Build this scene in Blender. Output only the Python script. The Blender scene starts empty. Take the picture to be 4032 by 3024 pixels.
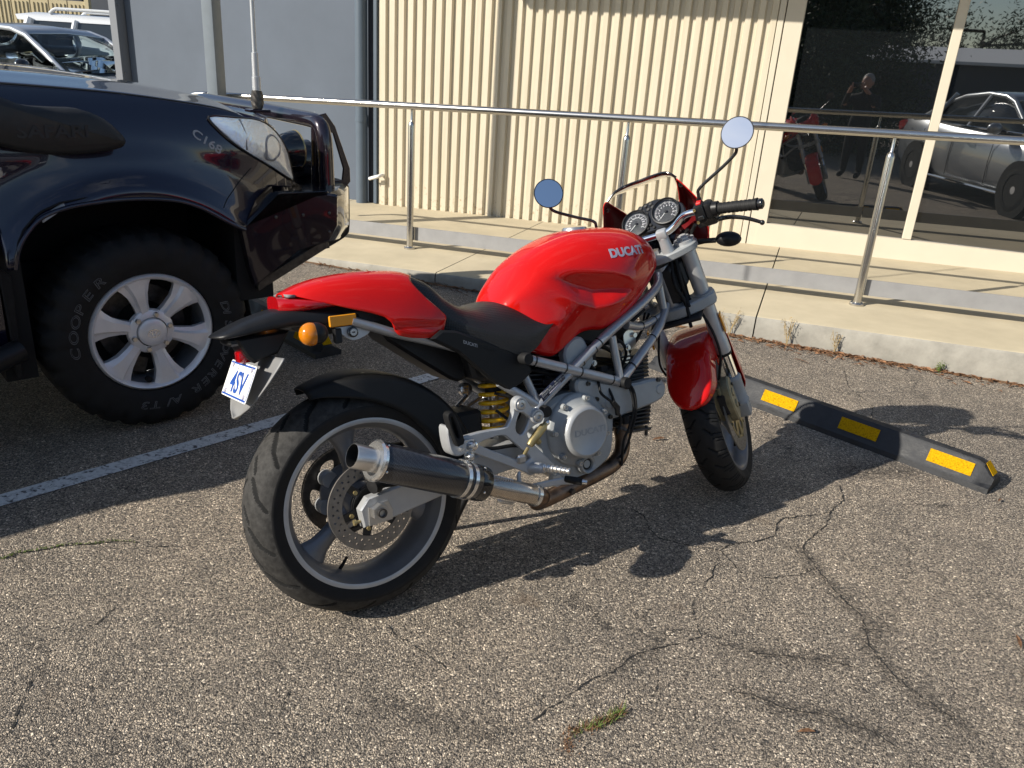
import bpy, bmesh, math, random
from math import sin, cos, pi, radians, sqrt, atan2
from mathutils import Vector, Matrix
random.seed(7)
S = bpy.context.scene
COL = S.collection

# ------------------------------------------------------------------ camera, sky, sun, exposure
CAM_H, F_PX, PITCH, ROLL = 1.43984, 3163.9, radians(21.872), radians(3.924)
fwd = Vector((0, cos(PITCH), -sin(PITCH))); rgt0 = Vector((1, 0, 0)); up0 = rgt0.cross(fwd)
rgt = rgt0 * cos(ROLL) + up0 * sin(ROLL); upv = up0 * cos(ROLL) - rgt0 * sin(ROLL)
cam_data = bpy.data.cameras.new('camera'); cam = bpy.data.objects.new('camera', cam_data); COL.objects.link(cam)
M3 = Matrix((rgt, upv, -fwd)).transposed()
cam.matrix_world = Matrix.Translation((0, 0, CAM_H)) @ M3.to_4x4()
cam_data.sensor_width = 36.0; cam_data.lens = F_PX / 4032 * 36.0
cam_data.clip_start = 0.02; cam_data.clip_end = 800
S.camera = cam

SUN_AZ = radians(26.8)          # direction the shadows fall, from +X towards +Y
SUN_EL = radians(29.9)
sun_dir = Vector((cos(SUN_AZ) * cos(SUN_EL), sin(SUN_AZ) * cos(SUN_EL), -sin(SUN_EL)))
sl = bpy.data.lights.new('sun', 'SUN'); sl.energy = 4.8; sl.angle = radians(0.53); sl.color = (1.0, 0.935, 0.825)
so = bpy.data.objects.new('sun', sl); COL.objects.link(so); so.rotation_euler = sun_dir.to_track_quat('-Z', 'Y').to_euler()
so.location = (-8, -4, 9)
W = bpy.data.worlds.new('World'); S.world = W; W.use_nodes = True
wn = W.node_tree.nodes; wl = W.node_tree.links
sky = wn.new('ShaderNodeTexSky'); sky.sky_type = 'NISHITA'; sky.sun_disc = False
sky.sun_elevation = SUN_EL; sky.sun_rotation = atan2(-sun_dir.x, -sun_dir.y)
sky.air_density = 1.0; sky.dust_density = 0.3; sky.ozone_density = 1.2
# soft clouds over the whole dome
tc = wn.new('ShaderNodeTexCoord'); mp = wn.new('ShaderNodeMapping'); mp.inputs['Scale'].default_value = (1.0, 1.0, 2.6)
cn = wn.new('ShaderNodeTexNoise'); cn.inputs['Scale'].default_value = 2.3; cn.inputs['Detail'].default_value = 7; cn.inputs['Roughness'].default_value = .58
cr = wn.new('ShaderNodeValToRGB'); cr.color_ramp.elements[0].position = .54; cr.color_ramp.elements[1].position = .80
cr.color_ramp.elements[1].color = (.8, .8, .8, 1)
mx = wn.new('ShaderNodeMix'); mx.data_type = 'RGBA'; mx.inputs['B'].default_value = (7.0, 7.2, 7.5, 1)
wl.new(tc.outputs['Generated'], mp.inputs[0]); wl.new(mp.outputs[0], cn.inputs['Vector']); wl.new(cn.outputs['Fac'], cr.inputs[0])
sxz = wn.new('ShaderNodeSeparateXYZ'); wl.new(tc.outputs['Generated'], sxz.inputs[0])
mh_ = wn.new('ShaderNodeMapRange'); mh_.inputs[1].default_value = .02; mh_.inputs[2].default_value = .14; wl.new(sxz.outputs['Z'], mh_.inputs[0])
mm_ = wn.new('ShaderNodeMath'); mm_.operation = 'MULTIPLY'; wl.new(cr.outputs[0], mm_.inputs[0]); wl.new(mh_.outputs[0], mm_.inputs[1])
wl.new(mm_.outputs[0], mx.inputs['Factor']); wl.new(sky.outputs[0], mx.inputs['A'])
bg = wn['Background']; wl.new(mx.outputs['Result'], bg.inputs['Color']); bg.inputs['Strength'].default_value = 0.088
S.view_settings.view_transform = 'Standard'; S.view_settings.look = 'None'; S.view_settings.exposure = 0.60
S.view_settings.gamma = 1.0; S.view_settings.use_curve_mapping = False
S.render.engine = 'CYCLES'; S.cycles.max_bounces = 8; S.cycles.transparent_max_bounces = 8

# ------------------------------------------------------------------ materials
MATS = {}
def nd(m, t): return m.node_tree.nodes.new(t)
def pbr(name, col, rough=.5, metal=0.0, var=0.0, vscale=8.0, bump=0.0, bscale=60.0, coat=0.0, spec=.5, trans=0.0,
        ior=1.45, rvar=0.0, col2=None, coat_rough=.03, detail=5.0, alpha=1.0, aniso=0.0):
    m = bpy.data.materials.new(name); m.use_nodes = True; MATS[name] = m
    b = m.node_tree.nodes['Principled BSDF']; L = m.node_tree.links
    b.inputs['Base Color'].default_value = (*col, 1); b.inputs['Roughness'].default_value = rough
    b.inputs['Metallic'].default_value = metal; b.inputs['Specular IOR Level'].default_value = spec
    b.inputs['Coat Weight'].default_value = coat; b.inputs['Coat Roughness'].default_value = coat_rough
    b.inputs['Transmission Weight'].default_value = trans; b.inputs['IOR'].default_value = ior
    b.inputs['Alpha'].default_value = alpha; b.inputs['Anisotropic'].default_value = aniso
    if var or rvar or bump:
        t = nd(m, 'ShaderNodeTexCoord')
    if var or rvar:
        n = nd(m, 'ShaderNodeTexNoise'); n.inputs['Scale'].default_value = vscale; n.inputs['Detail'].default_value = detail
        n.inputs['Roughness'].default_value = .6; L.new(t.outputs['Object'], n.inputs['Vector'])
        if var:
            c2 = col2 or tuple(max(0, c * (1 - var)) for c in col); c1 = col if col2 else tuple(min(1, c * (1 + var * .6)) for c in col)
            r = nd(m, 'ShaderNodeValToRGB'); r.color_ramp.elements[0].position = .32; r.color_ramp.elements[1].position = .68
            r.color_ramp.elements[0].color = (*c2, 1); r.color_ramp.elements[1].color = (*c1, 1)
            L.new(n.outputs['Fac'], r.inputs[0]); L.new(r.outputs[0], b.inputs['Base Color'])
        if rvar:
            mr = nd(m, 'ShaderNodeMapRange'); mr.inputs[1].default_value = .3; mr.inputs[2].default_value = .7
            mr.inputs[3].default_value = max(.02, rough - rvar); mr.inputs[4].default_value = min(1, rough + rvar)
            L.new(n.outputs['Fac'], mr.inputs[0]); L.new(mr.outputs[0], b.inputs['Roughness'])
    if bump:
        n2 = nd(m, 'ShaderNodeTexNoise'); n2.inputs['Scale'].default_value = bscale; n2.inputs['Detail'].default_value = 4
        L.new(t.outputs['Object'], n2.inputs['Vector'])
        bp = nd(m, 'ShaderNodeBump'); bp.inputs['Strength'].default_value = bump; bp.inputs['Distance'].default_value = .002
        L.new(n2.outputs['Fac'], bp.inputs['Height']); L.new(bp.outputs[0], b.inputs['Normal'])
    return m
def ramp(m, stops):
    r = nd(m, 'ShaderNodeValToRGB'); e = r.color_ramp.elements
    while len(e) < len(stops): e.new(.5)
    for q, (p, c) in zip(e, stops):
        q.position = p; q.color = (*c, 1) if len(c) == 3 else c
    return r

def asphalt():
    m = pbr('asphalt', (.1, .1, .1), .88); L = m.node_tree.links; b = m.node_tree.nodes['Principled BSDF']
    t = nd(m, 'ShaderNodeTexCoord')
    wv = nd(m, 'ShaderNodeTexNoise'); wv.inputs['Scale'].default_value = 90; wv.inputs['Detail'].default_value = 2
    L.new(t.outputs['Object'], wv.inputs['Vector'])
    mxv = nd(m, 'ShaderNodeMix'); mxv.data_type = 'RGBA'; mxv.blend_type = 'ADD'; mxv.inputs[0].default_value = .010
    L.new(t.outputs['Object'], mxv.inputs[6]); L.new(wv.outputs['Color'], mxv.inputs[7])
    v = nd(m, 'ShaderNodeTexVoronoi'); v.inputs['Scale'].default_value = 160; v.inputs['Randomness'].default_value = 1.0
    L.new(mxv.outputs[2], v.inputs['Vector'])
    ve = nd(m, 'ShaderNodeTexVoronoi'); ve.inputs['Scale'].default_value = 160; ve.feature = 'DISTANCE_TO_EDGE'
    L.new(mxv.outputs[2], ve.inputs['Vector'])
    sx = nd(m, 'ShaderNodeSeparateColor'); L.new(v.outputs['Color'], sx.inputs[0])
    chip = ramp(m, [(0, (.15, .132, .114)), (.2, (.245, .214, .18)), (.5, (.345, .30, .247)), (.8, (.43, .372, .302)), (.92, (.55, .48, .395)), (1, (.76, .68, .565))])
    L.new(sx.outputs[0], chip.inputs[0])
    # patches where bitumen shows and the stone is darker, and dusty patches
    big = nd(m, 'ShaderNodeTexNoise'); big.inputs['Scale'].default_value = 1.1; big.inputs['Detail'].default_value = 6; big.inputs['Roughness'].default_value = .62
    L.new(t.outputs['Object'], big.inputs['Vector'])
    mid = nd(m, 'ShaderNodeTexNoise'); mid.inputs['Scale'].default_value = 9; mid.inputs['Detail'].default_value = 5
    L.new(t.outputs['Object'], mid.inputs['Vector'])
    pb = ramp(m, [(.25, (1.05, 1.02, .985)), (.5, (1.38, 1.325, 1.25)), (.75, (1.66, 1.56, 1.42))]); L.new(big.outputs['Fac'], pb.inputs[0])
    pm = ramp(m, [(.3, (.82, .82, .82)), (.7, (1.12, 1.11, 1.1))]); L.new(mid.outputs['Fac'], pm.inputs[0])
    m1 = nd(m, 'ShaderNodeMix'); m1.data_type = 'RGBA'; m1.blend_type = 'MULTIPLY'; m1.inputs[0].default_value = 1
    L.new(chip.outputs[0], m1.inputs[6]); L.new(pb.outputs[0], m1.inputs[7])
    m2 = nd(m, 'ShaderNodeMix'); m2.data_type = 'RGBA'; m2.blend_type = 'MULTIPLY'; m2.inputs[0].default_value = 1
    L.new(m1.outputs[2], m2.inputs[6]); L.new(pm.outputs[0], m2.inputs[7])
    # dark binder in the joints between chips
    jr = ramp(m, [(.015, (0, 0, 0)), (.09, (1, 1, 1))]); L.new(ve.outputs['Distance'], jr.inputs[0])
    m3 = nd(m, 'ShaderNodeMix'); m3.data_type = 'RGBA'; m3.inputs[6].default_value = (.075, .072, .07, 1)
    L.new(jr.outputs[0], m3.inputs[0]); L.new(m2.outputs[2], m3.inputs[7])
    # open pits between the stones
    pit = nd(m, 'ShaderNodeTexNoise'); pit.inputs['Scale'].default_value = 150; pit.inputs['Detail'].default_value = 2.5; pit.inputs['Roughness'].default_value = .6; L.new(t.outputs['Object'], pit.inputs['Vector'])
    pr_ = ramp(m, [(.36, (0, 0, 0)), (.47, (1, 1, 1))]); L.new(pit.outputs['Fac'], pr_.inputs[0])
    m3b = nd(m, 'ShaderNodeMix'); m3b.data_type = 'RGBA'; m3b.inputs[6].default_value = (.030, .028, .027, 1); L.new(pr_.outputs[0], m3b.inputs[0]); L.new(m3.outputs[2], m3b.inputs[7]); m3 = m3b
    # a little rust-brown staining
    st = nd(m, 'ShaderNodeTexNoise'); st.inputs['Scale'].default_value = 3.7; st.inputs['Detail'].default_value = 3
    mpn = nd(m, 'ShaderNodeMapping'); mpn.inputs['Location'].default_value = (4.1, 2.2, 0); L.new(t.outputs['Object'], mpn.inputs[0]); L.new(mpn.outputs[0], st.inputs['Vector'])
    sr = ramp(m, [(.68, (0, 0, 0)), (.78, (.55, .55, .55))]); L.new(st.outputs['Fac'], sr.inputs[0])
    m4 = nd(m, 'ShaderNodeMix'); m4.data_type = 'RGBA'; m4.inputs[7].default_value = (.20, .135, .085, 1)
    L.new(sr.outputs[0], m4.inputs[0]); L.new(m3.outputs[2], m4.inputs[6]); # fine branching cracks, broken up
    cd = nd(m, 'ShaderNodeTexNoise'); cd.inputs['Scale'].default_value = 4.5; cd.inputs['Detail'].default_value = 7; cd.inputs['Roughness'].default_value = .65; L.new(t.outputs['Object'], cd.inputs['Vector'])
    mv = nd(m, 'ShaderNodeMix'); mv.data_type = 'RGBA'; mv.blend_type = 'ADD'; mv.inputs[0].default_value = .42; L.new(t.outputs['Object'], mv.inputs[6]); L.new(cd.outputs['Color'], mv.inputs[7])
    cv = nd(m, 'ShaderNodeTexVoronoi'); cv.feature = 'DISTANCE_TO_EDGE'; cv.inputs['Scale'].default_value = 1.35; L.new(mv.outputs[2], cv.inputs['Vector'])
    cr_ = ramp(m, [(.0025, (1, 1, 1)), (.0085, (0, 0, 0))]); L.new(cv.outputs['Distance'], cr_.inputs[0])
    cm = nd(m, 'ShaderNodeTexNoise'); cm.inputs['Scale'].default_value = 2.2; cm.inputs['Detail'].default_value = 4; mpc = nd(m, 'ShaderNodeMapping'); mpc.inputs['Location'].default_value = (7.3, 1.1, 0); L.new(t.outputs['Object'], mpc.inputs[0]); L.new(mpc.outputs[0], cm.inputs['Vector'])
    cmr = ramp(m, [(.47, (0, 0, 0)), (.62, (.85, .85, .85))]); L.new(cm.outputs['Fac'], cmr.inputs[0])
    cmu = nd(m, 'ShaderNodeMath'); cmu.operation = 'MULTIPLY'; L.new(cr_.outputs[0], cmu.inputs[0]); L.new(cmr.outputs[0], cmu.inputs[1])
    m5 = nd(m, 'ShaderNodeMix'); m5.data_type = 'RGBA'; m5.inputs[7].default_value = (.028, .026, .025, 1); L.new(cmu.outputs[0], m5.inputs[0]); L.new(m4.outputs[2], m5.inputs[6]); L.new(m5.outputs[2], b.inputs['Base Color'])
    hr = ramp(m, [(0, (0, 0, 0)), (.30, (1, 1, 1))]); L.new(ve.outputs['Distance'], hr.inputs[0])
    hm = nd(m, 'ShaderNodeMath'); hm.operation = 'MULTIPLY_ADD'; L.new(sx.outputs[1], hm.inputs[0]); hm.inputs[1].default_value = .8; L.new(hr.outputs[0], hm.inputs[2])
    hm2 = nd(m, 'ShaderNodeMath'); hm2.operation = 'MULTIPLY_ADD'; L.new(pr_.outputs[0], hm2.inputs[0]); hm2.inputs[1].default_value = 1.2; L.new(hm.outputs[0], hm2.inputs[2])
    bp = nd(m, 'ShaderNodeBump'); bp.inputs['Strength'].default_value = .9; bp.inputs['Distance'].default_value = .0040
    L.new(hm2.outputs[0], bp.inputs['Height']); L.new(bp.outputs[0], b.inputs['Normal'])
    return m
asphalt()
def wornpaint():
    m = pbr('worn_line_paint', (.6, .6, .58), .7); L = m.node_tree.links; b = m.node_tree.nodes['Principled BSDF']
    t = nd(m, 'ShaderNodeTexCoord')
    v = nd(m, 'ShaderNodeTexVoronoi'); v.inputs['Scale'].default_value = 120; L.new(t.outputs['Object'], v.inputs['Vector'])
    n = nd(m, 'ShaderNodeTexNoise'); n.inputs['Scale'].default_value = 30; n.inputs['Detail'].default_value = 6; L.new(t.outputs['Object'], n.inputs['Vector'])
    sx = nd(m, 'ShaderNodeSeparateColor'); L.new(v.outputs['Color'], sx.inputs[0])
    ad = nd(m, 'ShaderNodeMath'); ad.operation = 'MULTIPLY_ADD'; L.new(sx.outputs[0], ad.inputs[0]); ad.inputs[1].default_value = .45; L.new(n.outputs['Fac'], ad.inputs[2])
    r = ramp(m, [(.47, (.085, .082, .08)), (.54, (.40, .40, .39)), (.75, (.62, .62, .60))]); L.new(ad.outputs[0], r.inputs[0]); L.new(r.outputs[0], b.inputs['Base Color'])
    bp = nd(m, 'ShaderNodeBump'); bp.inputs['Strength'].default_value = .6; bp.inputs['Distance'].default_value = .003
    L.new(v.outputs['Distance'], bp.inputs['Height']); bp.invert = True; L.new(bp.outputs[0], b.inputs['Normal'])
wornpaint()
def cladding():
    m = pbr('cream_steel', (.55, .475, .32), .42, coat=.1); L = m.node_tree.links; b = m.node_tree.nodes['Principled BSDF']
    t = nd(m, 'ShaderNodeTexCoord'); mp_ = nd(m, 'ShaderNodeMapping'); mp_.inputs['Scale'].default_value = (14, 14, .8); L.new(t.outputs['Object'], mp_.inputs[0])
    n = nd(m, 'ShaderNodeTexNoise'); n.inputs['Scale'].default_value = 1.6; n.inputs['Detail'].default_value = 7; L.new(mp_.outputs[0], n.inputs['Vector'])
    r = ramp(m, [(.30, (.50, .445, .335)), (.55, (.55, .49, .38)), (.8, (.565, .505, .395))]); L.new(n.outputs['Fac'], r.inputs[0])
    # splash marks and rust coloured spots rising from the base
    sx = nd(m, 'ShaderNodeSeparateXYZ'); L.new(t.outputs['Object'], sx.inputs[0])
    n2 = nd(m, 'ShaderNodeTexNoise'); n2.inputs['Scale'].default_value = 26; n2.inputs['Detail'].default_value = 6; n2.inputs['Roughness'].default_value = .7; L.new(t.outputs['Object'], n2.inputs['Vector'])
    mr = nd(m, 'ShaderNodeMapRange'); mr.inputs[1].default_value = .05; mr.inputs[2].default_value = .75; mr.inputs[3].default_value = .20; mr.inputs[4].default_value = -.02; L.new(sx.outputs['Z'], mr.inputs[0])
    ad = nd(m, 'ShaderNodeMath'); ad.operation = 'ADD'; L.new(n2.outputs['Fac'], ad.inputs[0]); L.new(mr.outputs[0], ad.inputs[1])
    r2 = ramp(m, [(.72, (0, 0, 0)), (.86, (.8, .8, .8))]); L.new(ad.outputs[0], r2.inputs[0])
    mx_ = nd(m, 'ShaderNodeMix'); mx_.data_type = 'RGBA'; mx_.inputs[7].default_value = (.30, .215, .115, 1); L.new(r2.outputs[0], mx_.inputs[0]); L.new(r.outputs[0], mx_.inputs[6]); L.new(mx_.outputs[2], b.inputs['Base Color'])
    n3 = nd(m, 'ShaderNodeTexNoise'); n3.inputs['Scale'].default_value = 3.5; L.new(t.outputs['Object'], n3.inputs['Vector'])
    bp = nd(m, 'ShaderNodeBump'); bp.inputs['Strength'].default_value = .25; bp.inputs['Distance'].default_value = .02; L.new(n3.outputs['Fac'], bp.inputs['Height']); L.new(bp.outputs[0], b.inputs['Normal'])
cladding()
def carbon():
    m = pbr('carbon_fibre', (.02, .02, .022), .35, coat=1.0, coat_rough=.04); L = m.node_tree.links; b = m.node_tree.nodes['Principled BSDF']
    t = nd(m, 'ShaderNodeTexCoord'); ch = nd(m, 'ShaderNodeTexChecker'); ch.inputs['Scale'].default_value = 260
    ch.inputs['Color1'].default_value = (.012, .012, .014, 1); ch.inputs['Color2'].default_value = (.034, .034, .038, 1)
    L.new(t.outputs['Object'], ch.inputs['Vector']); L.new(ch.outputs['Color'], b.inputs['Base Color'])
carbon()
def seatmat():
    m = pbr('seat_vinyl', (.011, .0105, .0105), .40, spec=.6); L = m.node_tree.links; b = m.node_tree.nodes['Principled BSDF']
    t = nd(m, 'ShaderNodeTexCoord'); v = nd(m, 'ShaderNodeTexWave'); v.inputs['Scale'].default_value = 75; v.bands_direction = 'X'
    w2 = nd(m, 'ShaderNodeTexWave'); w2.inputs['Scale'].default_value = 75; w2.bands_direction = 'Z'
    ad = nd(m, 'ShaderNodeMath'); ad.operation = 'ADD'
    for w in (v, w2): L.new(t.outputs['Object'], w.inputs['Vector'])
    L.new(v.outputs['Fac'], ad.inputs[0]); L.new(w2.outputs['Fac'], ad.inputs[1])
    bp = nd(m, 'ShaderNodeBump'); bp.inputs['Strength'].default_value = .5; bp.inputs['Distance'].default_value = .0012
    L.new(ad.outputs[0], bp.inputs['Height']); L.new(bp.outputs[0], b.inputs['Normal'])
seatmat()
def yellowtape():
    m = pbr('yellow_reflective', (.82, .52, .015), .8, spec=.08); L = m.node_tree.links; b = m.node_tree.nodes['Principled BSDF']
    t = nd(m, 'ShaderNodeTexCoord'); n = nd(m, 'ShaderNodeTexNoise'); n.inputs['Scale'].default_value = 170; n.inputs['Detail'].default_value = 3
    L.new(t.outputs['Object'], n.inputs['Vector']); r = ramp(m, [(.28, (.22, .11, .003)), (.40, (.40, .22, .002)), (.6, (.52, .295, .003))]); L.new(n.outputs['Fac'], r.inputs[0]); L.new(r.outputs[0], b.inputs['Base Color'])
yellowtape()

pbr('red_paint', (.52, .006, .004), .45, coat=.75, coat_rough=.012, spec=.05)
pbr('red_paint_shaded', (.12, .008, .010), .35, coat=.3)  # darker red: the shade inside the fairing is put into the colour
pbr('black_plastic', (.010, .010, .011), .40, var=.25, vscale=20, bump=.12, bscale=500, spec=.35)
pbr('black_panel', (.010, .010, .0105), .5, var=.2, vscale=12, bump=.15, bscale=600, spec=.3)
pbr('grey_plastic', (.20, .20, .20), .5, var=.12, vscale=14)
pbr('black_gloss', (.010, .010, .011), .18, coat=.6)
pbr('rubber', (.012, .012, .0125), .62, var=.35, vscale=30, bump=.2, bscale=250, spec=.3)
pbr('tyre_rubber', (.016, .0155, .0155), .7, var=.4, vscale=26, rvar=.12, bump=.25, bscale=220, spec=.3)
pbr('tyre_dusty_lit', (.036, .0345, .033), .75, var=.5, vscale=60, bump=.3, bscale=220, spec=.35)  # paler crown: dust, plus sunlight on the tread put into the colour
pbr('silver_frame', (.36, .37, .39), .34, metal=.55, var=.05, vscale=30, coat=.25)
pbr('grey_wheel', (.20, .205, .22), .40, metal=.4, var=.08, vscale=25, coat=.2)
pbr('engine_grey', (.33, .345, .35), .5, metal=.2, var=.1, vscale=18, bump=.12, bscale=400)
pbr('cast_aluminium', (.50, .51, .52), .40, metal=.5, var=.07, vscale=24, bump=.1, bscale=350)
pbr('cover_silver', (.40, .41, .415), .42, metal=.35, var=.06, vscale=15, bump=.08, bscale=300)
pbr('brushed_steel', (.66, .64, .61), .28, metal=.9, var=.05, vscale=30)
pbr('polished_steel', (.76, .75, .73), .2, metal=.9)
pbr('chrome', (.82, .82, .82), .05, metal=1.0)
pbr('heated_steel', (.20, .135, .095), .38, metal=.9, var=.45, vscale=22, rvar=.1)
pbr('titanium_steel', (.55, .48, .40), .25, metal=.9, var=.10, vscale=12)
pbr('dark_steel', (.10, .092, .085), .42, metal=.8, var=.4, vscale=40)
pbr('disc_steel', (.27, .25, .225), .4, metal=.7, var=.2, vscale=35)
pbr('gold_anodised', (.40, .32, .15), .4, metal=.7, var=.25, vscale=30)
pbr('brass_caliper', (.27, .24, .15), .45, metal=.5, var=.3, vscale=40)
pbr('fin_black', (.055, .058, .062), .5, metal=.3, var=.2, vscale=40)
pbr('engine_dark', (.016, .016, .017), .55)
pbr('spring_yellow', (.92, .50, .008), .36, coat=.35)
pbr('amber_lens', (.85, .26, .005), .12, trans=.35, ior=1.45, coat=.6)
pbr('amber_reflector', (.78, .30, .01), .25, coat=.5, bump=.4, bscale=450)
pbr('red_lens', (.50, .004, .008), .10, trans=.3, coat=.8)
pbr('white_plate', (.82, .82, .80), .4)
pbr('blue_ink', (.02, .075, .33), .45)
pbr('decal_silver', (.38, .37, .45), .4, metal=.2)
pbr('letter_outline', (.12, .12, .12), .7)
pbr('tyre_groove_shade', (.006, .006, .006), .9)  # shade in the grooves painted as a blacker rubber
pbr('decal_grey', (.30, .30, .31), .5)
pbr('decal_white', (.42, .42, .41), .6)
pbr('label_navy', (.012, .016, .04), .4)
pbr('dial_face', (.016, .017, .019), .35)
pbr('dial_white', (.75, .75, .74), .5)
pbr('dial_glass', (1, 1, 1), .02, trans=1.0, ior=1.3)
pbr('screen_acrylic', (.93, .93, .92), .02, trans=1.0, ior=1.18)
pbr('mirror_glass', (.85, .87, .90), .015, metal=1.0)
pbr('red_switch', (.6, .02, .02), .4)
pbr('wheelstop_rubber', (.024, .025, .028), .6, var=.5, vscale=22, bump=.4, bscale=120, rvar=.15)
pbr('concrete_top', (.46, .395, .275), .8, var=.12, vscale=3.2, bump=.2, bscale=260, detail=8)
pbr('concrete_kerb', (.315, .298, .258), .92, var=.22, vscale=9, bump=1.0, bscale=38, detail=9)
pbr('joint_dark', (.07, .06, .05), .95)
pbr('galv_bar', (.28, .28, .285), .5, metal=.2, var=.1, vscale=9, bump=.1, bscale=200)
pbr('stainless', (.52, .505, .48), .22, metal=.97, var=.03, vscale=30)
pbr('cream_frame', (.55, .495, .395), .4, var=.03, vscale=5)
pbr('screw_cream', (.50, .44, .32), .4)
pbr('tinted_glass', (.006, .007, .008), .012, spec=.5, ior=2.7)
pbr('grey_wall', (.086, .106, .138), .7, var=.10, vscale=1.8, bump=.15, bscale=90, detail=7)
pbr('grey_trim', (.16, .17, .19), .5)
pbr('slate_pipe', (.085, .11, .14), .4, var=.06, vscale=6)
pbr('dark_recess', (.02, .022, .03), .7)
pbr('post_paint', (.15, .175, .20), .45, var=.1, vscale=9)
pbr('pvc_white', (.72, .71, .68), .4)
pbr('navy_paint', (.006, .006, .022), .25, metal=.3, coat=1.0, coat_rough=.015, spec=.5)
pbr('bar_paint', (.017, .011, .018), .25, metal=.4, coat=1.0, coat_rough=.03)
pbr('arch_liner', (.006, .006, .006), .8)
pbr('alloy_silver', (.80, .78, .78), .34, metal=.25, var=.05, vscale=20, coat=.3)
pbr('lamp_glass', (.92, .95, 1.0), .03, trans=.82, ior=1.45)
pbr('lamp_chrome', (.85, .87, .9), .16, metal=.85, bump=.6, bscale=90)
pbr('snorkel_black', (.014, .015, .017), .55, var=.2, vscale=25, bump=.15, bscale=400)
pbr('silver_car', (.42, .44, .47), .28, metal=.5, coat=.9)
pbr('white_car', (.62, .63, .64), .25, coat=1.0)
pbr('car_glass', (.03, .035, .04), .02, spec=.6, ior=1.5)
pbr('clear_car_glass', (.75, .82, .82), .01, trans=1.0, ior=1.1)
pbr('car_interior', (.03, .032, .036), .7)
pbr('fence_cream', (.45, .38, .23), .5, var=.05)
pbr('dark_cladding', (.045, .052, .066), .6, var=.1, vscale=1.5)
pbr('leaf_dry', (.20, .10, .048), .8, var=.75, vscale=45)
pbr('weed_dry', (.36, .26, .12), .8, var=.3, vscale=40)
pbr('weed_green', (.12, .17, .03), .7, var=.4, vscale=40)
pbr('moss', (.09, .13, .02), .9, var=.5, vscale=60)
pbr('leaf_green', (.035, .062, .022), .55, var=.4, vscale=4)
pbr('bark', (.13, .10, .08), .9, var=.3, vscale=12)
pbr('cloth_black', (.012, .012, .014), .85)
pbr('skin', (.45, .24, .17), .5)
pbr('hair_grey', (.30, .29, .28), .7)
pbr('crack_dark', (.022, .021, .020), .95)
pbr('oil_stain', (.040, .038, .037), .75, var=.4, vscale=18)
pbr('container_dark', (.03, .034, .042), .5)
pbr('roof_white', (.7, .7, .7), .5)
pbr('earth_litter', (.16, .095, .05), .95, var=.5, vscale=40, bump=.5, bscale=80)

# ------------------------------------------------------------------ mesh helpers
def V3(p): return Vector(p)
def crm(pts, n=6, closed=False):
    """Catmull-Rom through points"""
    P = [Vector(p) for p in pts]; out = []; k = len(P)
    for i in range(k if closed else k - 1):
        a = P[(i - 1) % k] if (closed or i > 0) else P[0] * 2 - P[1]
        b, c = P[i], P[(i + 1) % k]
        d = P[(i + 2) % k] if (closed or i + 2 < k) else P[-1] * 2 - P[-2]
        for j in range(n):
            t = j / n
            out.append(.5 * ((2 * b) + (c - a) * t + (2 * a - 5 * b + 4 * c - d) * t * t + (3 * b - a - 3 * c + d) * t ** 3))
    if not closed: out.append(P[-1].copy())
    return out
def interp(tab, x):
    if x <= tab[0][0]: return tab[0][1]
    for (a, va), (b, vb) in zip(tab, tab[1:]):
        if x <= b:
            t = (x - a) / (b - a); return va + (vb - va) * t
    return tab[-1][1]
def sinterp(tab, x):
    """smooth (Catmull-Rom) interpolation of a table"""
    if x <= tab[0][0]: return tab[0][1]
    if x >= tab[-1][0]: return tab[-1][1]
    for i in range(len(tab) - 1):
        x0, y0 = tab[i]; x1, y1 = tab[i + 1]
        if x <= x1:
            h = x1 - x0; t = (x - x0) / h
            m0 = (y1 - tab[i - 1][1]) / (x1 - tab[i - 1][0]) if i > 0 else (y1 - y0) / h
            m1 = (tab[i + 2][1] - y0) / (tab[i + 2][0] - x0) if i + 2 < len(tab) else (y1 - y0) / h
            return (2*t**3-3*t*t+1)*y0 + (t**3-2*t*t+t)*h*m0 + (-2*t**3+3*t*t)*y1 + (t**3-t*t)*h*m1
def sstep(a, b, x):
    t = max(0, min(1, (x - a) / (b - a))); return t * t * (3 - 2 * t)

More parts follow.
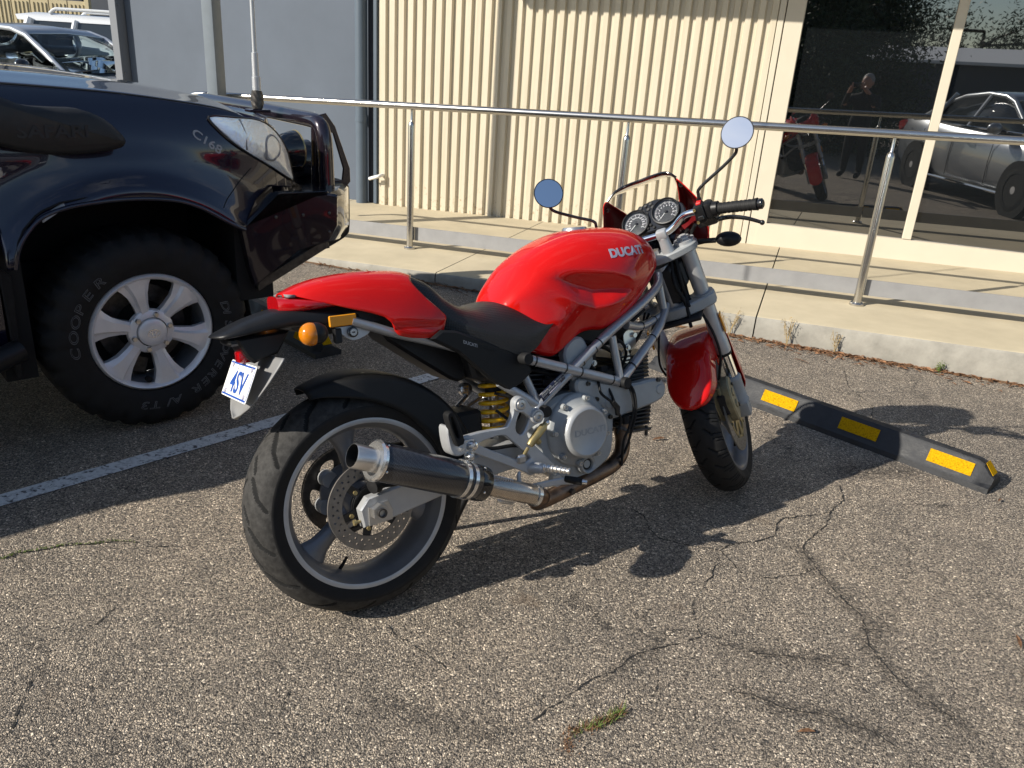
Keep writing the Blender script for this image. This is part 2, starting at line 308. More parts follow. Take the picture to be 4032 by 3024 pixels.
class MB:
    def __init__(s): s.v = []; s.f = []
    def add(s, V, F):
        o = len(s.v); s.v += [tuple(p) for p in V]; s.f += [tuple(i + o for i in q) for q in F]; return s
    def box(s, x0, x1, y0, y1, z0, z1, bev=0, seg=1, M=None):
        bm = bmesh.new(); bmesh.ops.create_cube(bm, size=1)
        bmesh.ops.scale(bm, vec=(x1 - x0, y1 - y0, z1 - z0), verts=bm.verts)
        bmesh.ops.translate(bm, vec=((x0 + x1) / 2, (y0 + y1) / 2, (z0 + z1) / 2), verts=bm.verts)
        if bev: bmesh.ops.bevel(bm, geom=list(bm.edges), offset=bev, segments=seg, profile=.5, affect='EDGES')
        if M is not None: bmesh.ops.transform(bm, matrix=M, verts=bm.verts)
        bm.verts.ensure_lookup_table(); s.add([v.co.copy() for v in bm.verts], [[v.index for v in f.verts] for f in bm.faces]); bm.free(); return s
    def tube(s, pts, r, n=10, cap=True, closed=False, flat=1.0, up=None):
        P = [Vector(p) for p in pts]; k = len(P); R = r if isinstance(r, (list, tuple)) else [r] * k
        T = []
        for i in range(k):
            a = P[(i - 1) % k] if (closed or i > 0) else P[i]; b = P[(i + 1) % k] if (closed or i < k - 1) else P[i]
            T.append((b - a).normalized())
        ref = Vector(up) if up else (Vector((0, 0, 1)) if abs(T[0].z) < .9 else Vector((1, 0, 0)))
        N = (ref - T[0] * ref.dot(T[0])).normalized(); V = []
        for i in range(k):
            N = (N - T[i] * N.dot(T[i])); N.normalize(); B = T[i].cross(N)
            for j in range(n):
                a = 2 * pi * j / n; V.append(P[i] + (N * cos(a) + B * sin(a) * flat) * R[i])
        F = []
        for i in range(k if closed else k - 1):
            for j in range(n):
                a = i * n + j; b = i * n + (j + 1) % n; c = ((i + 1) % k) * n
                F.append((a, b, c + (j + 1) % n, c + j))
        if cap and not closed:
            F.append(tuple(range(n))[::-1]); F.append(tuple((k - 1) * n + j for j in range(n)))
        return s.add(V, F)
    def cyl(s, p0, p1, r, r1=None, n=16): return s.tube([p0, p1], [r, r if r1 is None else r1], n)
    def lathe(s, prof, o, axis=(0, 1, 0), n=48, closed=False, e1=None, sy=1.0, cap=False):
        A = Vector(axis).normalized(); e = Vector(e1) if e1 else (Vector((1, 0, 0)) if abs(A.x) < .9 else Vector((0, 0, 1)))
        e = (e - A * e.dot(A)).normalized(); g = A.cross(e); o = Vector(o); k = len(prof); V = []
        for a, r in prof:
            for j in range(n):
                t = 2 * pi * j / n; V.append(o + A * a + (e * cos(t) + g * sin(t) * sy) * r)
        F = []
        for i in range(k if closed else k - 1):
            for j in range(n):
                c = ((i + 1) % k) * n; F.append((i * n + j, i * n + (j + 1) % n, c + (j + 1) % n, c + j))
        if not closed:
            if cap and prof[0][1] > 1e-5: F.append(tuple(range(n))[::-1])
            if cap and prof[-1][1] > 1e-5: F.append(tuple((k - 1) * n + j for j in range(n)))
        return s.add(V, F)
    def prism(s, poly, y0, y1, pl='xz', bev=0.0):
        """polygon in a plane, extruded along the third axis, with chamfered rims"""
        A = sum(poly[i][0] * poly[(i + 1) % len(poly)][1] - poly[(i + 1) % len(poly)][0] * poly[i][1] for i in range(len(poly)))
        if A < 0: poly = poly[::-1]
        def P(p, y): return {'xz': (p[0], y, p[1]), 'xy': (p[0], p[1], y), 'yz': (y, p[0], p[1])}[pl]
        k = len(poly)
        def inset(d):
            out = []
            for i in range(k):
                a, b, c = Vector(poly[i - 1]), Vector(poly[i]), Vector(poly[(i + 1) % k])
                n1 = Vector((-(b - a).y, (b - a).x)).normalized(); n2 = Vector((-(c - b).y, (c - b).x)).normalized()
                m = (n1 + n2); l = m.length
                m = n1 if l < .3 else m / l * min(2.0, 1 / max(.4, (m / l).dot(n1)))
                out.append(tuple(b + m * d))
            return out
        if bev:
            q = inset(bev); rings = [(q, y0), (poly, y0 + bev), (poly, y1 - bev), (q, y1)]
        else: rings = [(poly, y0), (poly, y1)]
        V = [P(p, y) for pg, y in rings for p in pg]; F = []
        for i in range(len(rings) - 1):
            for j in range(k): F.append((i * k + j, i * k + (j + 1) % k, (i + 1) * k + (j + 1) % k, (i + 1) * k + j))
        F.append(tuple(range(k))[::-1]); F.append(tuple((len(rings) - 1) * k + j for j in range(k)))
        return s.add(V, F)
    def loft(s, rings, closed=True, cap=True):
        n = len(rings[0]); V = [p for r in rings for p in r]; F = []
        for i in range(len(rings) - 1):
            for j in range(n if closed else n - 1):
                F.append((i * n + j, i * n + (j + 1) % n, (i + 1) * n + (j + 1) % n, (i + 1) * n + j))
        if cap and closed: F.append(tuple(range(n))[::-1]); F.append(tuple((len(rings) - 1) * n + j for j in range(n)))
        return s.add(V, F)
    def grid(s, fn, nu, nv):
        V = [fn(i / nu, j / nv) for i in range(nu + 1) for j in range(nv + 1)]; w = nv + 1
        return s.add(V, [(i * w + j, (i + 1) * w + j, (i + 1) * w + j + 1, i * w + j + 1) for i in range(nu) for j in range(nv)])
    def sph(s, c, r, n=16, m=10, M=None):
        r = r if isinstance(r, (list, tuple)) else (r, r, r); V = []; F = []
        for i in range(m + 1):
            for j in range(n):
                a = pi * i / m; b = 2 * pi * j / n
                p = Vector((r[0] * sin(a) * cos(b), r[1] * sin(a) * sin(b), r[2] * cos(a)))
                V.append((M @ p if M else p) + Vector(c))
        for i in range(m):
            for j in range(n): F.append((i * n + j, (i + 1) * n + j, (i + 1) * n + (j + 1) % n, i * n + (j + 1) % n))
        return s.add(V, F)
    def plate(s, outline, holes, y0, y1, bev=.001, pl='xz', res=1):
        """flat plate with holes (curve fill)"""
        cu = bpy.data.curves.new('tmp', 'CURVE'); cu.dimensions = '2D'; cu.fill_mode = 'BOTH'
        cu.extrude = abs(y1 - y0) / 2 - bev; cu.bevel_depth = bev; cu.bevel_resolution = 0; cu.offset = -bev
        for pg in [outline] + holes:
            sp = cu.splines.new('POLY'); sp.points.add(len(pg) - 1)
            for q, p in zip(sp.points, pg): q.co = (p[0], p[1], 0, 1)
            sp.use_cyclic_u = True
        ob = bpy.data.objects.new('tmp', cu); me = ob.to_mesh(); ym = (y0 + y1) / 2
        f = {'xz': lambda v: (v.x, ym - v.z, v.y), 'xy': lambda v: (v.x, v.y, ym + v.z), 'yz': lambda v: (ym + v.z, v.x, v.y)}[pl]
        s.add([f(v.co) for v in me.vertices], [tuple(p.vertices) for p in me.polygons])
        ob.to_mesh_clear(); bpy.data.objects.remove(ob); bpy.data.curves.remove(cu); return s
    def text(s, body, size, fn, ext=.0004, bold=0.0, outline=0.0, shear=0.0, align='LEFT', sx=1.0):
        """text laid out in (a, b) and mapped by fn(a, b, h) to 3D"""
        cu = bpy.data.curves.new('tmp', 'FONT'); cu.body = body; cu.size = size; cu.extrude = ext; cu.offset = bold; cu.shear = shear; cu.align_x = align
        cu.resolution_u = 4
        if outline: cu.fill_mode = 'NONE'; cu.extrude = 0; cu.bevel_depth = outline; cu.bevel_resolution = 0; cu.resolution_u = 3
        ob = bpy.data.objects.new('tmp', cu); me = ob.to_mesh()
        s.add([fn(v.co.x * sx, v.co.y, v.co.z) for v in me.vertices], [tuple(p.vertices) for p in me.polygons])
        ob.to_mesh_clear(); bpy.data.objects.remove(ob); bpy.data.curves.remove(cu); return s
    def mirror(s):
        k = len(s.v); s.v += [(x, -y, z) for x, y, z in s.v]; s.f += [tuple(i + k for i in q)[::-1] for q in s.f]; return s
    def map(s, fn): s.v = [tuple(fn(Vector(p))) for p in s.v]; return s
    def mesh(s, name, mat, smooth=35):
        me = bpy.data.meshes.new(name); me.from_pydata(s.v, [], s.f); me.validate()
        for m in (mat if isinstance(mat, (list, tuple)) else [mat]): me.materials.append(MATS[m])
        bm = bmesh.new(); bm.from_mesh(me); bmesh.ops.recalc_face_normals(bm, faces=bm.faces); bm.to_mesh(me); bm.free()
        if smooth:
            me.polygons.foreach_set('use_smooth', [True] * len(me.polygons))
            if smooth < 170: me.set_sharp_from_angle(angle=radians(smooth))
        return me
    def build(s, name, mat, parent=None, smooth=35, solid=0, sub=0, fn=None):
        if fn: s.map(fn)
        o = bpy.data.objects.new(name, s.mesh(name, mat, smooth)); COL.objects.link(o)
        if parent is not None: o.parent = parent
        if solid:
            md = o.modifiers.new('solid', 'SOLIDIFY'); md.thickness = solid; md.offset = 0
        if sub:
            md = o.modifiers.new('sub', 'SUBSURF'); md.levels = sub; md.render_levels = sub
        return o
def tag(o, label, cat, group=None):
    o['label'] = label; o['category'] = cat
    if group: o['group'] = group
    return o
def struct(o): o['kind'] = 'structure'; return o
def stuff(o, label=None, cat=None):
    o['kind'] = 'stuff'
    if label: o['label'] = label; o['category'] = cat
    return o
def empty(name, loc=(0, 0, 0), label=None, cat=None, group=None):
    o = bpy.data.objects.new(name, None); COL.objects.link(o); o.location = loc; o.empty_display_size = .1
    if label: tag(o, label, cat, group)
    return o
def circle2(cx, cy, r, n=12, a0=0): return [(cx + r * cos(a0 + 2 * pi * i / n), cy + r * sin(a0 + 2 * pi * i / n)) for i in range(n)]
def smooth2(pts, n=4): return [(p.x, p.y) for p in crm([(a, b, 0) for a, b in pts], n, closed=True)]

def stain_mat():
    m = pbr('crack_stain', (.035, .033, .032), .85); L = m.node_tree.links; b = m.node_tree.nodes['Principled BSDF']
    at_ = nd(m, 'ShaderNodeAttribute'); at_.attribute_name = 'fade'; t = nd(m, 'ShaderNodeTexCoord')
    n = nd(m, 'ShaderNodeTexNoise'); n.inputs['Scale'].default_value = 60; n.inputs['Detail'].default_value = 6; n.inputs['Roughness'].default_value = .7; L.new(t.outputs['Object'], n.inputs['Vector'])
    r = ramp(m, [(.38, (0, 0, 0)), (.68, (1, 1, 1))]); L.new(n.outputs['Fac'], r.inputs[0])
    mu = nd(m, 'ShaderNodeMath'); mu.operation = 'MULTIPLY'; L.new(at_.outputs['Fac'], mu.inputs[0]); L.new(r.outputs[0], mu.inputs[1]); L.new(mu.outputs[0], b.inputs['Alpha'])
stain_mat()
# ------------------------------------------------------------------ the place: wall frame u (along the wall), v (towards it)
WALL = radians(20.586)
UU = Vector((cos(WALL), -sin(WALL), 0)); NN = Vector((sin(WALL), cos(WALL), 0))
def UV(u, v, z=0.0): return UU * u + NN * v + Vector((0, 0, z))
def uvmap(p): return UV(p[0], p[1], p[2])
KERB_V, WALL_V = 4.77, 7.08
def ramp_z(u): return max(.012, .146 + .02847 * u)

m = MB(); m.grid(lambda a, b: (-300 + 600 * a, -300 + 600 * b, 0), 8, 8)
struct(m.build('asphalt_ground', 'asphalt', smooth=0))

# footpath: sloping slabs with open joints and a rough kerb face
fp = struct(MB().add([UV(-12, KERB_V + .03, .002), UV(9, KERB_V + .03, .002), UV(9, 7.3, .002), UV(-12, 7.3, .002)], [(0, 1, 2, 3)]).build('footpath', 'joint_dark', smooth=0))
joints = [-8.75, -6.6, -4.5, -2.40, -.29, 1.8, 3.9, 6.0, 8.1]
for i, (ua, ub) in enumerate(zip(joints, joints[1:])):
    N = 14; rows = []
    for k in range(N + 1):
        t = k / N; u0 = ua + .004 + (ub - ua - .008) * t
        def sk(v): return u0 - .055 * (max(v, KERB_V) - KERB_V) / 2.3
        z = ramp_z(u0); wob = .004 * sin(u0 * 9.1) + .003 * sin(u0 * 23.7)
        rows.append([UV(sk(0) , KERB_V + .004 * sin(u0 * 31), -.02), UV(u0, KERB_V + wob, z * .45), UV(u0, KERB_V + .004 + wob * .6, z - .016), UV(u0, KERB_V + .010, z - .004),
                     UV(u0, KERB_V + .022, z), UV(sk(6), 6.0, z), UV(sk(7.2), 7.2, z)])
    b = MB().loft(rows, closed=False)
    # end faces of the slab
    for r, rev in ((rows[0], 0), (rows[-1], 1)):
        q = [tuple(p) for p in r] + [tuple(UV((r[-1]).dot(UU), 7.2, -.02))]
        b.add(q, [tuple(range(len(q))) if rev else tuple(range(len(q)))[::-1]])
    o = b.build('slab', ['concrete_top', 'concrete_kerb'], fp, smooth=40)
    for p in o.data.polygons:
        if abs(p.normal.z) < .9: p.material_index = 1

# parking line
lw = [(-1.66, 2.276), (-.33, 3.70)]
a = Vector((-1.645, 2.25, 0)); b_ = Vector((-.335, 3.668, 0)); d = (b_ - a).normalized(); nn_ = Vector((-d.y, d.x, 0)) * .040
a0 = a - d * 2.6; b0 = b_ + d * .95
struct(MB().add([a0 - nn_ + Vector((0, 0, .004)), b0 - nn_ + Vector((0, 0, .004)), b0 + nn_ + Vector((0, 0, .004)), a0 + nn_ + Vector((0, 0, .004))], [(0, 1, 2, 3)]).build('parking_line', 'worn_line_paint', smooth=0))

# cracks in the asphalt: thin jagged strips
CR = [[(.45,2.483),(.495,2.43),(.495,2.356),(.526,2.297),(.608,2.272),(.714,2.251),(.773,2.301),(.841,2.318),(.932,2.365),(.951,2.432),(.986,2.485),(1.089,2.518),(1.187,2.561),(1.263,2.654),(1.293,2.77)],
 [(.714,2.251),(.735,2.196),(.758,2.135),(.834,2.114),(.942,2.141),(1.013,2.189),(.993,2.277),(1.023,2.341),(1.131,2.455),(1.187,2.561)],
 [(.7,2.208),(.661,2.109),(.609,2.029),(.57,1.955),(.563,1.875),(.568,1.814),(.515,1.784),(.439,1.753),(.363,1.712),(.312,1.652),(.234,1.603),(.188,1.549),(.137,1.506),(.102,1.466)],
 [(.604,1.793),(.70,1.762),(.792,1.754),(.885,1.752),(.978,1.728)],
 [(.581,1.615),(.672,1.594),(.735,1.56),(.804,1.552),(.855,1.533),(.928,1.503),(.97,1.454)],
 [(1.01,2.18),(1.029,2.076),(1.067,1.942),(1.039,1.826),(1.051,1.735),(1.085,1.653),(1.139,1.578),(1.18,1.517)],
 [(.418,1.61),(.398,1.568)], [(-.314,1.795),(-.256,1.729),(-.213,1.699),(-.105,1.611)],
 [(-1.451,1.941),(-1.424,1.978),(-1.375,1.998),(-1.319,2.03),(-1.244,2.049),(-1.176,2.073),(-1.12,2.075),(-1.065,2.056),(-.994,2.065)],
 [(-1.034,1.757),(-1.044,1.698),(-1.047,1.675)], [(-1.094,1.48),(-1.077,1.427),(-1.067,1.382),(-1.048,1.323)], [(-.484,1.532),(-.487,1.446),(-.484,1.423)],
 [(1.64,3.35),(1.75,3.62),(1.72,3.86),(1.80,4.15)], [(-.86,3.1),(-.74,3.0),(-.70,2.9)]]
cw = [.0028,.0020,.0022,.0016,.0018,.0018,.0016,.0016,.0025,.0018,.0022,.0018,.002,.0016]
cb = MB(); rnd = random.Random(3)
for poly, w in zip(CR, cw):
    P = [Vector((x, y, 0)) for x, y in poly]; Q = []
    for p, q in zip(P, P[1:]):
        L_ = (q - p).length; k = max(2, int(L_ / .012)); t = (q - p) / L_; n_ = Vector((-t.y, t.x, 0))
        for i in range(k): Q.append(p + (q - p) * (i / k) + n_ * rnd.uniform(-.004, .004))
    Q.append(P[-1]); V = []; F = []
    for i, p in enumerate(Q):
        t = (Q[min(i + 1, len(Q) - 1)] - Q[max(i - 1, 0)]).normalized(); n_ = Vector((-t.y, t.x, 0))
        ww = w * rnd.uniform(.15, 1.25) * (.25 if rnd.random() < .14 else 1)
        V += [p + n_ * ww + Vector((0, 0, .0022)), p - n_ * ww + Vector((0, 0, .0022))]
        if i: F.append((2 * i - 2, 2 * i - 1, 2 * i + 1, 2 * i))
    cb.add(V, F)
o = struct(cb.build('asphalt_cracks', 'crack_dark', smooth=0))

# dark seepage along some of the cracks
def stain(poly, w, amt):
    P = crm([(x, y, 0) for x, y in poly], 6); V = []; F = []; A = []; rn = random.Random(len(poly))
    for i, p in enumerate(P):
        t = (P[min(i + 1, len(P) - 1)] - P[max(i - 1, 0)]).normalized(); n_ = Vector((-t.y, t.x, 0)); e = min(1, min(i, len(P) - 1 - i) / 5)
        for c_, a_ in ((-1, 0), (-.4, .7), (0, 1), (.4, .7), (1, 0)): V.append(p + n_ * c_ * w * rn.uniform(.7, 1.2) + Vector((0, 0, .0012))); A.append(a_ * amt * e)
        if i: F += [((i - 1) * 5 + j, (i - 1) * 5 + j + 1, i * 5 + j + 1, i * 5 + j) for j in range(4)]
    o = struct(MB().add(V, F).build('asphalt_stain', 'crack_stain', smooth=0)); at_ = o.data.attributes.new('fade', 'FLOAT', 'POINT')
    for d_, a_ in zip(at_.data, A): d_.value = a_
stain(CR[3], .05, .6); stain(CR[4], .055, .65); stain(CR[5], .05, .6); stain(CR[1][4:8], .04, .8); stain([(1.2, 2.05), (1.1, 1.9), (1.04, 1.8)], .05, .5); stain([(1.25, 2.86), (1.4, 2.9), (1.58, 2.93), (1.72, 2.9)], .10, .8)
stain([(-.35, 1.52), (-.2, 1.47), (.0, 1.42), (.1, 1.45)], .06, .55); stain([(.2, 1.5), (.36, 1.70), (.5, 1.78)], .03, .5)

# ------------------------------------------------------------------ building
bld = empty('corrugated_building', UV(-2, WALL_V, 0), 'cream corrugated steel clad building with tinted shopfront windows', 'building')
BLO = Vector(bld.location)
def bl(p): return UV(p[0], p[1], p[2]) - BLO
PITCH_R = .0958; u0 = -4.215; DEP = .028
def ribs(ua, ub):
    pts = []; u = ua
    while u < ub:
        for du, dv in ((0, 0), (.033, 0), (.039, -.5), (.043, -1), (.086, -1), (.091, -.5)):
            pts.append((u + du, WALL_V + DEP * dv))
        u += PITCH_R
    pts.append((u, WALL_V)); return pts
ZT = 3.4
k = 0; u = u0
while u < -.76:
    ue = u + PITCH_R * 8 if u + PITCH_R * 8 < -.76 else u + PITCH_R * math.ceil((-.76 - u) / PITCH_R)
    pts = ribs(u, ue - .001); k += 1; rows = [[bl((a, v - (.003 if k % 2 else 0), z)) for a, v in pts] for z in (.02, ZT)]
    MB().loft(rows, closed=False).build('wall_sheet', 'cream_steel', bld, smooth=30)
    u = ue
UEND = u
# fixing screws
sc = MB().lathe([(-.004, .0055), (-.006, .0048), (-.0075, .0)], (0, 0, 0), (0, -1, 0), 8).lathe([(-.0035, .0075), (0, .0085)], (0, 0, 0), (0, 1, 0), 8)
scm = MB().lathe([(0, .0085), (.0035, .0078), (.0036, .0055), (.0085, .005), (.009, 0)], (0, 0, 0), (0, -1, 0), 8).mesh('screw', 'screw_cream')
def screw(u, z, v=WALL_V - DEP):
    o = bpy.data.objects.new('screw', scm); COL.objects.link(o); o.parent = bld; o.location = bl((u, v, z)); o.rotation_euler = (0, 0, -WALL)
i = 0
while u0 + .0675 + i * 2 * PITCH_R < UEND - .03:
    uu_ = u0 + .0675 + i * 2 * PITCH_R
    screw(uu_ - .020, 1.686 + (uu_ + 4.0) * .012, WALL_V - .001); screw(uu_ - .020, .253 + (uu_ + 3.4) * .01, WALL_V - .001); i += 1
# flashing beside the window, base strip, frame, mullions
fl = MB().box(UEND - .002, UEND + .045, WALL_V - .028, WALL_V + .02, .03, ZT, .004)
fl.map(bl).build('corner_flashing', 'cream_frame', bld)
MB().box(UEND + .052, -.483, WALL_V - .022, WALL_V + .06, .08, ZT, .003).map(bl).build('window_frame', 'cream_frame', bld)
MB().box(UEND + .0455, UEND + .0515, WALL_V - .004, WALL_V + .06, .08, ZT).map(bl).build('frame_gap', 'joint_dark', bld)
for k, (ua, ub) in enumerate(((-.483, .555), (.622, 1.66), (1.727, 2.765), (2.832, 3.87))):
    if k: MB().box(ub - 1.038 - .067, ub - 1.038, WALL_V - .025, WALL_V + .05, .33, ZT, .004).map(bl).build('mullion', 'cream_frame', bld)
    z0 = .332 + .008 * (ua + .48)
    g = MB().box(ua + .001, ub - .001, WALL_V + .018, WALL_V + .026, .32, ZT - .1).map(bl).build('window_pane', 'tinted_glass', bld, smooth=0)
MB().add([(-.55, WALL_V - .030, .05), (4, WALL_V - .030, .12), (4, WALL_V - .030, .355), (-.55, WALL_V - .030, .318), (-.55, WALL_V + .05, .05), (4, WALL_V + .05, .12), (4, WALL_V + .05, .355), (-.55, WALL_V + .05, .318)],
         [(0, 1, 2, 3), (3, 2, 6, 7), (4, 5, 6, 7), (0, 3, 7, 4), (1, 2, 6, 5), (0, 1, 5, 4)]).map(bl).build('window_sill', 'cream_frame', bld)
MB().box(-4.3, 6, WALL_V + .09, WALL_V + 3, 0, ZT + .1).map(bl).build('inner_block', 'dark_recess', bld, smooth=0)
MB().box(3.9, 9, WALL_V - .02, WALL_V + .08, .0, ZT).map(bl).build('end_wall', 'cream_steel', bld, smooth=0)
MB().box(-3.72, 9, WALL_V - 1.12, WALL_V + .4, 2.70, 2.86, .01).map(bl).build('canopy', 'cream_frame', bld)
MB().box(-4.4, 9, WALL_V - .05, WALL_V + .4, ZT, ZT + .25).map(bl).build('parapet', 'cream_frame', bld)

# grey rendered wall left of the corrugated cladding, its end post and downpipe
gw = empty('grey_wall', UV(-6, 7.2, 0), 'plain grey panel wall with a narrow end post, left of the cream cladding', 'wall')
GO = Vector(gw.location)
def gl(p): return UV(p[0], p[1], p[2]) - GO
MB().box(-7.36, -4.24, 7.16, 7.35, 0, 3.6).map(gl).build('panel', 'grey_wall', gw, smooth=0)
MB().box(-7.475, -7.375, 7.05, 7.2, 0, 3.6, .004).map(gl).build('end_post', 'grey_trim', gw)
for z in (.98, 1.05, 1.72): MB().cyl((-7.37, 7.08, z), (-7.362, 7.08, z), .008, n=8).map(gl).build('bolt', 'stainless', gw)
dp = empty('downpipe', UV(-4.33, 7.05, 0), 'slate blue round downpipe running down beside the cream cladding', 'downpipe')
DO = Vector(dp.location)
def dl(p): return UV(p[0], p[1], p[2]) - DO
MB().tube([(-4.395, 7.06, .02), (-4.395, 7.06, 3.6)], .058, 24).map(dl).build('pipe', 'slate_pipe', dp)
MB().lathe([(.80, .058), (.80, .063), (.86, .063), (.86, .058)], (-4.395, 7.06, 0), (0, 0, 1), 24).map(dl).build('joint_collar', 'slate_pipe', dp)
MB().box(-4.335, -4.218, 7.10, 7.158, .0, 3.6).map(dl).build('recess_strip', 'dark_recess', dp, smooth=0)
MB().box(-4.262, -4.225, 7.055, 7.11, .03, 3.6, .003).map(dl).build('edge_trim', 'slate_pipe', dp)
o = MB().tube(crm([(-4.27, 7.0, .275), (-4.22, 6.985, .292), (-4.165, 6.98, .31), (-4.15, 7.01, .318), (-4.15, 7.06, .318)], 4), .017, 12).map(uvmap).build('drain_pipe', 'pvc_white')
tag(o, 'short white plastic drain pipe sticking out of the cladding base', 'pipe')
# steel column in front of the rail
sp = MB().box(-4.62, -4.52, 5.215, 5.315, 0, 4.3, .006, 2).map(uvmap).build('steel_column', 'post_paint')
tag(sp, 'grey painted square steel column standing in front of the handrail end', 'column')

# ------------------------------------------------------------------ handrail
hr = empty('handrail', UV(-1.33, 5.37, 0), 'stainless steel handrail with round posts and low grey kerb bar along the ramp', 'handrail')
HO = Vector(hr.location)
def hl(p): return UV(p[0], p[1], p[2]) - HO
RV = 5.37
def rail_z(u): return 1.181 + .0298 * u
pts = [(7.0, RV, rail_z(7))] + [(u_, RV, rail_z(u_)) for u_ in (4, 1, -2, -4.0, -4.66)]
lo = crm([(-4.80, RV, rail_z(-4.80)), (-4.90, RV, rail_z(-4.9) - .012), (-4.945, RV, rail_z(-4.9) - .06), (-4.945, RV, rail_z(-4.9) - .2)], 5)
MB().tube(pts + lo, .0245, 20).map(hl).build('rail', 'stainless', hr, smooth=60)
MB().tube([(-4.5, RV, rail_z(-4.5) - .02), (-4.5, RV, rail_z(-4.5) - .14)], .009, 10).map(hl).build('return_pin', 'stainless', hr)
POSTS = [-4.505, -2.925, -1.334, .257, 1.848, 3.44]
for i, pu in enumerate(POSTS):
    zb = ramp_z(pu); zt = rail_z(pu)
    po = MB().lathe([(zb, .0), (zb, .0245), (zt - .135, .0245), (zt - .115, .0215), (zt - .105, .012), (zt - .1, .0095), (zt - .02, .0095)], (pu, RV, 0), (0, 0, 1), 24).map(hl).build('post', 'stainless', hr, smooth=50)
    MB().lathe([(zb, .044), (zb + .012, .044), (zb + .018, .038), (zb + .018, .0)], (pu, RV, 0), (0, 0, 1), 24).map(hl).build('base_flange', 'stainless', po)
for pa, pb_ in zip(POSTS, POSTS[1:]):
    ua, ub = pa + .028, pb_ + .022
    V = []
    for u_ in (ua, ub):
        z = ramp_z(u_) if u_ > -4.6 else .02
        for v_, h in ((RV + .026, .062), (RV + .026, .162), (RV + .034, .162), (RV + .034, .062)): V.append((u_, v_, z + h))
    MB().add(V, [(0, 1, 5, 4), (1, 2, 6, 5), (2, 3, 7, 6), (3, 0, 4, 7), (0, 3, 2, 1), (4, 5, 6, 7)]).map(hl).build('kerb_bar', 'galv_bar', hr, smooth=0)

# ------------------------------------------------------------------ wheel stops
def wheel_stop(A, B, label, wide=.15, h=.105):
    A = Vector(A); B = Vector(B); L = (B - A).length; d = (B - A).normalized(); n = Vector((-d.y, d.x, 0))
    t = empty('wheel_stop', A, label, 'wheel stop', 'black rubber wheel stops with yellow markers')
    M = Matrix(((d.x, n.x, 0), (d.y, n.y, 0), (0, 0, 1)))
    w2 = .050
    def prof(x, s):
        e = sstep(0, .06, min(x, L - x)); k = .30 + .70 * e
        return [(x, 0, 0), (x, .004, .022), (x, .012 + (1 - e) * .02, .03), (x, .047, .03 + (h - .038) * k), (x, .055, .03 + (h - .03) * k), (x, wide - .055, .03 + (h - .03) * k), (x, wide - .047, .03 + (h - .038) * k), (x, wide - .012, .03), (x, wide, .022), (x, wide, 0)]
    xs = [0, .02, .045, .07, .12] + [.12 + (L - .24) * i / 20 for i in range(1, 20)] + [L - .12, L - .07, L - .045, L - .02, L]
    b = MB().loft([[p for p in prof(x, 1)] for x in xs], closed=True).map(lambda p: M @ p)
    b.build('body', 'wheelstop_rubber', t, smooth=25)
    # slanted yellow markers along both faces
    x = .10
    k = 0; step = .378
    while k < 4:
        xb = L - .075 - k * step; xa = xb - .17
        for side in (0, 1):
            def q(x_, f, side=side):
                y = .016 + .030 * f; z = .034 + (h - .042) * f
                off = .0035
                y2 = y - off * .8; z2 = z + off * .6
                return (x_, y2 if side == 0 else wide - y2, z2)
            MB().add([q(xa, .10), q(xb, .10), q(xb, .86), q(xa, .86)], [(0, 1, 2, 3)]).map(lambda p: M @ p).build('marker', 'yellow_reflective', t, smooth=0, solid=.002)
        k += 1
    for e in (0, 1):
        xa, xb = (.002, .034) if e == 0 else (L - .002, L - .034)
    for xx in (.33, L * .5, L - .33):
        MB().lathe([(h + .0005, .012), (h + .0015, .017), (h + .0005, .019)], (xx, wide / 2, 0), (0, 0, 1), 14).map(lambda p: M @ p).build('bolt_hole', 'dark_recess', t)
    # end marker
    MB().add([(L - .046, .054, .1005), (L - .046, wide - .054, .1005), (L - .010, wide - .050, .0600), (L - .010, .050, .0600)], [(0, 1, 2, 3)]).map(lambda p: M @ (p + Vector((.003, 0, .002)))).build('end_marker', 'yellow_reflective', t, smooth=0, solid=.002)
    return t
ds = Vector((1.857 - 1.129, 2.781 - 3.515, 0)).normalized()
E2 = Vector((1.862, 2.776, 0)); wheel_stop(E2 - ds * 1.65, E2, 'black rubber wheel stop with yellow markers ahead of the red motorcycle')
E1 = Vector((-.985, 3.735, 0)); wheel_stop(E1 - ds * 1.65, E1, 'black rubber wheel stop under the front of the dark four wheel drive')
# ------------------------------------------------------------------ motorcycle (local: x forward, y left, z up; origin at rear tyre contact)
BIKE_YAW, BIKE_LEAN, STEER = radians(35.11), radians(14.025), radians(34.778)
WB, RAKE, RR, RF = 1.43, radians(24), .312, .298
bike = empty('motorcycle', (-.35471, 1.85885, 0), 'red naked motorcycle with silver trellis frame leaning on its side stand', 'motorcycle')
bike.matrix_world = Matrix.Translation((-.35471, 1.85885, 0)) @ Matrix.Rotation(BIKE_YAW, 4, 'Z') @ Matrix.Rotation(-BIKE_LEAN, 4, 'X')
SP0 = Vector((WB + .104, 0, 0)); SAX = Vector((-sin(RAKE), 0, cos(RAKE))); SFW = Vector((cos(RAKE), 0, sin(RAKE)))
SROT = Matrix.Rotation(STEER, 3, SAX)
def FS(p):
    """front-end frame: x ahead of the steering axis, y left, z along the axis -> bike local, steered"""
    p = Vector(p); return SP0 + SROT @ (SAX * p.z + SFW * p.x + Vector((0, p.y, 0)))
def bb(mb, name, mat, parent=bike, **k): return mb.build(name, mat, parent, **k)
def fb(mb, name, mat, parent=bike, **k): return mb.build(name, mat, parent, fn=FS, **k)

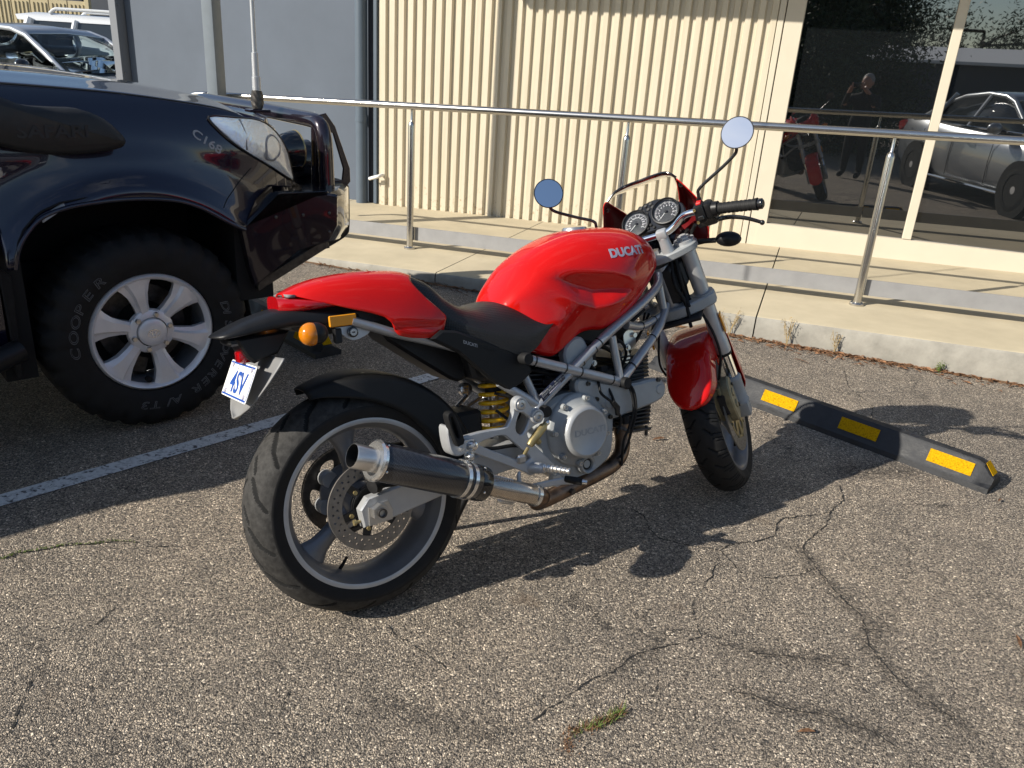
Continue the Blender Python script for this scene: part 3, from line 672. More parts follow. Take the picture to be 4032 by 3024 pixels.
def hexnut(m, p0, p1, r): return m.tube([p0, p1], r, 6)
def tyre(R, wid, h, mode, seed):
    """dense tyre with tread grooves sunk into the crown"""
    rnd = random.Random(seed); nu, nv = 720, 72
    # half section: angle across the crown
    grooves = []
    if mode == 'rear':
        per = 15
        for k in range(per):
            for s in (-1, 1):
                c0 = 2 * pi * k / per + (0 if s > 0 else pi / per)
                grooves.append((c0, s, .24, .56, .17, .0062)); grooves.append((c0 + .15, s, .50, .84, .11, .0050)); grooves.append((c0 + .24, s, .02, .28, .14, .0042))
    else:
        per = 26
        for k in range(per):
            for s in (-1, 1):
                c0 = 2 * pi * k / per + (0 if s > 0 else pi / per)
                grooves.append((c0, s, .10, .45, .10, .0030)); grooves.append((c0 + .08, s, .42, .95, .035, .0022)); grooves.append((c0 + .19, s, .55, .95, .03, .0020)); grooves.append((c0 + .14, s, .38, .92, .033, .0022))
    D = {}
    for c0, s, a0, a1, dth, wd in grooves:
        st = 40
        for i in range(st + 1):
            f = i / st; cross = s * (a0 + (a1 - a0) * f); th = c0 + dth * f ** 1.2
            iu = th / (2 * pi) * nu; jv = (cross + 1) / 2 * nv * .70 + nv * .15
            ww = wd / .0027 * .5 * (1 if .08 < f < .92 else .6)
            for du in range(-3, 4):
                for dv in range(-3, 4):
                    a, b = int(iu) + du, int(jv) + dv
                    if 0 <= b <= nv:
                        dd = sqrt((a - iu) ** 2 + ((b - jv) * .9) ** 2)
                        if dd < ww + .45: D[(a % nu, b)] = max(D.get((a % nu, b), 0), .0065 * min(1, (ww + .45 - dd) / .8))
    V = []; F = []
    prof = []
    for j in range(nv + 1):
        t = j / nv * 2 - 1; a = abs(t); s = 1 if t >= 0 else -1
        if a < .70:                                   # crown arc
            q = a / .70; ang = q * radians(72); y = wid / 2 * sin(ang) / sin(radians(72)); r = R - h * .58 * (1 - cos(ang)) / (1 - cos(radians(72)))
        else:                                         # sidewall back in to the bead
            q = (a - .70) / .30; y = wid / 2 * (1 - .20 * q ** 1.6); r = R - h * .58 - (h * .50) * q + .0
        prof.append((y * s, r))
    for i in range(nu):
        th = 2 * pi * i / nu; c, sn = cos(th), sin(th)
        for j, (y, r) in enumerate(prof):
            r2 = r - D.get((i, j), 0); V.append((c * r2, y, sn * r2))
    w = nv + 1
    for i in range(nu):
        for j in range(nv): F.append((i * w + j, i * w + j + 1, ((i + 1) % nu) * w + j + 1, ((i + 1) % nu) * w + j))
    m = MB().add(V, F); m.kind = []
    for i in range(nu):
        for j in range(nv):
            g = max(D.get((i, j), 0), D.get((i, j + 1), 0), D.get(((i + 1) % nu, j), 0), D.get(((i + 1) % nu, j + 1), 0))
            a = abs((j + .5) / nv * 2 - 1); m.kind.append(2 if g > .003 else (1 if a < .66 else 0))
    return m
def tyre_mats(o, kind):
    for p in o.data.polygons: p.material_index = kind[p.index]
def at(c, fn=None):
    c = Vector(c); return (lambda p: p + c) if fn is None else (lambda p: fn(p + c))

def spokes(parent, angs, r0, r1, w, th, mat, place, name='spoke'):
    for a in angs:
        rings = []
        for q in range(13):
            f = q / 12; r = r0 + (r1 - r0) * f
            ww = w * (1.0 - .25 * sin(pi * min(1, f * 1.25)) + .55 * sstep(.72, 1, f)); tt = th * (1 - .25 * f + .2 * sstep(.8, 1, f))
            rings.append([(r, ww * cos(b) , tt * sin(b)) for b in [2 * pi * k / 16 for k in range(16)]])
        ca, sa = cos(a), sin(a)
        m = MB(); m.loft(rings); m.map(lambda p: Vector((p.x * ca - p.y * sa, p.z, p.x * sa + p.y * ca)))
        sp = m.map(place).build(name, mat, parent)
        h = MB().lathe([(-th * .93, .0055), (-th * .9, .0)], (0, 0, 0), (0, 1, 0), 10)
        MB().cyl((0, -th * .80, 0), (0, -th * .78, 0), .0045, n=10)

# --- rear wheel
RW = (0, 0, RR); pr = at(RW)
rim = bb(MB().lathe([(-.0725, .232), (-.0735, .226), (-.071, .219), (-.062, .2155), (-.052, .208), (-.030, .198), (0, .1955), (.030, .198), (.052, .208), (.062, .2155), (.071, .219), (.0735, .226), (.0725, .232), (.066, .228), (.05, .214), (0, .205), (-.05, .214), (-.066, .228)], RW, (0, 1, 0), 128, closed=True), 'rear_wheel', 'grey_wheel', smooth=45)
bb(MB().lathe([(-.0737, .2325), (-.0747, .2265), (-.0722, .2195), (-.0700, .2205), (-.0715, .227), (-.0705, .2335)], RW, (0, 1, 0), 128, closed=True), 'rim_lip', 'cast_aluminium', rim, smooth=45)  # same paint as the wheel, coloured paler for skylight on the lip
tm_ = tyre(RR, .164, .088, 'rear', 1); tyre_mats(bb(tm_.map(pr), 'tyre', ['tyre_rubber', 'tyre_dusty_lit', 'tyre_groove_shade'], rim, smooth=50), tm_.kind)
spokes(rim, [radians(a) for a in (99, 219, 339)], .04, .203, .030, .026, 'grey_wheel', pr)
bb(MB().lathe([(-.062, .0), (-.062, .05), (-.05, .056), (.0, .05), (.04, .06), (.062, .085), (.075, .085), (.075, 0)], RW, (0, 1, 0), 40), 'hub', 'grey_wheel', rim)
for k in range(6):
    a = k * pi / 3 + .3; c = (cos(a) * .076, 0, RR + sin(a) * .076)
    bb(MB().lathe([(.05, .0), (.05, .022), (.07, .024), (.088, .024), (.088, .0)], c, (0, 1, 0), 18), 'cush_boss', 'cast_aluminium', rim)
    bb(MB().lathe([(.088, .008), (.095, .008), (.095, 0)], c, (0, 1, 0), 6), 'nut', 'dark_steel', rim)
bb(MB().tube([(0 + .2 * cos(radians(246)), -.01, RR + .2 * sin(radians(246))), (.178 * cos(radians(246)), -.022, RR + .178 * sin(radians(246))), (.16 * cos(radians(247)), -.026, RR + .16 * sin(radians(247)))], [.0055, .0045, .0042], 8), 'valve_stem', 'rubber', rim)
# disc and carrier
holes = [circle2(.108 * cos(2*pi*i/30 + .02), .108 * sin(2*pi*i/30 + .02), .0032, 8) for i in range(30)] + [circle2(.0955 * cos(2*pi*i/30 + .12), .0955 * sin(2*pi*i/30 + .12), .0032, 8) for i in range(30)]
disc = bb(MB().plate(circle2(0, 0, .1225, 96), [circle2(0, 0, .083, 64)] + holes, -.088, -.083, .0004).map(pr), 'rear_brake_disc', 'disc_steel', rim, smooth=30)
arm = MB().lathe([(-.0885, .052), (-.082, .055), (-.078, .055), (-.078, .0), (-.0885, .0)], RW, (0, 1, 0), 32)
bb(arm, 'disc_carrier', 'engine_dark', rim)
for k in range(6):
    a = k * pi / 3 + .25
    q = MB().prism([(.045, -.013), (.088, -.010), (.088, .010), (.045, .013)], -.087, -.080, bev=.001); ca, sa = cos(a), sin(a)
    bb(q.map(lambda p: Vector((p.x * ca - p.z * sa, p.y, p.x * sa + p.z * ca)) + Vector(RW)), 'disc_arm', 'engine_dark', rim)
    bb(MB().lathe([(-.094, .0), (-.094, .006), (-.088, .006)], (cos(a) * .062, 0, RR + sin(a) * .062), (0, 1, 0), 6), 'disc_bolt', 'gold_anodised', rim)
# sprocket + chain on the far side
sholes = [smooth2([(.098 * cos(b - .24), .098 * sin(b - .24)), (.105 * cos(b), .105 * sin(b)), (.098 * cos(b + .24), .098 * sin(b + .24)), (.074 * cos(b + .13), .074 * sin(b + .13)), (.074 * cos(b - .13), .074 * sin(b - .13))], 4) for b in [2 * pi * i / 6 for i in range(6)]]
teeth = []
for i in range(92):
    a = 2 * pi * i / 92; teeth.append(((.126 if i % 2 else .117) * cos(a), (.126 if i % 2 else .117) * sin(a)))
bb(MB().plate(teeth, [circle2(0, 0, .05, 30)] + sholes, .094, .100, .0005).map(pr), 'sprocket', 'dark_steel', rim, smooth=25)
ch = MB()
for i in range(46):
    a = 2 * pi * i / 46
    if radians(-62) < (a + pi) % (2 * pi) - pi < radians(62): continue
    for yy in (.090, .102):
        q = MB().prism([(x * .0155, z * .0062) for x, z in ((-.5, -1), (.5, -1), (.75, 0), (.5, 1), (-.5, 1), (-.75, 0))], yy - .0012, yy + .0012); t = a + pi / 2
        ch.add(q.map(lambda p: Vector((p.x * cos(t) - p.z * sin(t) + .121 * cos(a), p.y, p.x * sin(t) + p.z * cos(t) + .121 * sin(a) + RR))).v, q.f)
    ch.cyl((.121 * cos(a + .07), .088, RR + .121 * sin(a + .07)), (.121 * cos(a + .07), .104, RR + .121 * sin(a + .07)), .004, n=8)
for z0, z1 in ((RR + .108, .385), (RR - .108, .318)):
    for i in range(28):
        f = i / 28; x = .05 + .43 * f; z = z0 + (z1 - z0) * f
        for yy in (.090, .102): ch.box(x - .0085, x + .0085, yy - .0012, yy + .0012, z - .0062, z + .0062)
bb(ch, 'drive_chain', 'dark_steel', smooth=30)

# --- swingarm
swr = [(-.049, .318), (-.024, .346), (.067, .358), (.2, .374), (.31, .388), (.43, .405), (.50, .39), (.50, .335), (.444, .324), (.394, .322), (.201, .302), (.04, .276), (-.043, .269)]
sw = bb(MB().prism(swr, -.128, -.096, bev=.004), 'swingarm', 'cast_aluminium', smooth=30)
bb(MB().prism(swr, .100, .13, bev=.004), 'left_arm', 'cast_aluminium', sw, smooth=30)
bb(MB().box(.33, .47, -.098, .102, .335, .39, .008), 'cross_member', 'cast_aluminium', sw)
ax_ = MB(); ax_.lathe([(-.158, .0), (-.158, .010), (-.157, .0125), (-.135, .0125)], (0, 0, RR - .006), (0, 1, 0), 18)
bb(MB().tube([(0, -.130, RR - .006), (0, -.150, RR - .006)], .0235, 6), 'axle_nut', 'brushed_steel', sw)
bb(MB().lathe([(-.1505, .0125), (-.158, .0125), (-.158, .009), (-.14, .009), (-.14, 0)], (0, 0, RR - .006), (0, 1, 0), 20), 'axle', 'dark_steel', sw)
bb(MB().prism([(-.028, .322), (.028, .330), (.04, .30), (.036, .275), (-.03, .272)], -.1325, -.1285, bev=.001), 'axle_plate', 'brushed_steel', sw)
bb(MB().lathe([(0, .004), (.012, .004), (.012, .008), (.018, .008), (.018, 0)], (-.047, -.112, .285), (-1, 0, 0), 8), 'adjuster_bolt', 'gold_anodised', sw)
for x in (.078, .11): bb(MB().lathe([(-.132, .0), (-.132, .006), (-.128, .006)], (x + .06, 0, .335), (0, 1, 0), 8), 'arm_bolt', 'cast_aluminium', sw)
bb(MB().lathe([(-.0, .0), (.002, .020), (.02, .022), (.026, .012), (.04, .012), (.045, 0)], (-.015, -.135, .376), (.9, .3, .1), 16), 'sensor_boot', 'rubber', sw)
bb(MB().tube(crm([(-.01, -.135, .376), (.06, -.138, .368), (.12, -.135, .377), (.2, -.13, .39)], 5), .005, 8), 'brake_line', 'rubber', sw)
# rear caliper under the arm
bb(MB().box(.02, .10, -.112, -.062, .385, .425, .008, 2), 'rear_caliper', 'dark_steel', sw)

# --- hugger
def hug(a, b):
    th = radians(112 - 112 * a); s = b * 2 - 1; q = abs(s); top = .350
    low = interp([(0, .325), (.12, .30), (.3, .272), (.55, .245), (.8, .235), (1, .25)], a)
    if q < .62: y = .086 * sin(q / .62 * pi / 2); r = top - .020 * (q / .62) ** 3
    else: f = (q - .62) / .38; y = .086 + .010 * f; r = (top - .020) * (1 - f) + low * f
    wsc = .55 + .45 * sstep(0, .22, a)
    return ((cos(th) * r), y * (1 if s > 0 else -1) * wsc, RR + sin(th) * r)
bb(MB().grid(hug, 40, 28), 'rear_hugger', 'black_panel', smooth=60, solid=.0035)

# --- silencer and pipe
mA = Vector((-.045, -.252, .476)); mB = Vector((.262, -.222, .340)); md = (mB - mA).normalized(); ml = (mB - mA).length
can = bb(MB().lathe([(0, .0), (0, .044), (.006, .0485), (ml - .01, .0485), (ml, .045), (ml, .0)], mA, md, 48, sy=1.0), 'silencer', 'carbon_fibre', smooth=45)
bb(MB().lathe([(-.006, .030), (-.007, .047), (-.002, .052), (.006, .0515), (.008, .049)], mA, md, 48), 'end_ring', 'polished_steel', can)
bb(MB().lathe([(-.004, .0305), (-.064, .0305), (-.066, .0285), (-.062, .0272), (-.0, .0272), (.06, .025), (.06, .0)], mA, md, 40), 'tail_tip', 'brushed_steel', can, smooth=50)
bb(MB().lathe([(-.0655, .0274), (-.060, .0266), (.05, .0266), (.05, 0)], mA, md, 32), 'tip_bore', 'arch_liner', can)
for o_ in (.255, .278): bb(MB().lathe([(o_, .0487), (o_, .0515), (o_ + .011, .0515), (o_ + .011, .0487)], mA, md, 48), 'strap', 'polished_steel', can)
bb(MB().lathe([(ml - .03, .049), (ml - .012, .0495), (ml + .004, .0475), (ml + .006, .030)], mA, md, 40), 'front_cap', 'black_gloss', can)
for a in (0.4, 2.0, 3.6, 5.2):
    for o_ in (.012, ml - .018):
        e = md.cross(Vector((0, 0, 1))).normalized(); g = md.cross(e); p = mA + md * o_ + (e * cos(a) + g * sin(a)) * .0485
        bb(MB().sph(p, .0035, 8, 5), 'rivet', 'polished_steel', can)
pp = [mB - md * .01, mB + md * .05, mB + md * .085]
bb(MB().tube([mB, mB + md * .035, mB + md * .04, mB + md * .20], [.0265, .0265, .029, .029], 28), 'link_pipe', 'titanium_steel', smooth=50)
jp = mB + md * .192
bb(MB().tube([jp, jp + md * .012], .0325, 28), 'pipe_clamp', 'polished_steel')
bb(MB().tube(crm([jp, jp + md * .035, (.474, -.166, .222), (.53, -.150, .218), (.63, -.14, .229), (.725, -.13, .240), (.80, -.118, .250), (.852, -.104, .272), (.873, -.095, .31), (.874, -.09, .345), (.878, -.088, .372)], 6), .0245, 24), 'exhaust_header', 'heated_steel', smooth=60)
bb(MB().tube([(.868, -.088, .350), (.872, -.088, .358)], .04, 12), 'header_flange', 'dark_steel')
bb(MB().cyl((.60, -.152, .226), (.603, -.176, .223), .009, n=10), 'lambda_plug', 'dark_steel')
for k, (p, q) in enumerate((((.285, -.25, .36), (.36, -.225, .325)), ((.30, -.235, .285), (.36, -.215, .258)))):
    hp = MB(); P0, P1 = Vector(p), Vector(q); dd = (P1 - P0).normalized()
    e = dd.cross(Vector((0, 1, 0))).normalized(); g = dd.cross(e)
    hp.tube([P0 + (P1 - P0) * (i / 60) + (e * cos(i * .9) + g * sin(i * .9)) * .004 for i in range(61)], .0014, 5); bb(hp, 'pipe_spring', 'brushed_steel')
bb(MB().prism([(.228, .462), (.262, .462), (.256, .392), (.228, .392)], -.205, -.199, bev=.001), 'silencer_bracket', 'polished_steel')
for p in ((.25, .444), (.243, .416)): bb(MB().lathe([(-.218, 0), (-.217, .008), (-.210, .0135), (-.203, .0145)], (p[0], 0, p[1]), (0, 1, 0), 16), 'bracket_bolt', 'polished_steel')

# --- engine
eng = bb(MB().prism(smooth2([(.505, .40), (.53, .47), (.575, .507), (.65, .515), (.74, .49), (.80, .43), (.80, .36), (.788, .30), (.75, .268), (.665, .235), (.60, .25), (.53, .30)], 3), -.145, .13, bev=.012), 'engine', 'engine_grey', smooth=40)
cc = (.652, 0, .402)
bb(MB().lathe([(-.14, .112), (-.150, .112), (-.156, .108), (-.160, .098), (-.168, .0865), (-.176, .082), (-.180, .080)], cc, (0, 1, 0), 64), 'crankcase_cover', 'engine_grey', eng, smooth=40)
cl = bb(MB().lathe([(-.172, .0805), (-.192, .079), (-.199, .075), (-.2025, .0685), (-.2025, .068), (-.2015, .0665), (-.2015, .0)], cc, (0, 1, 0), 72), 'clutch_cover', 'cover_silver', eng, smooth=40)
bb(MB().text('DUCATI', .026, lambda a, b, h: (.602 + a, -.2018 - h, .396 + b), .0004, .0006, sx=1.2), 'cover_lettering', 'engine_grey', eng)
for a in (25, 75, 125, 175, 222, 262, 305, 345):
    p = (cc[0] + .099 * cos(radians(a)), 0, cc[2] + .099 * sin(radians(a)))
    bt = bb(MB().lathe([(-.152, .0105), (-.172, .0095), (-.172, .0), ], p, (0, 1, 0), 14), 'bolt_boss', 'engine_grey', eng)
    bb(MB().lathe([(-.1715, .0065), (-.178, .0065), (-.178, .0035), (-.174, .0035), (-.174, 0)], p, (0, 1, 0), 12), 'cover_bolt', 'brushed_steel', eng)
bb(MB().lathe([(-.148, .031), (-.168, .029), (-.172, .026), (-.168, .020), (-.160, .018), (-.160, .0)], (.670, 0, .293), (0, 1, 0), 28), 'sight_glass_rim', 'engine_grey', eng)
bb(MB().lathe([(-.1612, .0175), (-.1612, 0)], (.670, 0, .293), (0, 1, 0), 24), 'sight_glass', 'dial_face', eng)
bb(MB().lathe([(-.1622, .012), (-.1622, 0)], (.670, 0, .293), (0, 1, 0), 24), 'sight_bezel', 'engine_grey', eng)
bb(MB().prism(smooth2([(.585, .29), (.64, .232), (.73, .225), (.77, .25), (.74, .29), (.66, .30)], 3), -.125, .12, bev=.012), 'sump', 'engine_grey', eng)
bb(MB().lathe([(-.13, .02), (-.152, .018), (-.152, 0)], (.565, 0, .262), (0, 1, 0), 18), 'drain_boss', 'cast_aluminium', eng)
# belt covers
bc = bb(MB().prism(smooth2([(.675, .555), (.76, .53), (.865, .506), (.975, .507), (1.012, .492), (1.022, .465), (1.008, .440), (.965, .427), (.88, .417), (.795, .409), (.768, .438), (.72, .475), (.675, .495), (.655, .53)], 3), -.150, -.108, bev=.007), 'belt_cover', 'engine_grey', eng, smooth=40)
for p in ((.992, .470, .017), (.780, .462, .019)): bb(MB().lathe([(-.1495, p[2]), (-.1535, p[2] - .003), (-.1535, 0)], (p[0], 0, p[1]), (0, 1, 0), 24), 'cover_dimple', 'engine_grey', bc)
for p in ((.70, .535), (.985, .502), (.78, .418), (.73, .482), (.85, .500)): bb(MB().lathe([(-.149, .0075), (-.157, .0065), (-.157, .003), (-.153, .003), (-.153, 0)], (p[0], 0, p[1]), (0, 1, 0), 12), 'cover_bolt', 'dark_steel', bc)
bb(MB().prism(smooth2([(.63, .63), (.662, .672), (.70, .675), (.722, .645), (.742, .60), (.70, .55), (.66, .545)], 3), -.135, -.10, bev=.006), 'upper_belt_cover', 'engine_grey', eng, smooth=40)
# cylinders with fins
for i in range(8):
    z = .352 + i * .0125 * 1.0
    bb(MB().prism([(.87 - i * .004, -.105), (.985 + i * .002, -.105), (1.02 + i * .003, -.06), (1.02 + i * .003, .07), (.985, .10), (.85, .10)], z, z + .0042, 'xy', bev=.0012).map(lambda p: Vector((p.x, p.y, p.z + (p.x - .93) * -.03))), 'cylinder_fin', 'fin_black', eng)
for i in range(7):
    z = .505 + i * .0125
    bb(MB().prism([(.86, -.095), (1.0, -.095), (1.035, -.05), (1.035, .06), (1.0, .09), (.84, .09)], z, z + .0042, 'xy', bev=.0012), 'cylinder_fin', 'fin_black', eng)
bb(MB().box(.78, 1.0, -.08, .08, .375, .56, .01), 'front_cylinder', 'engine_dark', eng)
bb(MB().prism([(.865, .348), (.99, .338), (.985, .330), (.87, .338)], -.11, .08, bev=.002), 'head_flange', 'dark_steel', eng)
for x in (.885, .975): bb(MB().tube([(x, -.098, .345), (x - .003, -.098, .312)], .006, 6), 'flange_stud', 'dark_steel', eng)
for i in range(9):
    z = .515 + i * .014
    bb(MB().prism([(.50 + i * .006, -.10), (.66 + i * .006, -.10), (.69 + i * .006, -.06), (.69 + i * .006, .08), (.50 + i * .006, .08)], z, z + .0045, 'xy', bev=.0012).map(lambda p: Vector((p.x, p.y, p.z - (p.x - .6) * .12))), 'cylinder_fin', 'fin_black', eng)
bb(MB().box(.52, .70, -.07, .07, .50, .66, .01), 'rear_cylinder', 'engine_dark', eng)
bb(MB().box(.62, .98, -.055, .055, .62, .72, .02), 'airbox', 'engine_dark', eng)
bb(MB().box(.58, .64, -.112, -.085, .53, .575, .008), 'coil', 'engine_dark', eng)
bb(MB().box(.745, .79, -.095, -.05, .575, .625, .01), 'injector_body', 'engine_dark', eng)
# throttle linkage seen between the frame tubes
tl = [(.905, .655), (.935, .668), (.955, .645), (.952, .612), (.93, .60), (.91, .615)]
bb(MB().prism(smooth2(tl, 3), -.088, -.084, bev=.0008), 'throttle_quadrant', 'brushed_steel', eng)
bb(MB().cyl((.945, -.084, .648), (.945, -.098, .648), .008, n=8), 'throttle_screw', 'brushed_steel', eng)
bb(MB().plate(smooth2([(.90, .60), (.92, .605), (.93, .575), (.915, .56), (.895, .575)], 3), [circle2(.912, .583, .007, 10)], -.086, -.082, .0006), 'linkage_plate', 'brushed_steel', eng)
for k, pts in enumerate(([(.93, -.08, .60), (.97, -.07, .625), (1.02, -.05, .655), (1.07, -.03, .70)], [(.92, -.08, .57), (.96, -.06, .60), (1.03, -.03, .64), (1.08, .0, .70)], [(.78, -.13, .53), (.785, -.155, .49), (.80, -.16, .44), (.815, -.16, .40), (.805, -.15, .36)],
        [(.815, -.14, .54), (.85, -.165, .50), (.862, -.168, .43), (.845, -.16, .37), (.83, -.15, .33), (.825, -.14, .25)], [(.815, -.14, .545), (.858, -.168, .50), (.87, -.17, .43), (.856, -.16, .36), (.838, -.14, .29), (.80, -.12, .262)],
        [(.755, -.13, .545), (.735, -.16, .525), (.735, -.17, .50), (.765, -.178, .472), (.79, -.176, .45)])):
    bb(MB().tube(crm(pts, 6), .0042, 8), 'cable', 'rubber', eng)
bb(MB().tube([(.768, -.178, .472), (.789, -.176, .448), (.792, -.172, .425)], [.008, .0095, .007], 10), 'sender_boot', 'rubber', eng)
bb(MB().tube([(.843, -.15, .385), (.842, -.15, .41)], .013, 10), 'sensor', 'rubber', eng)

for pts, r_, mt_ in (([(.70, -.10, .62), (.74, -.115, .585), (.76, -.11, .545), (.75, -.10, .52)], .006, 'rubber'), ([(.66, -.06, .68), (.73, -.10, .655), (.80, -.11, .63), (.86, -.09, .60), (.90, -.07, .57)], .007, 'rubber'), ([(.52, -.09, .60), (.57, -.115, .585), (.62, -.12, .56), (.66, -.115, .54)], .005, 'rubber'),
        ([(.84, -.10, .66), (.88, -.11, .63), (.90, -.10, .59), (.88, -.09, .54)], .005, 'rubber'), ([(.40, -.10, .55), (.45, -.12, .53), (.50, -.12, .50), (.52, -.10, .46)], .0045, 'rubber'), ([(.30, -.15, .415), (.36, -.15, .405), (.42, -.15, .40), (.47, -.15, .385)], .0055, 'rubber'), ([(.76, -.05, .70), (.85, -.08, .695), (.95, -.07, .69), (1.03, -.05, .72)], .006, 'rubber'), ([(.55, -.02, .50), (.48, -.09, .46), (.43, -.12, .47), (.40, -.1, .50)], .0045, 'rubber')):
    bb(MB().tube(crm(pts, 6), r_, 8), 'hose', mt_, eng)
for x, z in ((.72, .60), (.86, .60), (.80, .56), (.58, .555), (.62, .60)): bb(MB().box(x - .014, x + .014, -.112, -.085, z - .010, z + .010, .003), 'connector', 'engine_dark', eng)
for x, z in ((.76, .585), (.90, .615), (.56, .52)): bb(MB().lathe([(-.118, 0), (-.118, .006), (-.112, .0065), (-.112, .010), (-.10, .010)], (x, 0, z), (0, 1, 0), 8), 'fastener', 'brushed_steel', eng)
# --- trellis frame, mirrored tubes
fr_mat = 'silver_frame'
frame = bb(MB().tube([SP0 + SAX * .74, SP0 + SAX * .935], .036, 24), 'frame', fr_mat)
TB = [('lower_tube', [(.475, -.150, .644), (.826, -.152, .521)], .0148), ('diagonal_tube', [(.523, -.143, .490), (.532, -.143, .507), (.777, -.143, .664), (.947, -.125, .745), (1.06, -.085, .792), (1.098, -.052, .825)], .0150),
      ('front_tube', [(.838, -.152, .528), (1.012, -.115, .641), (1.09, -.075, .690), (1.135, -.045, .722)], .0145), ('upright_tube', [(.812, -.140, .664), (.828, -.150, .530)], .0125),
      ('head_tube_strut', [(1.088, -.060, .815), (1.112, -.058, .70)], .0135), ('brace_tube', [(.880, -.130, .690), (.975, -.100, .674), (1.105, -.060, .695)], .0130),
      ('rear_tube', [(.40, -.13, .585), (.530, -.143, .490)], .0140), ('rear_strut', [(.484, -.128, .600), (.520, -.140, .505)], .0120)]
for nm, pts, r in TB:
    for sgn in (1, -1):
        P = [Vector((x, y * sgn, z)) for x, y, z in pts]
        bb(MB().tube(P if len(P) < 3 else crm(P, 5), r, 20), nm, fr_mat, frame, smooth=60)
for (x, z) in ((.472, .645), (.832, .519), (.524, .484)):
    for sgn in (1, -1):
        bb(MB().lathe([(-.135, .0165), (-.175, .0175), (-.181, .0155), (-.181, .0)] if sgn > 0 else [(.135, .0165), (.175, .0175), (.181, .0155), (.181, .0)], (x, 0, z), (0, 1, 0), 20), 'tube_plug', 'rubber', frame)
def ring_on(p, d, r): bb(MB().tube([Vector(p) - Vector(d).normalized() * .0022, Vector(p) + Vector(d).normalized() * .0022], r, 16), 'cable_tie', 'black_gloss', frame)
dl_ = (.351, -.002, -.123)
for f in (.10, .40, .56, .90): ring_on((.475 + .351 * f, -.150 - .002 * f, .644 - .123 * f), dl_, .0162)
dg = (.245, 0, .157)
for f in (.62, .83, .92): ring_on((.532 + .245 * f, -.143, .507 + .157 * f), dg, .0165)
ring_on((.885, -.143, .560), (.174, .037, .113), .016); ring_on((1.0, -.118, .633), (.174, .037, .113), .016); ring_on((.965, -.103, .676), (.1, .03, -.01), .0145); ring_on((1.045, -.078, .684), (.1, .03, .01), .0145)
# approval plate on the tube
pv = Vector((.522, 0, .520)); pd = Vector((.245, 0, .157)).normalized(); pn = Vector((-pd.z, 0, pd.x))
def vin(a, b, h): return pv + pd * a + Vector((0, -.1585 - h + abs(b) ** 2 * 14, 0)) + pn * b
q = MB().grid(lambda a, b: vin(a * .10, (b - .5) * .026, .0005), 4, 6); vp = bb(q, 'approval_plate', 'label_navy', frame, solid=.001)
tx = MB(); tx.text('APPROVAL NO.        CATEGORY LC', .0062, lambda a, b, h: vin(.006 + a, .006 + b, .0012 + h), .0002); tx.text('DUCATI MOTOR HOLDING S.p.A.', .0068, lambda a, b, h: vin(.005 + a, -.0015 + b, .0012 + h), .0002, .0001); tx.text('Model', .006, lambda a, b, h: vin(.006 + a, -.009 + b, .0012 + h), .0002)
bb(tx, 'plate_text', 'decal_white', vp)
bb(MB().grid(lambda a, b: vin(.030 + a * .05, -.0105 + b * .006, .0013), 1, 1), 'plate_blank', 'decal_silver', vp, solid=.0004)

# --- footrest hanger with cut-outs, pegs, pedal
ho = [(.236, .462), (.30, .468), (.374, .465), (.392, .474), (.408, .502), (.412, .534), (.432, .545), (.452, .535), (.475, .505), (.498, .498), (.508, .480), (.498, .458), (.470, .448), (.452, .432), (.470, .400), (.525, .340), (.538, .322), (.48, .312), (.452, .310), (.43, .325), (.30, .398), (.252, .425), (.236, .44)]
h1 = [(.292, .437), (.345, .445), (.372, .443), (.392, .428), (.452, .368), (.448, .356), (.425, .358), (.32, .415)]
h2 = [(.430, .497), (.449, .490), (.461, .474), (.437, .436), (.420, .44), (.414, .458)]
hng = bb(MB().plate(smooth2(ho, 3), [smooth2(h1, 3), smooth2(h2, 3)], -.178, -.160, .003), 'footrest_hanger', 'cast_aluminium', smooth=30)
for (x, z) in ((.432, .522), (.486, .478)):
    bb(MB().lathe([(-.178, .021), (-.187, .020), (-.187, .0155), (-.1845, .015)], (x, 0, z), (0, 1, 0), 26), 'pivot_boss', 'cast_aluminium', hng)
    bb(MB().lathe([(-.1845, .0153), (-.190, .0135), (-.1905, .0065), (-.184, .006), (-.184, 0)], (x, 0, z), (0, 1, 0), 20), 'pivot_bolt', 'brushed_steel', hng)
bb(MB().lathe([(-.178, .017), (-.195, .016), (-.203, .011), (-.205, .005), (-.20, .004), (-.20, 0)], (.262, 0, .440), (0, 1, 0), 24), 'hanger_bolt', 'polished_steel', hng)
pg = bb(MB().prism(smooth2([(.176, .505), (.19, .508), (.206, .47), (.232, .458), (.226, .43), (.196, .428), (.180, .45)], 3), -.215, -.168, bev=.004), 'passenger_peg_mount', 'cast_aluminium', hng)
bb(MB().plate(smooth2([(.172, .545), (.188, .552), (.199, .535), (.218, .47), (.205, .458), (.193, .462), (.178, .51)], 3), [smooth2([(.184, .537), (.190, .53), (.203, .485), (.196, .482), (.187, .51)], 2)], -.232, -.206, .003), 'passenger_peg_rubber', 'rubber', hng)
bb(MB().lathe([(-.224, 0), (-.224, .006), (-.214, .006)], (.214, 0, .444), (0, 1, 0), 10), 'peg_bolt', 'polished_steel', hng)
rp = bb(MB().tube([(.455, -.165, .330), (.470, -.200, .332), (.476, -.215, .333)], [.017, .016, .012], 16), 'rider_peg', 'cast_aluminium', hng)
tb_ = MB()
P0 = Vector((.468, -.195, .338)); P1 = Vector((.522, -.275, .326)); rr = []; pts = []
for i in range(33): pts.append(P0 + (P1 - P0) * (i / 32)); rr.append((.0125 if (i // 2) % 2 else .0098) * (1 - .25 * (i / 32)))
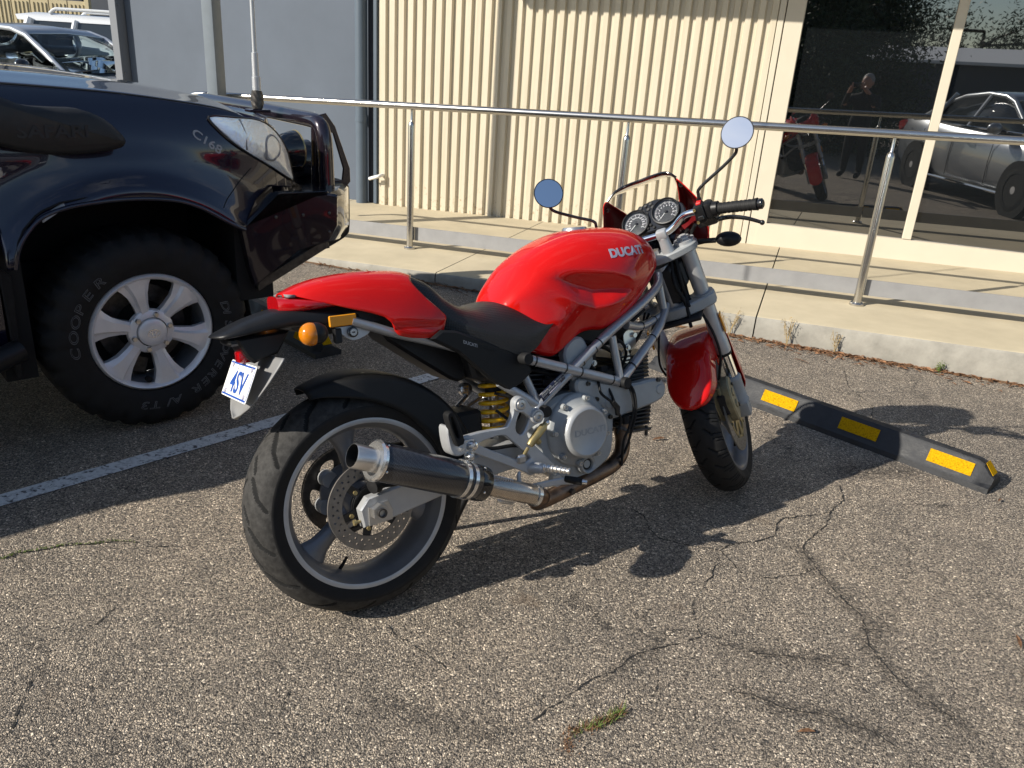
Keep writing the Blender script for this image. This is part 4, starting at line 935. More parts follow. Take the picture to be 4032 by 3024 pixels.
bb(tb_.tube(pts, rr, 14), 'peg_tread', 'brushed_steel', rp, smooth=20)
bb(MB().prism(smooth2([(.402, .338), (.405, .306), (.432, .293), (.50, .290), (.572, .283), (.590, .268), (.583, .258), (.565, .262), (.50, .271), (.43, .275), (.398, .290), (.392, .325)], 3), -.206, -.194, bev=.003), 'brake_pedal', 'cast_aluminium', hng, smooth=35)
bb(MB().tube([(.556, -.20, .281), (.575, -.222, .276), (.590, -.238, .272)], [.010, .011, .0105], 14), 'pedal_rubber', 'rubber', hng)
bb(MB().tube([(.590, -.238, .272), (.600, -.248, .270)], [.008, .007], 12), 'pedal_tip', 'polished_steel', hng)
mc = bb(MB().tube([(.455, -.178, .398), (.463, -.178, .406), (.508, -.178, .443), (.513, -.178, .447), (.522, -.178, .454)], [.010, .0125, .0125, .008, .007], 16), 'rear_master_cylinder', 'gold_anodised', hng)
bb(MB().cyl((.480, -.178, .412), (.489, -.178, .399), .009, n=12), 'reservoir_spout', 'gold_anodised', mc)
bb(MB().sph((.521, -.180, .453), .008, 12, 8), 'banjo', 'polished_steel', mc)
bb(MB().tube([(.432, -.176, .372), (.45, -.177, .392)], .006, 10), 'pushrod', 'gold_anodised', mc)
bb(MB().box(.408, .438, -.188, -.168, .352, .378, .006), 'clevis', 'brushed_steel', mc)

# --- shock absorber
shk = bb(MB().tube([(.442, -.035, .62), (.428, -.035, .40)], .014, 18), 'shock_absorber', 'brushed_steel')
sp_ = []; A0 = Vector((.440, -.035, .600)); A1 = Vector((.430, -.035, .428)); dd = (A1 - A0).normalized(); e = dd.cross(Vector((0, 1, 0))).normalized(); g = dd.cross(e)
turns = 6.6; NP = 260
for i in range(NP + 1):
    f = i / NP; a = 2 * pi * turns * f; adv = f if .07 < f < .93 else (f * .45 + .0385 if f <= .07 else .93 + (f - .93) * .45)
    sp_.append(A0 + (A1 - A0) * adv + (e * cos(a) + g * sin(a)) * .040)
bb(MB().tube(sp_, .0064, 10), 'spring', 'spring_yellow', shk, smooth=60)
bb(MB().lathe([(-.004, .0), (-.004, .04), (.004, .04), (.004, 0)], A1 + dd * .008, dd, 24), 'spring_seat', 'dark_steel', shk)
bb(MB().tube([A0 - dd * .02, A0 + dd * .07], .025, 20), 'damper_body', 'engine_dark', shk)
bb(MB().tube([(.355, .05, .495), (.40, .06, .522)], .007, 10), 'linkage_rod', 'polished_steel', shk)
bb(MB().lathe([(-.012, .0), (-.012, .012), (-.009, .0205), (.009, .0205), (.012, .012), (.012, 0)], (.404, .075, .540), (0, 1, 0), 20), 'rod_eye', 'polished_steel', shk)
bb(MB().tube([(.36, .05, .478), (.445, .05, .512)], .005, 8), 'linkage_arm', 'brushed_steel', shk)
bb(MB().box(.30, .385, -.05, .07, .40, .50, .01), 'linkage_casting', 'engine_dark', shk)

# --- tank
ZT_ = [(.455, .800), (.48, .832), (.505, .860), (.55, .905), (.60, .937), (.653, .962), (.727, .985), (.783, .993), (.879, .9945), (.94, .989), (.985, .975), (1.02, .955), (1.05, .925), (1.075, .890), (1.09, .86)]
ZL_ = [(.455, .74), (.49, .675), (.53, .648), (.585, .632), (.615, .640), (.66, .664), (.70, .684), (.74, .690), (.78, .687), (.82, .695), (.877, .720), (.93, .747), (.98, .780), (1.03, .815), (1.06, .838), (1.09, .852)]
WW_ = [(.455, .070), (.48, .098), (.51, .118), (.55, .136), (.60, .150), (.66, .163), (.74, .176), (.82, .183), (.88, .180), (.94, .166), (.99, .146), (1.03, .118), (1.06, .085), (1.08, .05), (1.09, .02)]
WL_ = [(.455, .05), (.50, .125), (.58, .142), (.65, .138), (.72, .135), (.80, .142), (.90, .135), (.98, .115), (1.04, .085), (1.09, .015)]
ZM_ = [(.455, .77), (.50, .79), (.58, .80), (.66, .81), (.75, .82), (.85, .83), (.95, .85), (1.03, .865), (1.09, .857)]
def inpoly_d(p, poly):
    ins = False; dmin = 9
    for i in range(len(poly)):
        a, b = poly[i], poly[(i + 1) % len(poly)]
        if (a[1] > p[1]) != (b[1] > p[1]) and p[0] < (b[0] - a[0]) * (p[1] - a[1]) / (b[1] - a[1]) + a[0]: ins = not ins
        ex, ez = b[0] - a[0], b[1] - a[1]; t = max(0, min(1, ((p[0] - a[0]) * ex + (p[1] - a[1]) * ez) / (ex * ex + ez * ez)))
        dmin = min(dmin, sqrt((p[0] - a[0] - t * ex) ** 2 + (p[1] - a[1] - t * ez) ** 2))
    return dmin if ins else -dmin
REC = [(.548, .862), (.62, .874), (.71, .862), (.80, .846), (.852, .826), (.868, .805), (.84, .786), (.79, .776), (.735, .770), (.68, .793), (.62, .828)]
def tank_pt(x, k):
    """k in 0..1 from crest to bottom edge on the right (-y) side"""
    zt, zl, w, wl_, zm = sinterp(ZT_, x), sinterp(ZL_, x), sinterp(WW_, x), sinterp(WL_, x), sinterp(ZM_, x)
    zm = min(max(zm, zl + .02), zt - .02)
    if k < .55:
        a = k / .55 * pi / 2; n = 2.5
        y = w * (abs(sin(a)) ** (2 / n)); z = zm + (zt - zm) * (abs(cos(a)) ** (2 / n))
        if k == 0: y = 0
    elif k < .90:
        f = (k - .55) / .35; y = w + (wl_ - w) * (f ** 1.5); z = zm + (zl + .012 - zm) * f
    else:
        f = (k - .90) / .10; y = wl_ - .022 * f; z = zl + .012 * (1 - f) - .004 * sin(pi * f)
    # knee recess
    dpt = inpoly_d((x, z), REC); 
    if dpt > -.018 and y > .05:
        sh = sstep(-.018, .045, dpt); y -= .031 * sh * sstep(.555, .70, x)
    # swelling under the recess
    y += .005 * math.exp(-((x - .80) / .07) ** 2 - ((z - .755) / .03) ** 2)
    y += .006 * math.exp(-((x - .60) / .08) ** 2 - ((z - .72) / .05) ** 2)
    return y, z
NX, NK = 150, 90
xs = [.455 + (1.09 - .455) * (.5 - .5 * cos(pi * min(1, (.04 + .96 * i / NX)))) if False else .455 + .635 * (1 - (1 - i / NX) ** 1.25) for i in range(NX + 1)]
V = []; F = []
ks = [i / NK for i in range(NK + 1)]
for x in xs:
    row = [tank_pt(x, k) for k in ks]
    V += [(x, -y, z) for y, z in row[::-1]] + [(x, y, z) for y, z in row[1:]]
wv = 2 * NK + 1
for i in range(NX):
    for j in range(wv - 1): F.append((i * wv + j, (i + 1) * wv + j, (i + 1) * wv + j + 1, i * wv + j + 1))
F.append(tuple(range(wv))); F.append(tuple(NX * wv + j for j in range(wv))[::-1])
tank = bb(MB().add(V, F), 'fuel_tank', 'red_paint', smooth=60)
def tank_y(x, z):
    lo, hi = 0.05, .9
    for _ in range(30):
        md_ = (lo + hi) / 2
        if tank_pt(x, md_)[1] > z: lo = md_
        else: hi = md_
    return tank_pt(x, lo)[0]
def on_tank(x, z, h=0): return (x, -(tank_y(x, z) + .0008 + h), z)
for ch_i, (txt, x0) in enumerate((('DUCATI', 0),)):
    bb(MB().text('DUCATI', .0345, lambda a, b, h: on_tank(.797 + a, .903 + b + a * .035, max(h, 0)), .0003, .0016, sx=1.12), 'tank_lettering', 'decal_silver', tank, smooth=0)
bb(MB().lathe([(.0, .0), (.006, .036), (.0, .040), (-.004, .041)], (.80, 0, .994), (0, 0, 1), 36), 'fuel_cap', 'brushed_steel', tank)

# --- seat
ST = [(.185, .905), (.207, .898), (.241, .880), (.27, .848), (.31, .816), (.349, .801), (.386, .795), (.436, .802), (.473, .803), (.51, .79), (.55, .765), (.585, .735)]
SB = [(.185, .78), (.22, .760), (.267, .738), (.35, .705), (.42, .675), (.475, .652), (.52, .668), (.55, .695), (.585, .728)]
SW_ = [(.185, .075), (.22, .098), (.27, .120), (.33, .136), (.40, .146), (.48, .152), (.54, .152), (.585, .150)]
NX = 60; V = []; F = []; NK = 24
for i in range(NX + 1):
    x = .185 + .40 * i / NX; zt, zb, w = sinterp(ST, x), sinterp(SB, x), sinterp(SW_, x)
    hw = interp([(.185, 0), (.47, 0), (.50, .06), (.585, .142)], x)
    ring = []
    for k in range(NK + 1):
        f = k / NK; a = f * pi / 2; n = 2.6
        y = w * abs(sin(a)) ** (2 / n) if f else 0; z = zb + (zt - zb) * abs(cos(a)) ** (2 / (n * 1.25)) if f < 1 else zb
        if f > .8: y += .004 * sin((f - .8) / .2 * pi)
        y = max(y, hw) if hw else y
        ring.append((y, z))
    V += [(x, -y, z) for y, z in ring[::-1]] + [(x, y, z) for y, z in ring[1:]]
wv = 2 * NK + 1
for i in range(NX):
    for j in range(wv - 1): F.append((i * wv + j, (i + 1) * wv + j, (i + 1) * wv + j + 1, i * wv + j + 1))
F.append(tuple(range(wv))); F.append(tuple(NX * wv + j for j in range(wv))[::-1])
seat = bb(MB().add(V, F), 'seat', 'seat_vinyl', smooth=70)

# --- tail cowl
CT = [(-.150, .884), (-.127, .893), (-.098, .903), (-.046, .914), (.033, .921), (.101, .920), (.165, .914), (.20, .902)]
CLW = [(-.150, .877), (-.123, .876), (-.066, .855), (-.003, .834), (.046, .818), (.075, .806), (.092, .79), (.10, .762), (.116, .748), (.174, .739), (.208, .737), (.235, .748), (.25, .765)]
CWD = [(-.150, .028), (-.13, .052), (-.09, .078), (-.02, .104), (.06, .122), (.13, .132), (.20, .135), (.25, .132)]
# the front edge slopes: crest ends at x=.19, side ends at x=.246
V = []; F = []; NX = 70; NK = 34
CRF = [(-.150, .868), (-.10, .845), (0, .800), (.10, .757), (.174, .737), (.25, .735)]
for i in range(NX + 1):
    g_ = i / NX; ring = []
    for k in range(NK + 1):
        f = k / NK
        xe = sinterp([(0, .202), (.2, .190), (.40, .172), (.55, .182), (.72, .212), (.88, .243), (.95, .248), (1, .236)], f)
        x = -.150 + (xe + .150) * g_
        zt, zr, w = sinterp(CT, min(x, .20)), sinterp(CRF, x), sinterp(CWD, x); zb = max(zr, interp(CLW, x)); n = 2.9
        amax = math.acos(max(0, min(1, (zb - zr) / (zt - zr))) ** (n / 2)); a = f * amax
        y = w * abs(sin(a)) ** (2 / n) if f else 0; z = zr + (zt - zr) * abs(cos(a)) ** (2 / n) if a < pi / 2 - 1e-6 else zr
        y -= .005 * math.exp(-((z - (.775 - .10 * (x - .1))) / .010) ** 2) * sstep(0.06, .12, x)
        ring.append((x, y, z))
    V += [(x, -y, z) for x, y, z in ring[::-1]] + [(x, y, z) for x, y, z in ring[1:]]
wv = 2 * NK + 1
for i in range(NX):
    for j in range(wv - 1): F.append((i * wv + j, (i + 1) * wv + j, (i + 1) * wv + j + 1, i * wv + j + 1))
cowl = bb(MB().add(V, F), 'tail_cowl', 'red_paint', smooth=70, solid=.004)
# under the cowl
bb(MB().box(-.11, .19, -.085, .085, .775, .845, .02), 'under_tray', 'engine_dark')
lamp = MB(); rings = []
for i in range(13):
    f = i / 12; x = -.170 + .135 * f; w = .090 * sqrt(max(.02, sin(pi * min(.5, .08 + f * .6)))) ; zt = .880 - .020 * f; zb = .832 + .010 * f
    h = (zt - zb) / 2; zc = (zt + zb) / 2
    rings.append([(x + .02 * abs(cos(a)) ** 2 * (0 if f > .5 else 1) * 0, w * (abs(cos(a)) ** .6) * (1 if cos(a) > 0 else -1), zc + h * (abs(sin(a)) ** .6) * (1 if sin(a) > 0 else -1)) for a in [2 * pi * k / 28 for k in range(28)]])
tlmp = bb(lamp.loft(rings), 'tail_light', 'red_lens', smooth=40)
bb(MB().grid(lambda a, b: (-.148 + .02 * a, -.055 + .11 * b, .878 + .004 * sin(pi * b)), 2, 8), 'lamp_seal', 'grey_plastic', tlmp, solid=.006)
# rear mudguard beak
FT = [(-.332, .800), (-.315, .806), (-.246, .832), (-.147, .853), (-.09, .852), (-.02, .842), (.03, .83)]
FB = [(-.332, .796), (-.315, .792), (-.268, .793), (-.20, .800), (-.124, .800), (-.06, .793), (.03, .79)]
FWD = [(-.332, .012), (-.318, .045), (-.29, .060), (-.24, .068), (-.15, .080), (-.05, .092), (.03, .092)]
rings = []
for i in range(41):
    f = i / 40; x = -.332 + .352 * f; zt, zb, w = sinterp(FT, x), sinterp(FB, x), sinterp(FWD, x); ring = []
    for k in range(32):
        a = 2 * pi * k / 32; c_, s_ = cos(a), sin(a); n = 2.8
        y = w * abs(c_) ** (2 / n) * (1 if c_ > 0 else -1); z = (zb + (zt - zb) * .25) + ((zt - zb) * .75 * abs(s_) ** (2 / n) if s_ > 0 else -(zt - zb) * .25 * abs(s_) ** (2 / n))
        ring.append((x, y, z))
    rings.append(ring)
mg = bb(MB().loft(rings), 'rear_mudguard', 'black_plastic', smooth=50)
bb(MB().box(-.30, -.20, -.045, .045, .772, .792, .006), 'guard_underside', 'black_plastic', mg)
# number plate holder: leaf shaped panel in the rear-facing plane
hx = Vector((-.203, 0, .740)); hd = Vector((-.304 + .203, 0, .593 - .740)); 
def hol(y, f, off=0.0): p = hx + hd * f; n_ = Vector((-hd.z, 0, hd.x)).normalized(); return (p.x - n_.x * off, y, p.z - n_.z * off)
hw_ = [(0, .150), (.1, .148), (.4, .130), (.65, .105), (.8, .080), (.92, .045), (1, .004)]
bb(MB().grid(lambda a, b: hol(interp(hw_, a) * (b * 2 - 1), a, -.012 * (1 - (b * 2 - 1) ** 2)), 24, 14), 'plate_holder', 'grey_plastic', mg, solid=.004)
bb(MB().prism([(-.285, .79), (-.15, .795), (-.185, .742), (-.215, .735), (-.245, .725), (-.262, .742)], -.05, .05, bev=.006), 'holder_arm', 'black_plastic', mg)
nx = Vector((-.285 + .245, 0, .634 - .7185)); nl = nx.length; nd_ = nx.normalized(); nn2 = Vector((nd_.z, 0, -nd_.x)); 
if nn2.x > 0: nn2 = -nn2
pc = Vector((-.2455, 0, .7185))
def npl(a, b, h): return pc + nd_ * (nl - b) + Vector((0, .11 - a, 0)) + nn2 * h
q = MB().prism([(x, y) for x, y in smooth2([(.004, 0), (.11, 0), (.216, 0), (.22, .004), (.22, nl / 2), (.22, nl - .004), (.216, nl), (.11, nl), (.004, nl), (0, nl - .004), (0, nl / 2), (0, .004)], 1)], .012, .014, 'xy', bev=.0005).map(lambda p: npl(p.x, p.y, p.z))
npo = bb(q, 'number_plate', 'white_plate', mg)
bw = MB()
for (a0, a1, b0, b1) in ((.006, .214, .003, .008), (.006, .214, nl - .008, nl - .003), (.215, .2175, .008, nl - .008)): bw.box(a0, a1, b0, b1, .0142, .0148)
bb(bw.map(lambda p: npl(p.x, p.y, p.z)), 'plate_border', 'blue_ink', npo)
bb(MB().text('4SV', .078, lambda a, b, h: npl(.050 + a, .016 + b, .0146 + max(h, 0)), .0005, .0015, sx=1.05), 'plate_number', 'blue_ink', npo)
bb(MB().text('C', .018, lambda a, b, h: npl(.072 + a, .074 + b, .0146 + max(h, 0)), .0003, .0003), 'plate_state', 'decal_grey', npo)
for p in ((.195, .082), (.195, .014), (.03, .014), (.03, .082)):
    w = MB().lathe([(.014, .0068), (.0165, .006), (.018, .003), (.018, 0)], (p[0], p[1], 0), (0, 0, 1), 12).map(lambda p: npl(p.x, p.y, p.z)); bb(w, 'plate_screw', 'decal_silver', npo)
bb(MB().box(-.275, -.235, -.022, .022, .726, .755, .006, 2), 'red_reflector', 'red_lens', mg)
# rear right and left indicators
for s in (-1, 1):
    ind = bb(MB().tube([(-.085, s * .07, .79), (-.115, s * .125, .790)], [.013, .010], 12), 'rear_indicator', 'black_plastic')
    bb(MB().sph((-.121, s * .152, .7895), (.030, .028, .0275), 20, 14), 'housing', 'black_plastic', ind)
    bb(MB().sph((-.135, s * .153, .7895), (.0275, .0275, .0285), 24, 16), 'lens', 'amber_lens', ind)
    bb(MB().sph((-.139, s * .153, .789), .009, 10, 8), 'bulb', 'chrome', ind)
    bb(MB().box(-.067, .005, *(sorted((s * .100, s * .108))), .795, .823, .002), 'side_reflector', 'amber_reflector')
    bb(MB().box(-.062, 0.0, *(sorted((s * .088, s * .0999))), .792, .818, .002), 'reflector_backing', 'black_plastic')
    bb(MB().tube(crm([(-.005, s * .098, .804), (.06, s * .104, .778), (.11, s * .108, .758), (.21, s * .112, .724), (.30, s * .115, .69)], 5), .0125, 16), 'subframe_tube', 'silver_frame', smooth=60)
    bb(MB().prism([(.19, .735), (.225, .755), (.269, .748), (.473, .656), (.503, .615), (.505, .60), (.466, .572), (.423, .557), (.36, .602), (.268, .690)], -.148 if s < 0 else .12, -.12 if s < 0 else .148, bev=.006), 'side_panel', 'black_panel', smooth=30)
bb(MB().text('DUCATI', .0125, lambda a, b, h: (.285 + a * .93, -.1486 - max(h, 0), .712 - a * .37 + b), .0002, .0004, sx=1.0), 'panel_lettering', 'decal_grey')
bb(MB().text('MONSTER', .0125, lambda a, b, h: (.333 + a * .93, -.1486 - max(h, 0), .6925 - a * .37 + b), .0002, sx=1.0), 'panel_model_lettering', 'black_plastic')
bb(MB().prism(smooth2([(-.048, .795), (-.035, .775), (-.005, .754), (.025, .760), (.045, .772), (.03, .79)], 2), -.094, -.088, bev=.001), 'lock_plate', 'cast_aluminium')
bb(MB().lathe([(-.094, .0135), (-.104, .0135), (-.105, .010)], (-.006, 0, .776), (0, 1, 0), 24), 'lock_ring', 'black_gloss')
bb(MB().lathe([(-.104, .0095), (-.1065, .009), (-.1065, 0)], (-.006, 0, .776), (0, 1, 0), 20), 'seat_lock', 'polished_steel')
bb(MB().box(-.010, -.002, -.1075, -.1068, .7745, .7775), 'key_slot', 'engine_dark')
bb(MB().box(-.055, -.035, -.102, -.085, .752, .79, .003), 'indicator_bracket', 'black_plastic')
# dark inner mudguard and battery box under the seat
bb(MB().prism([(.09, .76), (.26, .72), (.33, .69), (.34, .60), (.31, .592), (.285, .603), (.20, .665), (.107, .735)], -.06, .06, bev=.008), 'inner_mudguard', 'black_plastic')
bb(MB().prism([(.30, .73), (.50, .70), (.52, .60), (.44, .56), (.34, .60)], -.10, .10, bev=.01), 'battery_box', 'engine_dark')
# side stand
bb(MB().tube([(.47, .13, .27), (.41, .20, .11), (.36, .262, -.05)], [.012, .011, .010], 12), 'side_stand', 'black_plastic')
bb(MB().box(.335, .385, .24, .285, -.072, -.062, .003).map(lambda p: Vector((p.x, p.y, p.z + (p.y - .2625) * -.25 ))), 'stand_foot', 'black_plastic')

# ================================================= front end (steered)
FX, FZ = .0262, .3145
def wf(p): return Vector((p.x + FX, p.y, p.z + FZ))
def ff(m, name, mat, parent=bike, **k): return m.map(wf).build(name, mat, parent, fn=FS, **k)
fw_ = ff(MB().lathe([(-.052, .230), (-.053, .224), (-.050, .218), (-.042, .213), (-.030, .203), (0, .198), (.030, .203), (.042, .213), (.050, .218), (.053, .224), (.052, .230), (.04, .22), (0, .208), (-.04, .22)], (0, 0, 0), (0, 1, 0), 128, closed=True), 'front_wheel', 'grey_wheel', smooth=45)
tm_ = tyre(RF, .120, .068, 'front', 2); tyre_mats(ff(tm_, 'tyre', ['tyre_rubber', 'tyre_rubber', 'tyre_groove_shade'], fw_, smooth=50), tm_.kind)
spokes(fw_, [radians(a) for a in (70, 190, 310)], .03, .206, .026, .021, 'grey_wheel', lambda p: FS(wf(p)))
ff(MB().lathe([(-.055, .0), (-.055, .03), (-.03, .036), (.03, .036), (.055, .03), (.055, 0)], (0, 0, 0), (0, 1, 0), 32), 'hub', 'grey_wheel', fw_)
holes = []
for rr_, o_ in ((.150, 0), (.138, .07), (.126, .14)): holes += [circle2(rr_ * cos(2*pi*i/28 + o_), rr_ * sin(2*pi*i/28 + o_), .003, 7) for i in range(28)]
ff(MB().plate(circle2(0, 0, .160, 96), [circle2(0, 0, .112, 64)] + holes, -.067, -.0625, .0004), 'front_brake_disc', 'disc_steel', fw_, smooth=30)
fan = []
for i in range(9):
    b = 2 * pi * i / 9
    fan.append(smooth2([(.098 * cos(b - .20), .098 * sin(b - .20)), (.103 * cos(b), .103 * sin(b)), (.098 * cos(b + .20), .098 * sin(b + .20)), (.060 * cos(b + .10), .060 * sin(b + .10)), (.056 * cos(b), .056 * sin(b)), (.060 * cos(b - .10), .060 * sin(b - .10))], 3))
ff(MB().plate(circle2(0, 0, .1135, 80), [circle2(0, 0, .034, 30)] + fan, -.069, -.0635, .0006), 'disc_carrier', 'gold_anodised', fw_, smooth=30)
for i in range(9):
    b = 2 * pi * (i + .5) / 9; ff(MB().lathe([(-.072, 0), (-.072, .0055), (-.0655, .0065)], (.1125 * cos(b), 0, .1125 * sin(b)), (0, 1, 0), 10), 'disc_bobbin', 'brass_caliper', fw_)
ff(MB().tube([(.19 * cos(4.9), -.012, .19 * sin(4.9)), (.165 * cos(4.9), -.02, .165 * sin(4.9))], .0045, 8), 'valve_stem', 'rubber', fw_)
# forks
for s in (-1, 1):
    y = .1 * s
    fk = fb(MB().lathe([(.545, .0), (.545, .0262), (.552, .0272), (.60, .0272), (.61, .0258), (.74, .0258), (.80, .0258), (.815, .0268), (.99, .0268), (.99, 0)], (.03, y, 0), (0, 0, 1), 32), 'fork_leg', 'cast_aluminium', smooth=40)
    fb(MB().lathe([(.5355, .0), (.5355, .026), (.546, .0265), (.546, 0)], (.03, y, 0), (0, 0, 1), 28), 'dust_seal', 'rubber', fk)
    fb(MB().tube([(.03, y, .40), (.03, y, .54)], .0205, 28), 'fork_slider', 'chrome', fk, smooth=60)
    fb(MB().lathe([(.445, .0), (.445, .024), (.438, .0285), (.428, .0285), (.424, .027), (.345, .0275), (.340, .0305), (.330, .0305), (.325, .027), (.29, .026), (.275, .018), (.275, 0)], (.03, y, 0), (0, 0, 1), 28), 'fork_foot', 'engine_grey', fk, smooth=40)
    fb(MB().box(.0, .055, *(sorted((y + s * -.030, y + s * .026))), .278, .34, .010, 2), 'axle_clamp', 'engine_grey', fk)
    fb(MB().box(-.035, .012, *(sorted((y - s * .004, y - s * .030))), .335, .45, .006), 'caliper_lug', 'engine_grey', fk)
    for z in (.352, .432): fb(MB().lathe([(-.002, 0), (-.002, .006), (.006, .006)], (-.016, y, z), (0, -s, 0), 8), 'lug_bolt', 'dark_steel', fk)
    fb(MB().lathe([(.99, .022), (.998, .022), (1.0, .018), (1.0, .012), (1.004, .012), (1.004, 0)], (.03, y, 0), (0, 0, 1), 6), 'fork_cap', 'cast_aluminium', fk)
    fb(MB().box(.018, .042, *(sorted((y + s * .028, y + s * .0345))), .622, .697, .002), 'fork_reflector', 'amber_reflector', fk)
fb(MB().tube([(FX, -.12, FZ), (FX, .12, FZ)], .012, 16), 'front_axle', 'brushed_steel')
# clamps
tc_out = smooth2([(.065, .10), (.055, .132), (.025, .14), (-.005, .125), (-.045, .06), (-.055, 0), (-.045, -.06), (-.005, -.125), (.025, -.14), (.055, -.132), (.065, -.10), (.045, -.05), (.03, 0), (.045, .05)], 4)
ytop = fb(MB().plate([(a, b) for a, b in tc_out], [circle2(-.0, .0, .014, 14)], .952, .977, .004, 'xy'), 'top_yoke', 'engine_grey', smooth=40)
for s in (-1, 1): fb(MB().lathe([(.948, .036), (.988, .035), (.988, .028)], (.03, .1 * s, 0), (0, 0, 1), 28), 'yoke_collar', 'cast_aluminium', ytop)
fb(MB().lathe([(.977, .02), (.99, .019), (.99, 0)], (0, 0, 0), (0, 0, 1), 6), 'stem_nut', 'brushed_steel', ytop)
ylow = fb(MB().plate([(a, b) for a, b in tc_out], [], .745, .785, .005, 'xy'), 'lower_yoke', 'engine_grey', smooth=40)
for s in (-1, 1): fb(MB().lathe([(.742, .0), (.742, .037), (.788, .037), (.788, 0)], (.03, .1 * s, 0), (0, 0, 1), 28), 'yoke_collar', 'engine_grey', ylow)
fb(MB().box(-.07, .02, -.09, .09, .728, .744, .005), 'steering_stop', 'engine_dark', ylow)
# bars
for s in (-1, 1):
    fb(MB().lathe([(.976, .021), (1.015, .018), (1.03, .018), (1.03, 0)], (-.018, .05 * s, 0), (0, 0, 1), 20), 'riser', 'cast_aluminium', ytop)
    fb(MB().box(-.036, 0, *(sorted((.05 * s - .018, .05 * s + .018))), 1.026, 1.058, .007, 2), 'bar_clamp', 'cast_aluminium', ytop)
def bars(s): return [(-.018, 0, 1.042), (-.018, .05 * s, 1.042), (-.018, .072 * s, 1.044), (-.016, .10 * s, 1.056), (-.018, .130 * s, 1.076), (-.024, .155 * s, 1.083), (-.034, .20 * s, 1.081), (-.060, .30 * s, 1.070), (-.080, .375 * s, 1.060)]
hb = fb(MB().tube(crm(bars(1)[::-1] + bars(-1)[1:], 5), .0112, 20), 'handlebar', 'chrome', smooth=60)
for s in (-1, 1):
    def onb(f):
        P = [Vector(p) for p in bars(s)][6:]; t = f * (len(P) - 1); i = min(int(t), len(P) - 2); return P[i] + (P[i + 1] - P[i]) * (t - i)
    g0 = Vector((-.045, .245 * s, 1.0765)); g1 = Vector((-.0795, .372 * s, 1.0605)); rr = []; pts = []
    for i in range(41): pts.append(g0 + (g1 - g0) * (i / 40)); rr.append(.0168 + (.0012 if i % 4 < 2 else 0) + (.004 if i < 3 else 0) + (.0018 if i > 37 else 0))
    gp = fb(MB().tube(pts, rr, 24), 'handgrip', 'rubber', smooth=40)
    d = (g1 - g0).normalized(); fb(MB().lathe([(0, .015), (.004, .0165), (.014, .0165), (.018, .011), (.018, 0)], g1, d, 20), 'bar_end', 'black_gloss', gp)
    sw_ = fb(MB().box(-.062, -.010, *(sorted((.178 * s, .212 * s))), 1.048, 1.108, .008, 2), 'switch_housing', 'black_plastic')
    fb(MB().box(-.056, -.004, *(sorted((.205 * s, .238 * s))), 1.050, 1.106, .012, 2), 'throttle_housing', 'black_plastic', sw_)
    fb(MB().tube([(-.042, .236 * s, 1.0775), (-.046, .252 * s, 1.0758)], .0235, 24), 'throttle_drum', 'black_plastic', sw_)
    fb(MB().box(-.05, -.02, *(sorted((.190 * s, .206 * s))), 1.106, 1.114, .002), 'kill_switch', 'red_switch', sw_)
    fb(MB().box(-.068, -.058, *(sorted((.186 * s, .205 * s))), 1.062, 1.075, .002), 'start_button', 'black_gloss', sw_)
    for z in (1.098, 1.056): fb(MB().lathe([(0, .0048), (.004, .0048), (.004, .0025), (.002, .0025), (.002, 0)], (-.062, .183 * s, z), (-1, 0, 0), 10), 'housing_screw', 'gold_anodised', sw_)
    fb(MB().box(-.012, .035, *(sorted((.165 * s, .235 * s))), 1.015, 1.062, .012, 2), 'brake_reservoir' if s < 0 else 'clutch_perch', 'black_gloss', sw_)
    lv = crm([(.030, .19 * s, 1.022), (.045, .225 * s, 1.014), (.050, .265 * s, 1.006), (.040, .31 * s, .990), (.028, .352 * s, .966)], 5)
    fb(MB().tube(lv, [.009 - .003 * (i / len(lv)) for i in range(len(lv))], 12, flat=.7), 'brake_lever' if s < 0 else 'clutch_lever', 'black_gloss')
    fb(MB().sph((.027, .355 * s, .964), .0085, 12, 8), 'lever_ball', 'black_gloss')
# mirrors
for s, cen, st, fdir, ry in ((-1, (-.035, -.372, 1.277), [(-.02, -.200, 1.108), (-.02, -.203, 1.13), (-.018, -.215, 1.150), (-.02, -.30, 1.19), (-.022, -.342, 1.213), (-.024, -.353, 1.225), (-.03, -.356, 1.238)], Vector((-.62, -.50, .60)), (.047, .047)),
                       (1, (-.035, .253, 1.300), [(-.02, .150, 1.10), (-.02, .148, 1.135), (-.02, .150, 1.158), (-.02, .20, 1.190), (-.022, .252, 1.226), (-.024, .268, 1.243), (-.03, .268, 1.258)], Vector((.15, -.75, .65)), (.047, .047))):
    mh = fb(MB().tube(crm(st, 4), .0052, 12), 'mirror_stalk', 'black_gloss')
    wc_ = bike.matrix_world @ FS(cen); vd = (wc_ - Vector((0, 0, CAM_H))).normalized(); nw = (fdir.normalized() - vd).normalized()
    n_ = SROT.inverted() @ (bike.matrix_world.to_3x3().inverted() @ nw); n_ = Vector((n_.dot(SFW), n_.y, n_.dot(SAX))).normalized()
    fb(MB().lathe([(-.010, .0), (-.010, .03), (-.004, ry[0] - .001), (.003, ry[0] + .0025), (.0045, ry[0] + .0015), (.0045, ry[0] - .0002), (.002, ry[0] - .0006)], cen, n_, 48, sy=ry[1] / ry[0]), 'mirror_shell', 'black_gloss', mh, smooth=40)
    fb(MB().lathe([(.0015, ry[0] - .0008), (.0036, ry[0] - .0008)], cen, n_, 64, sy=ry[1] / ry[0], cap=True), 'mirror_face', 'mirror_glass', mh, smooth=0)
    fb(MB().tube([(st[0][0], st[0][1], st[0][2] - .005), (st[0][0], st[0][1], st[0][2] + .012)], .008, 6), 'stalk_nut', 'black_gloss', mh)
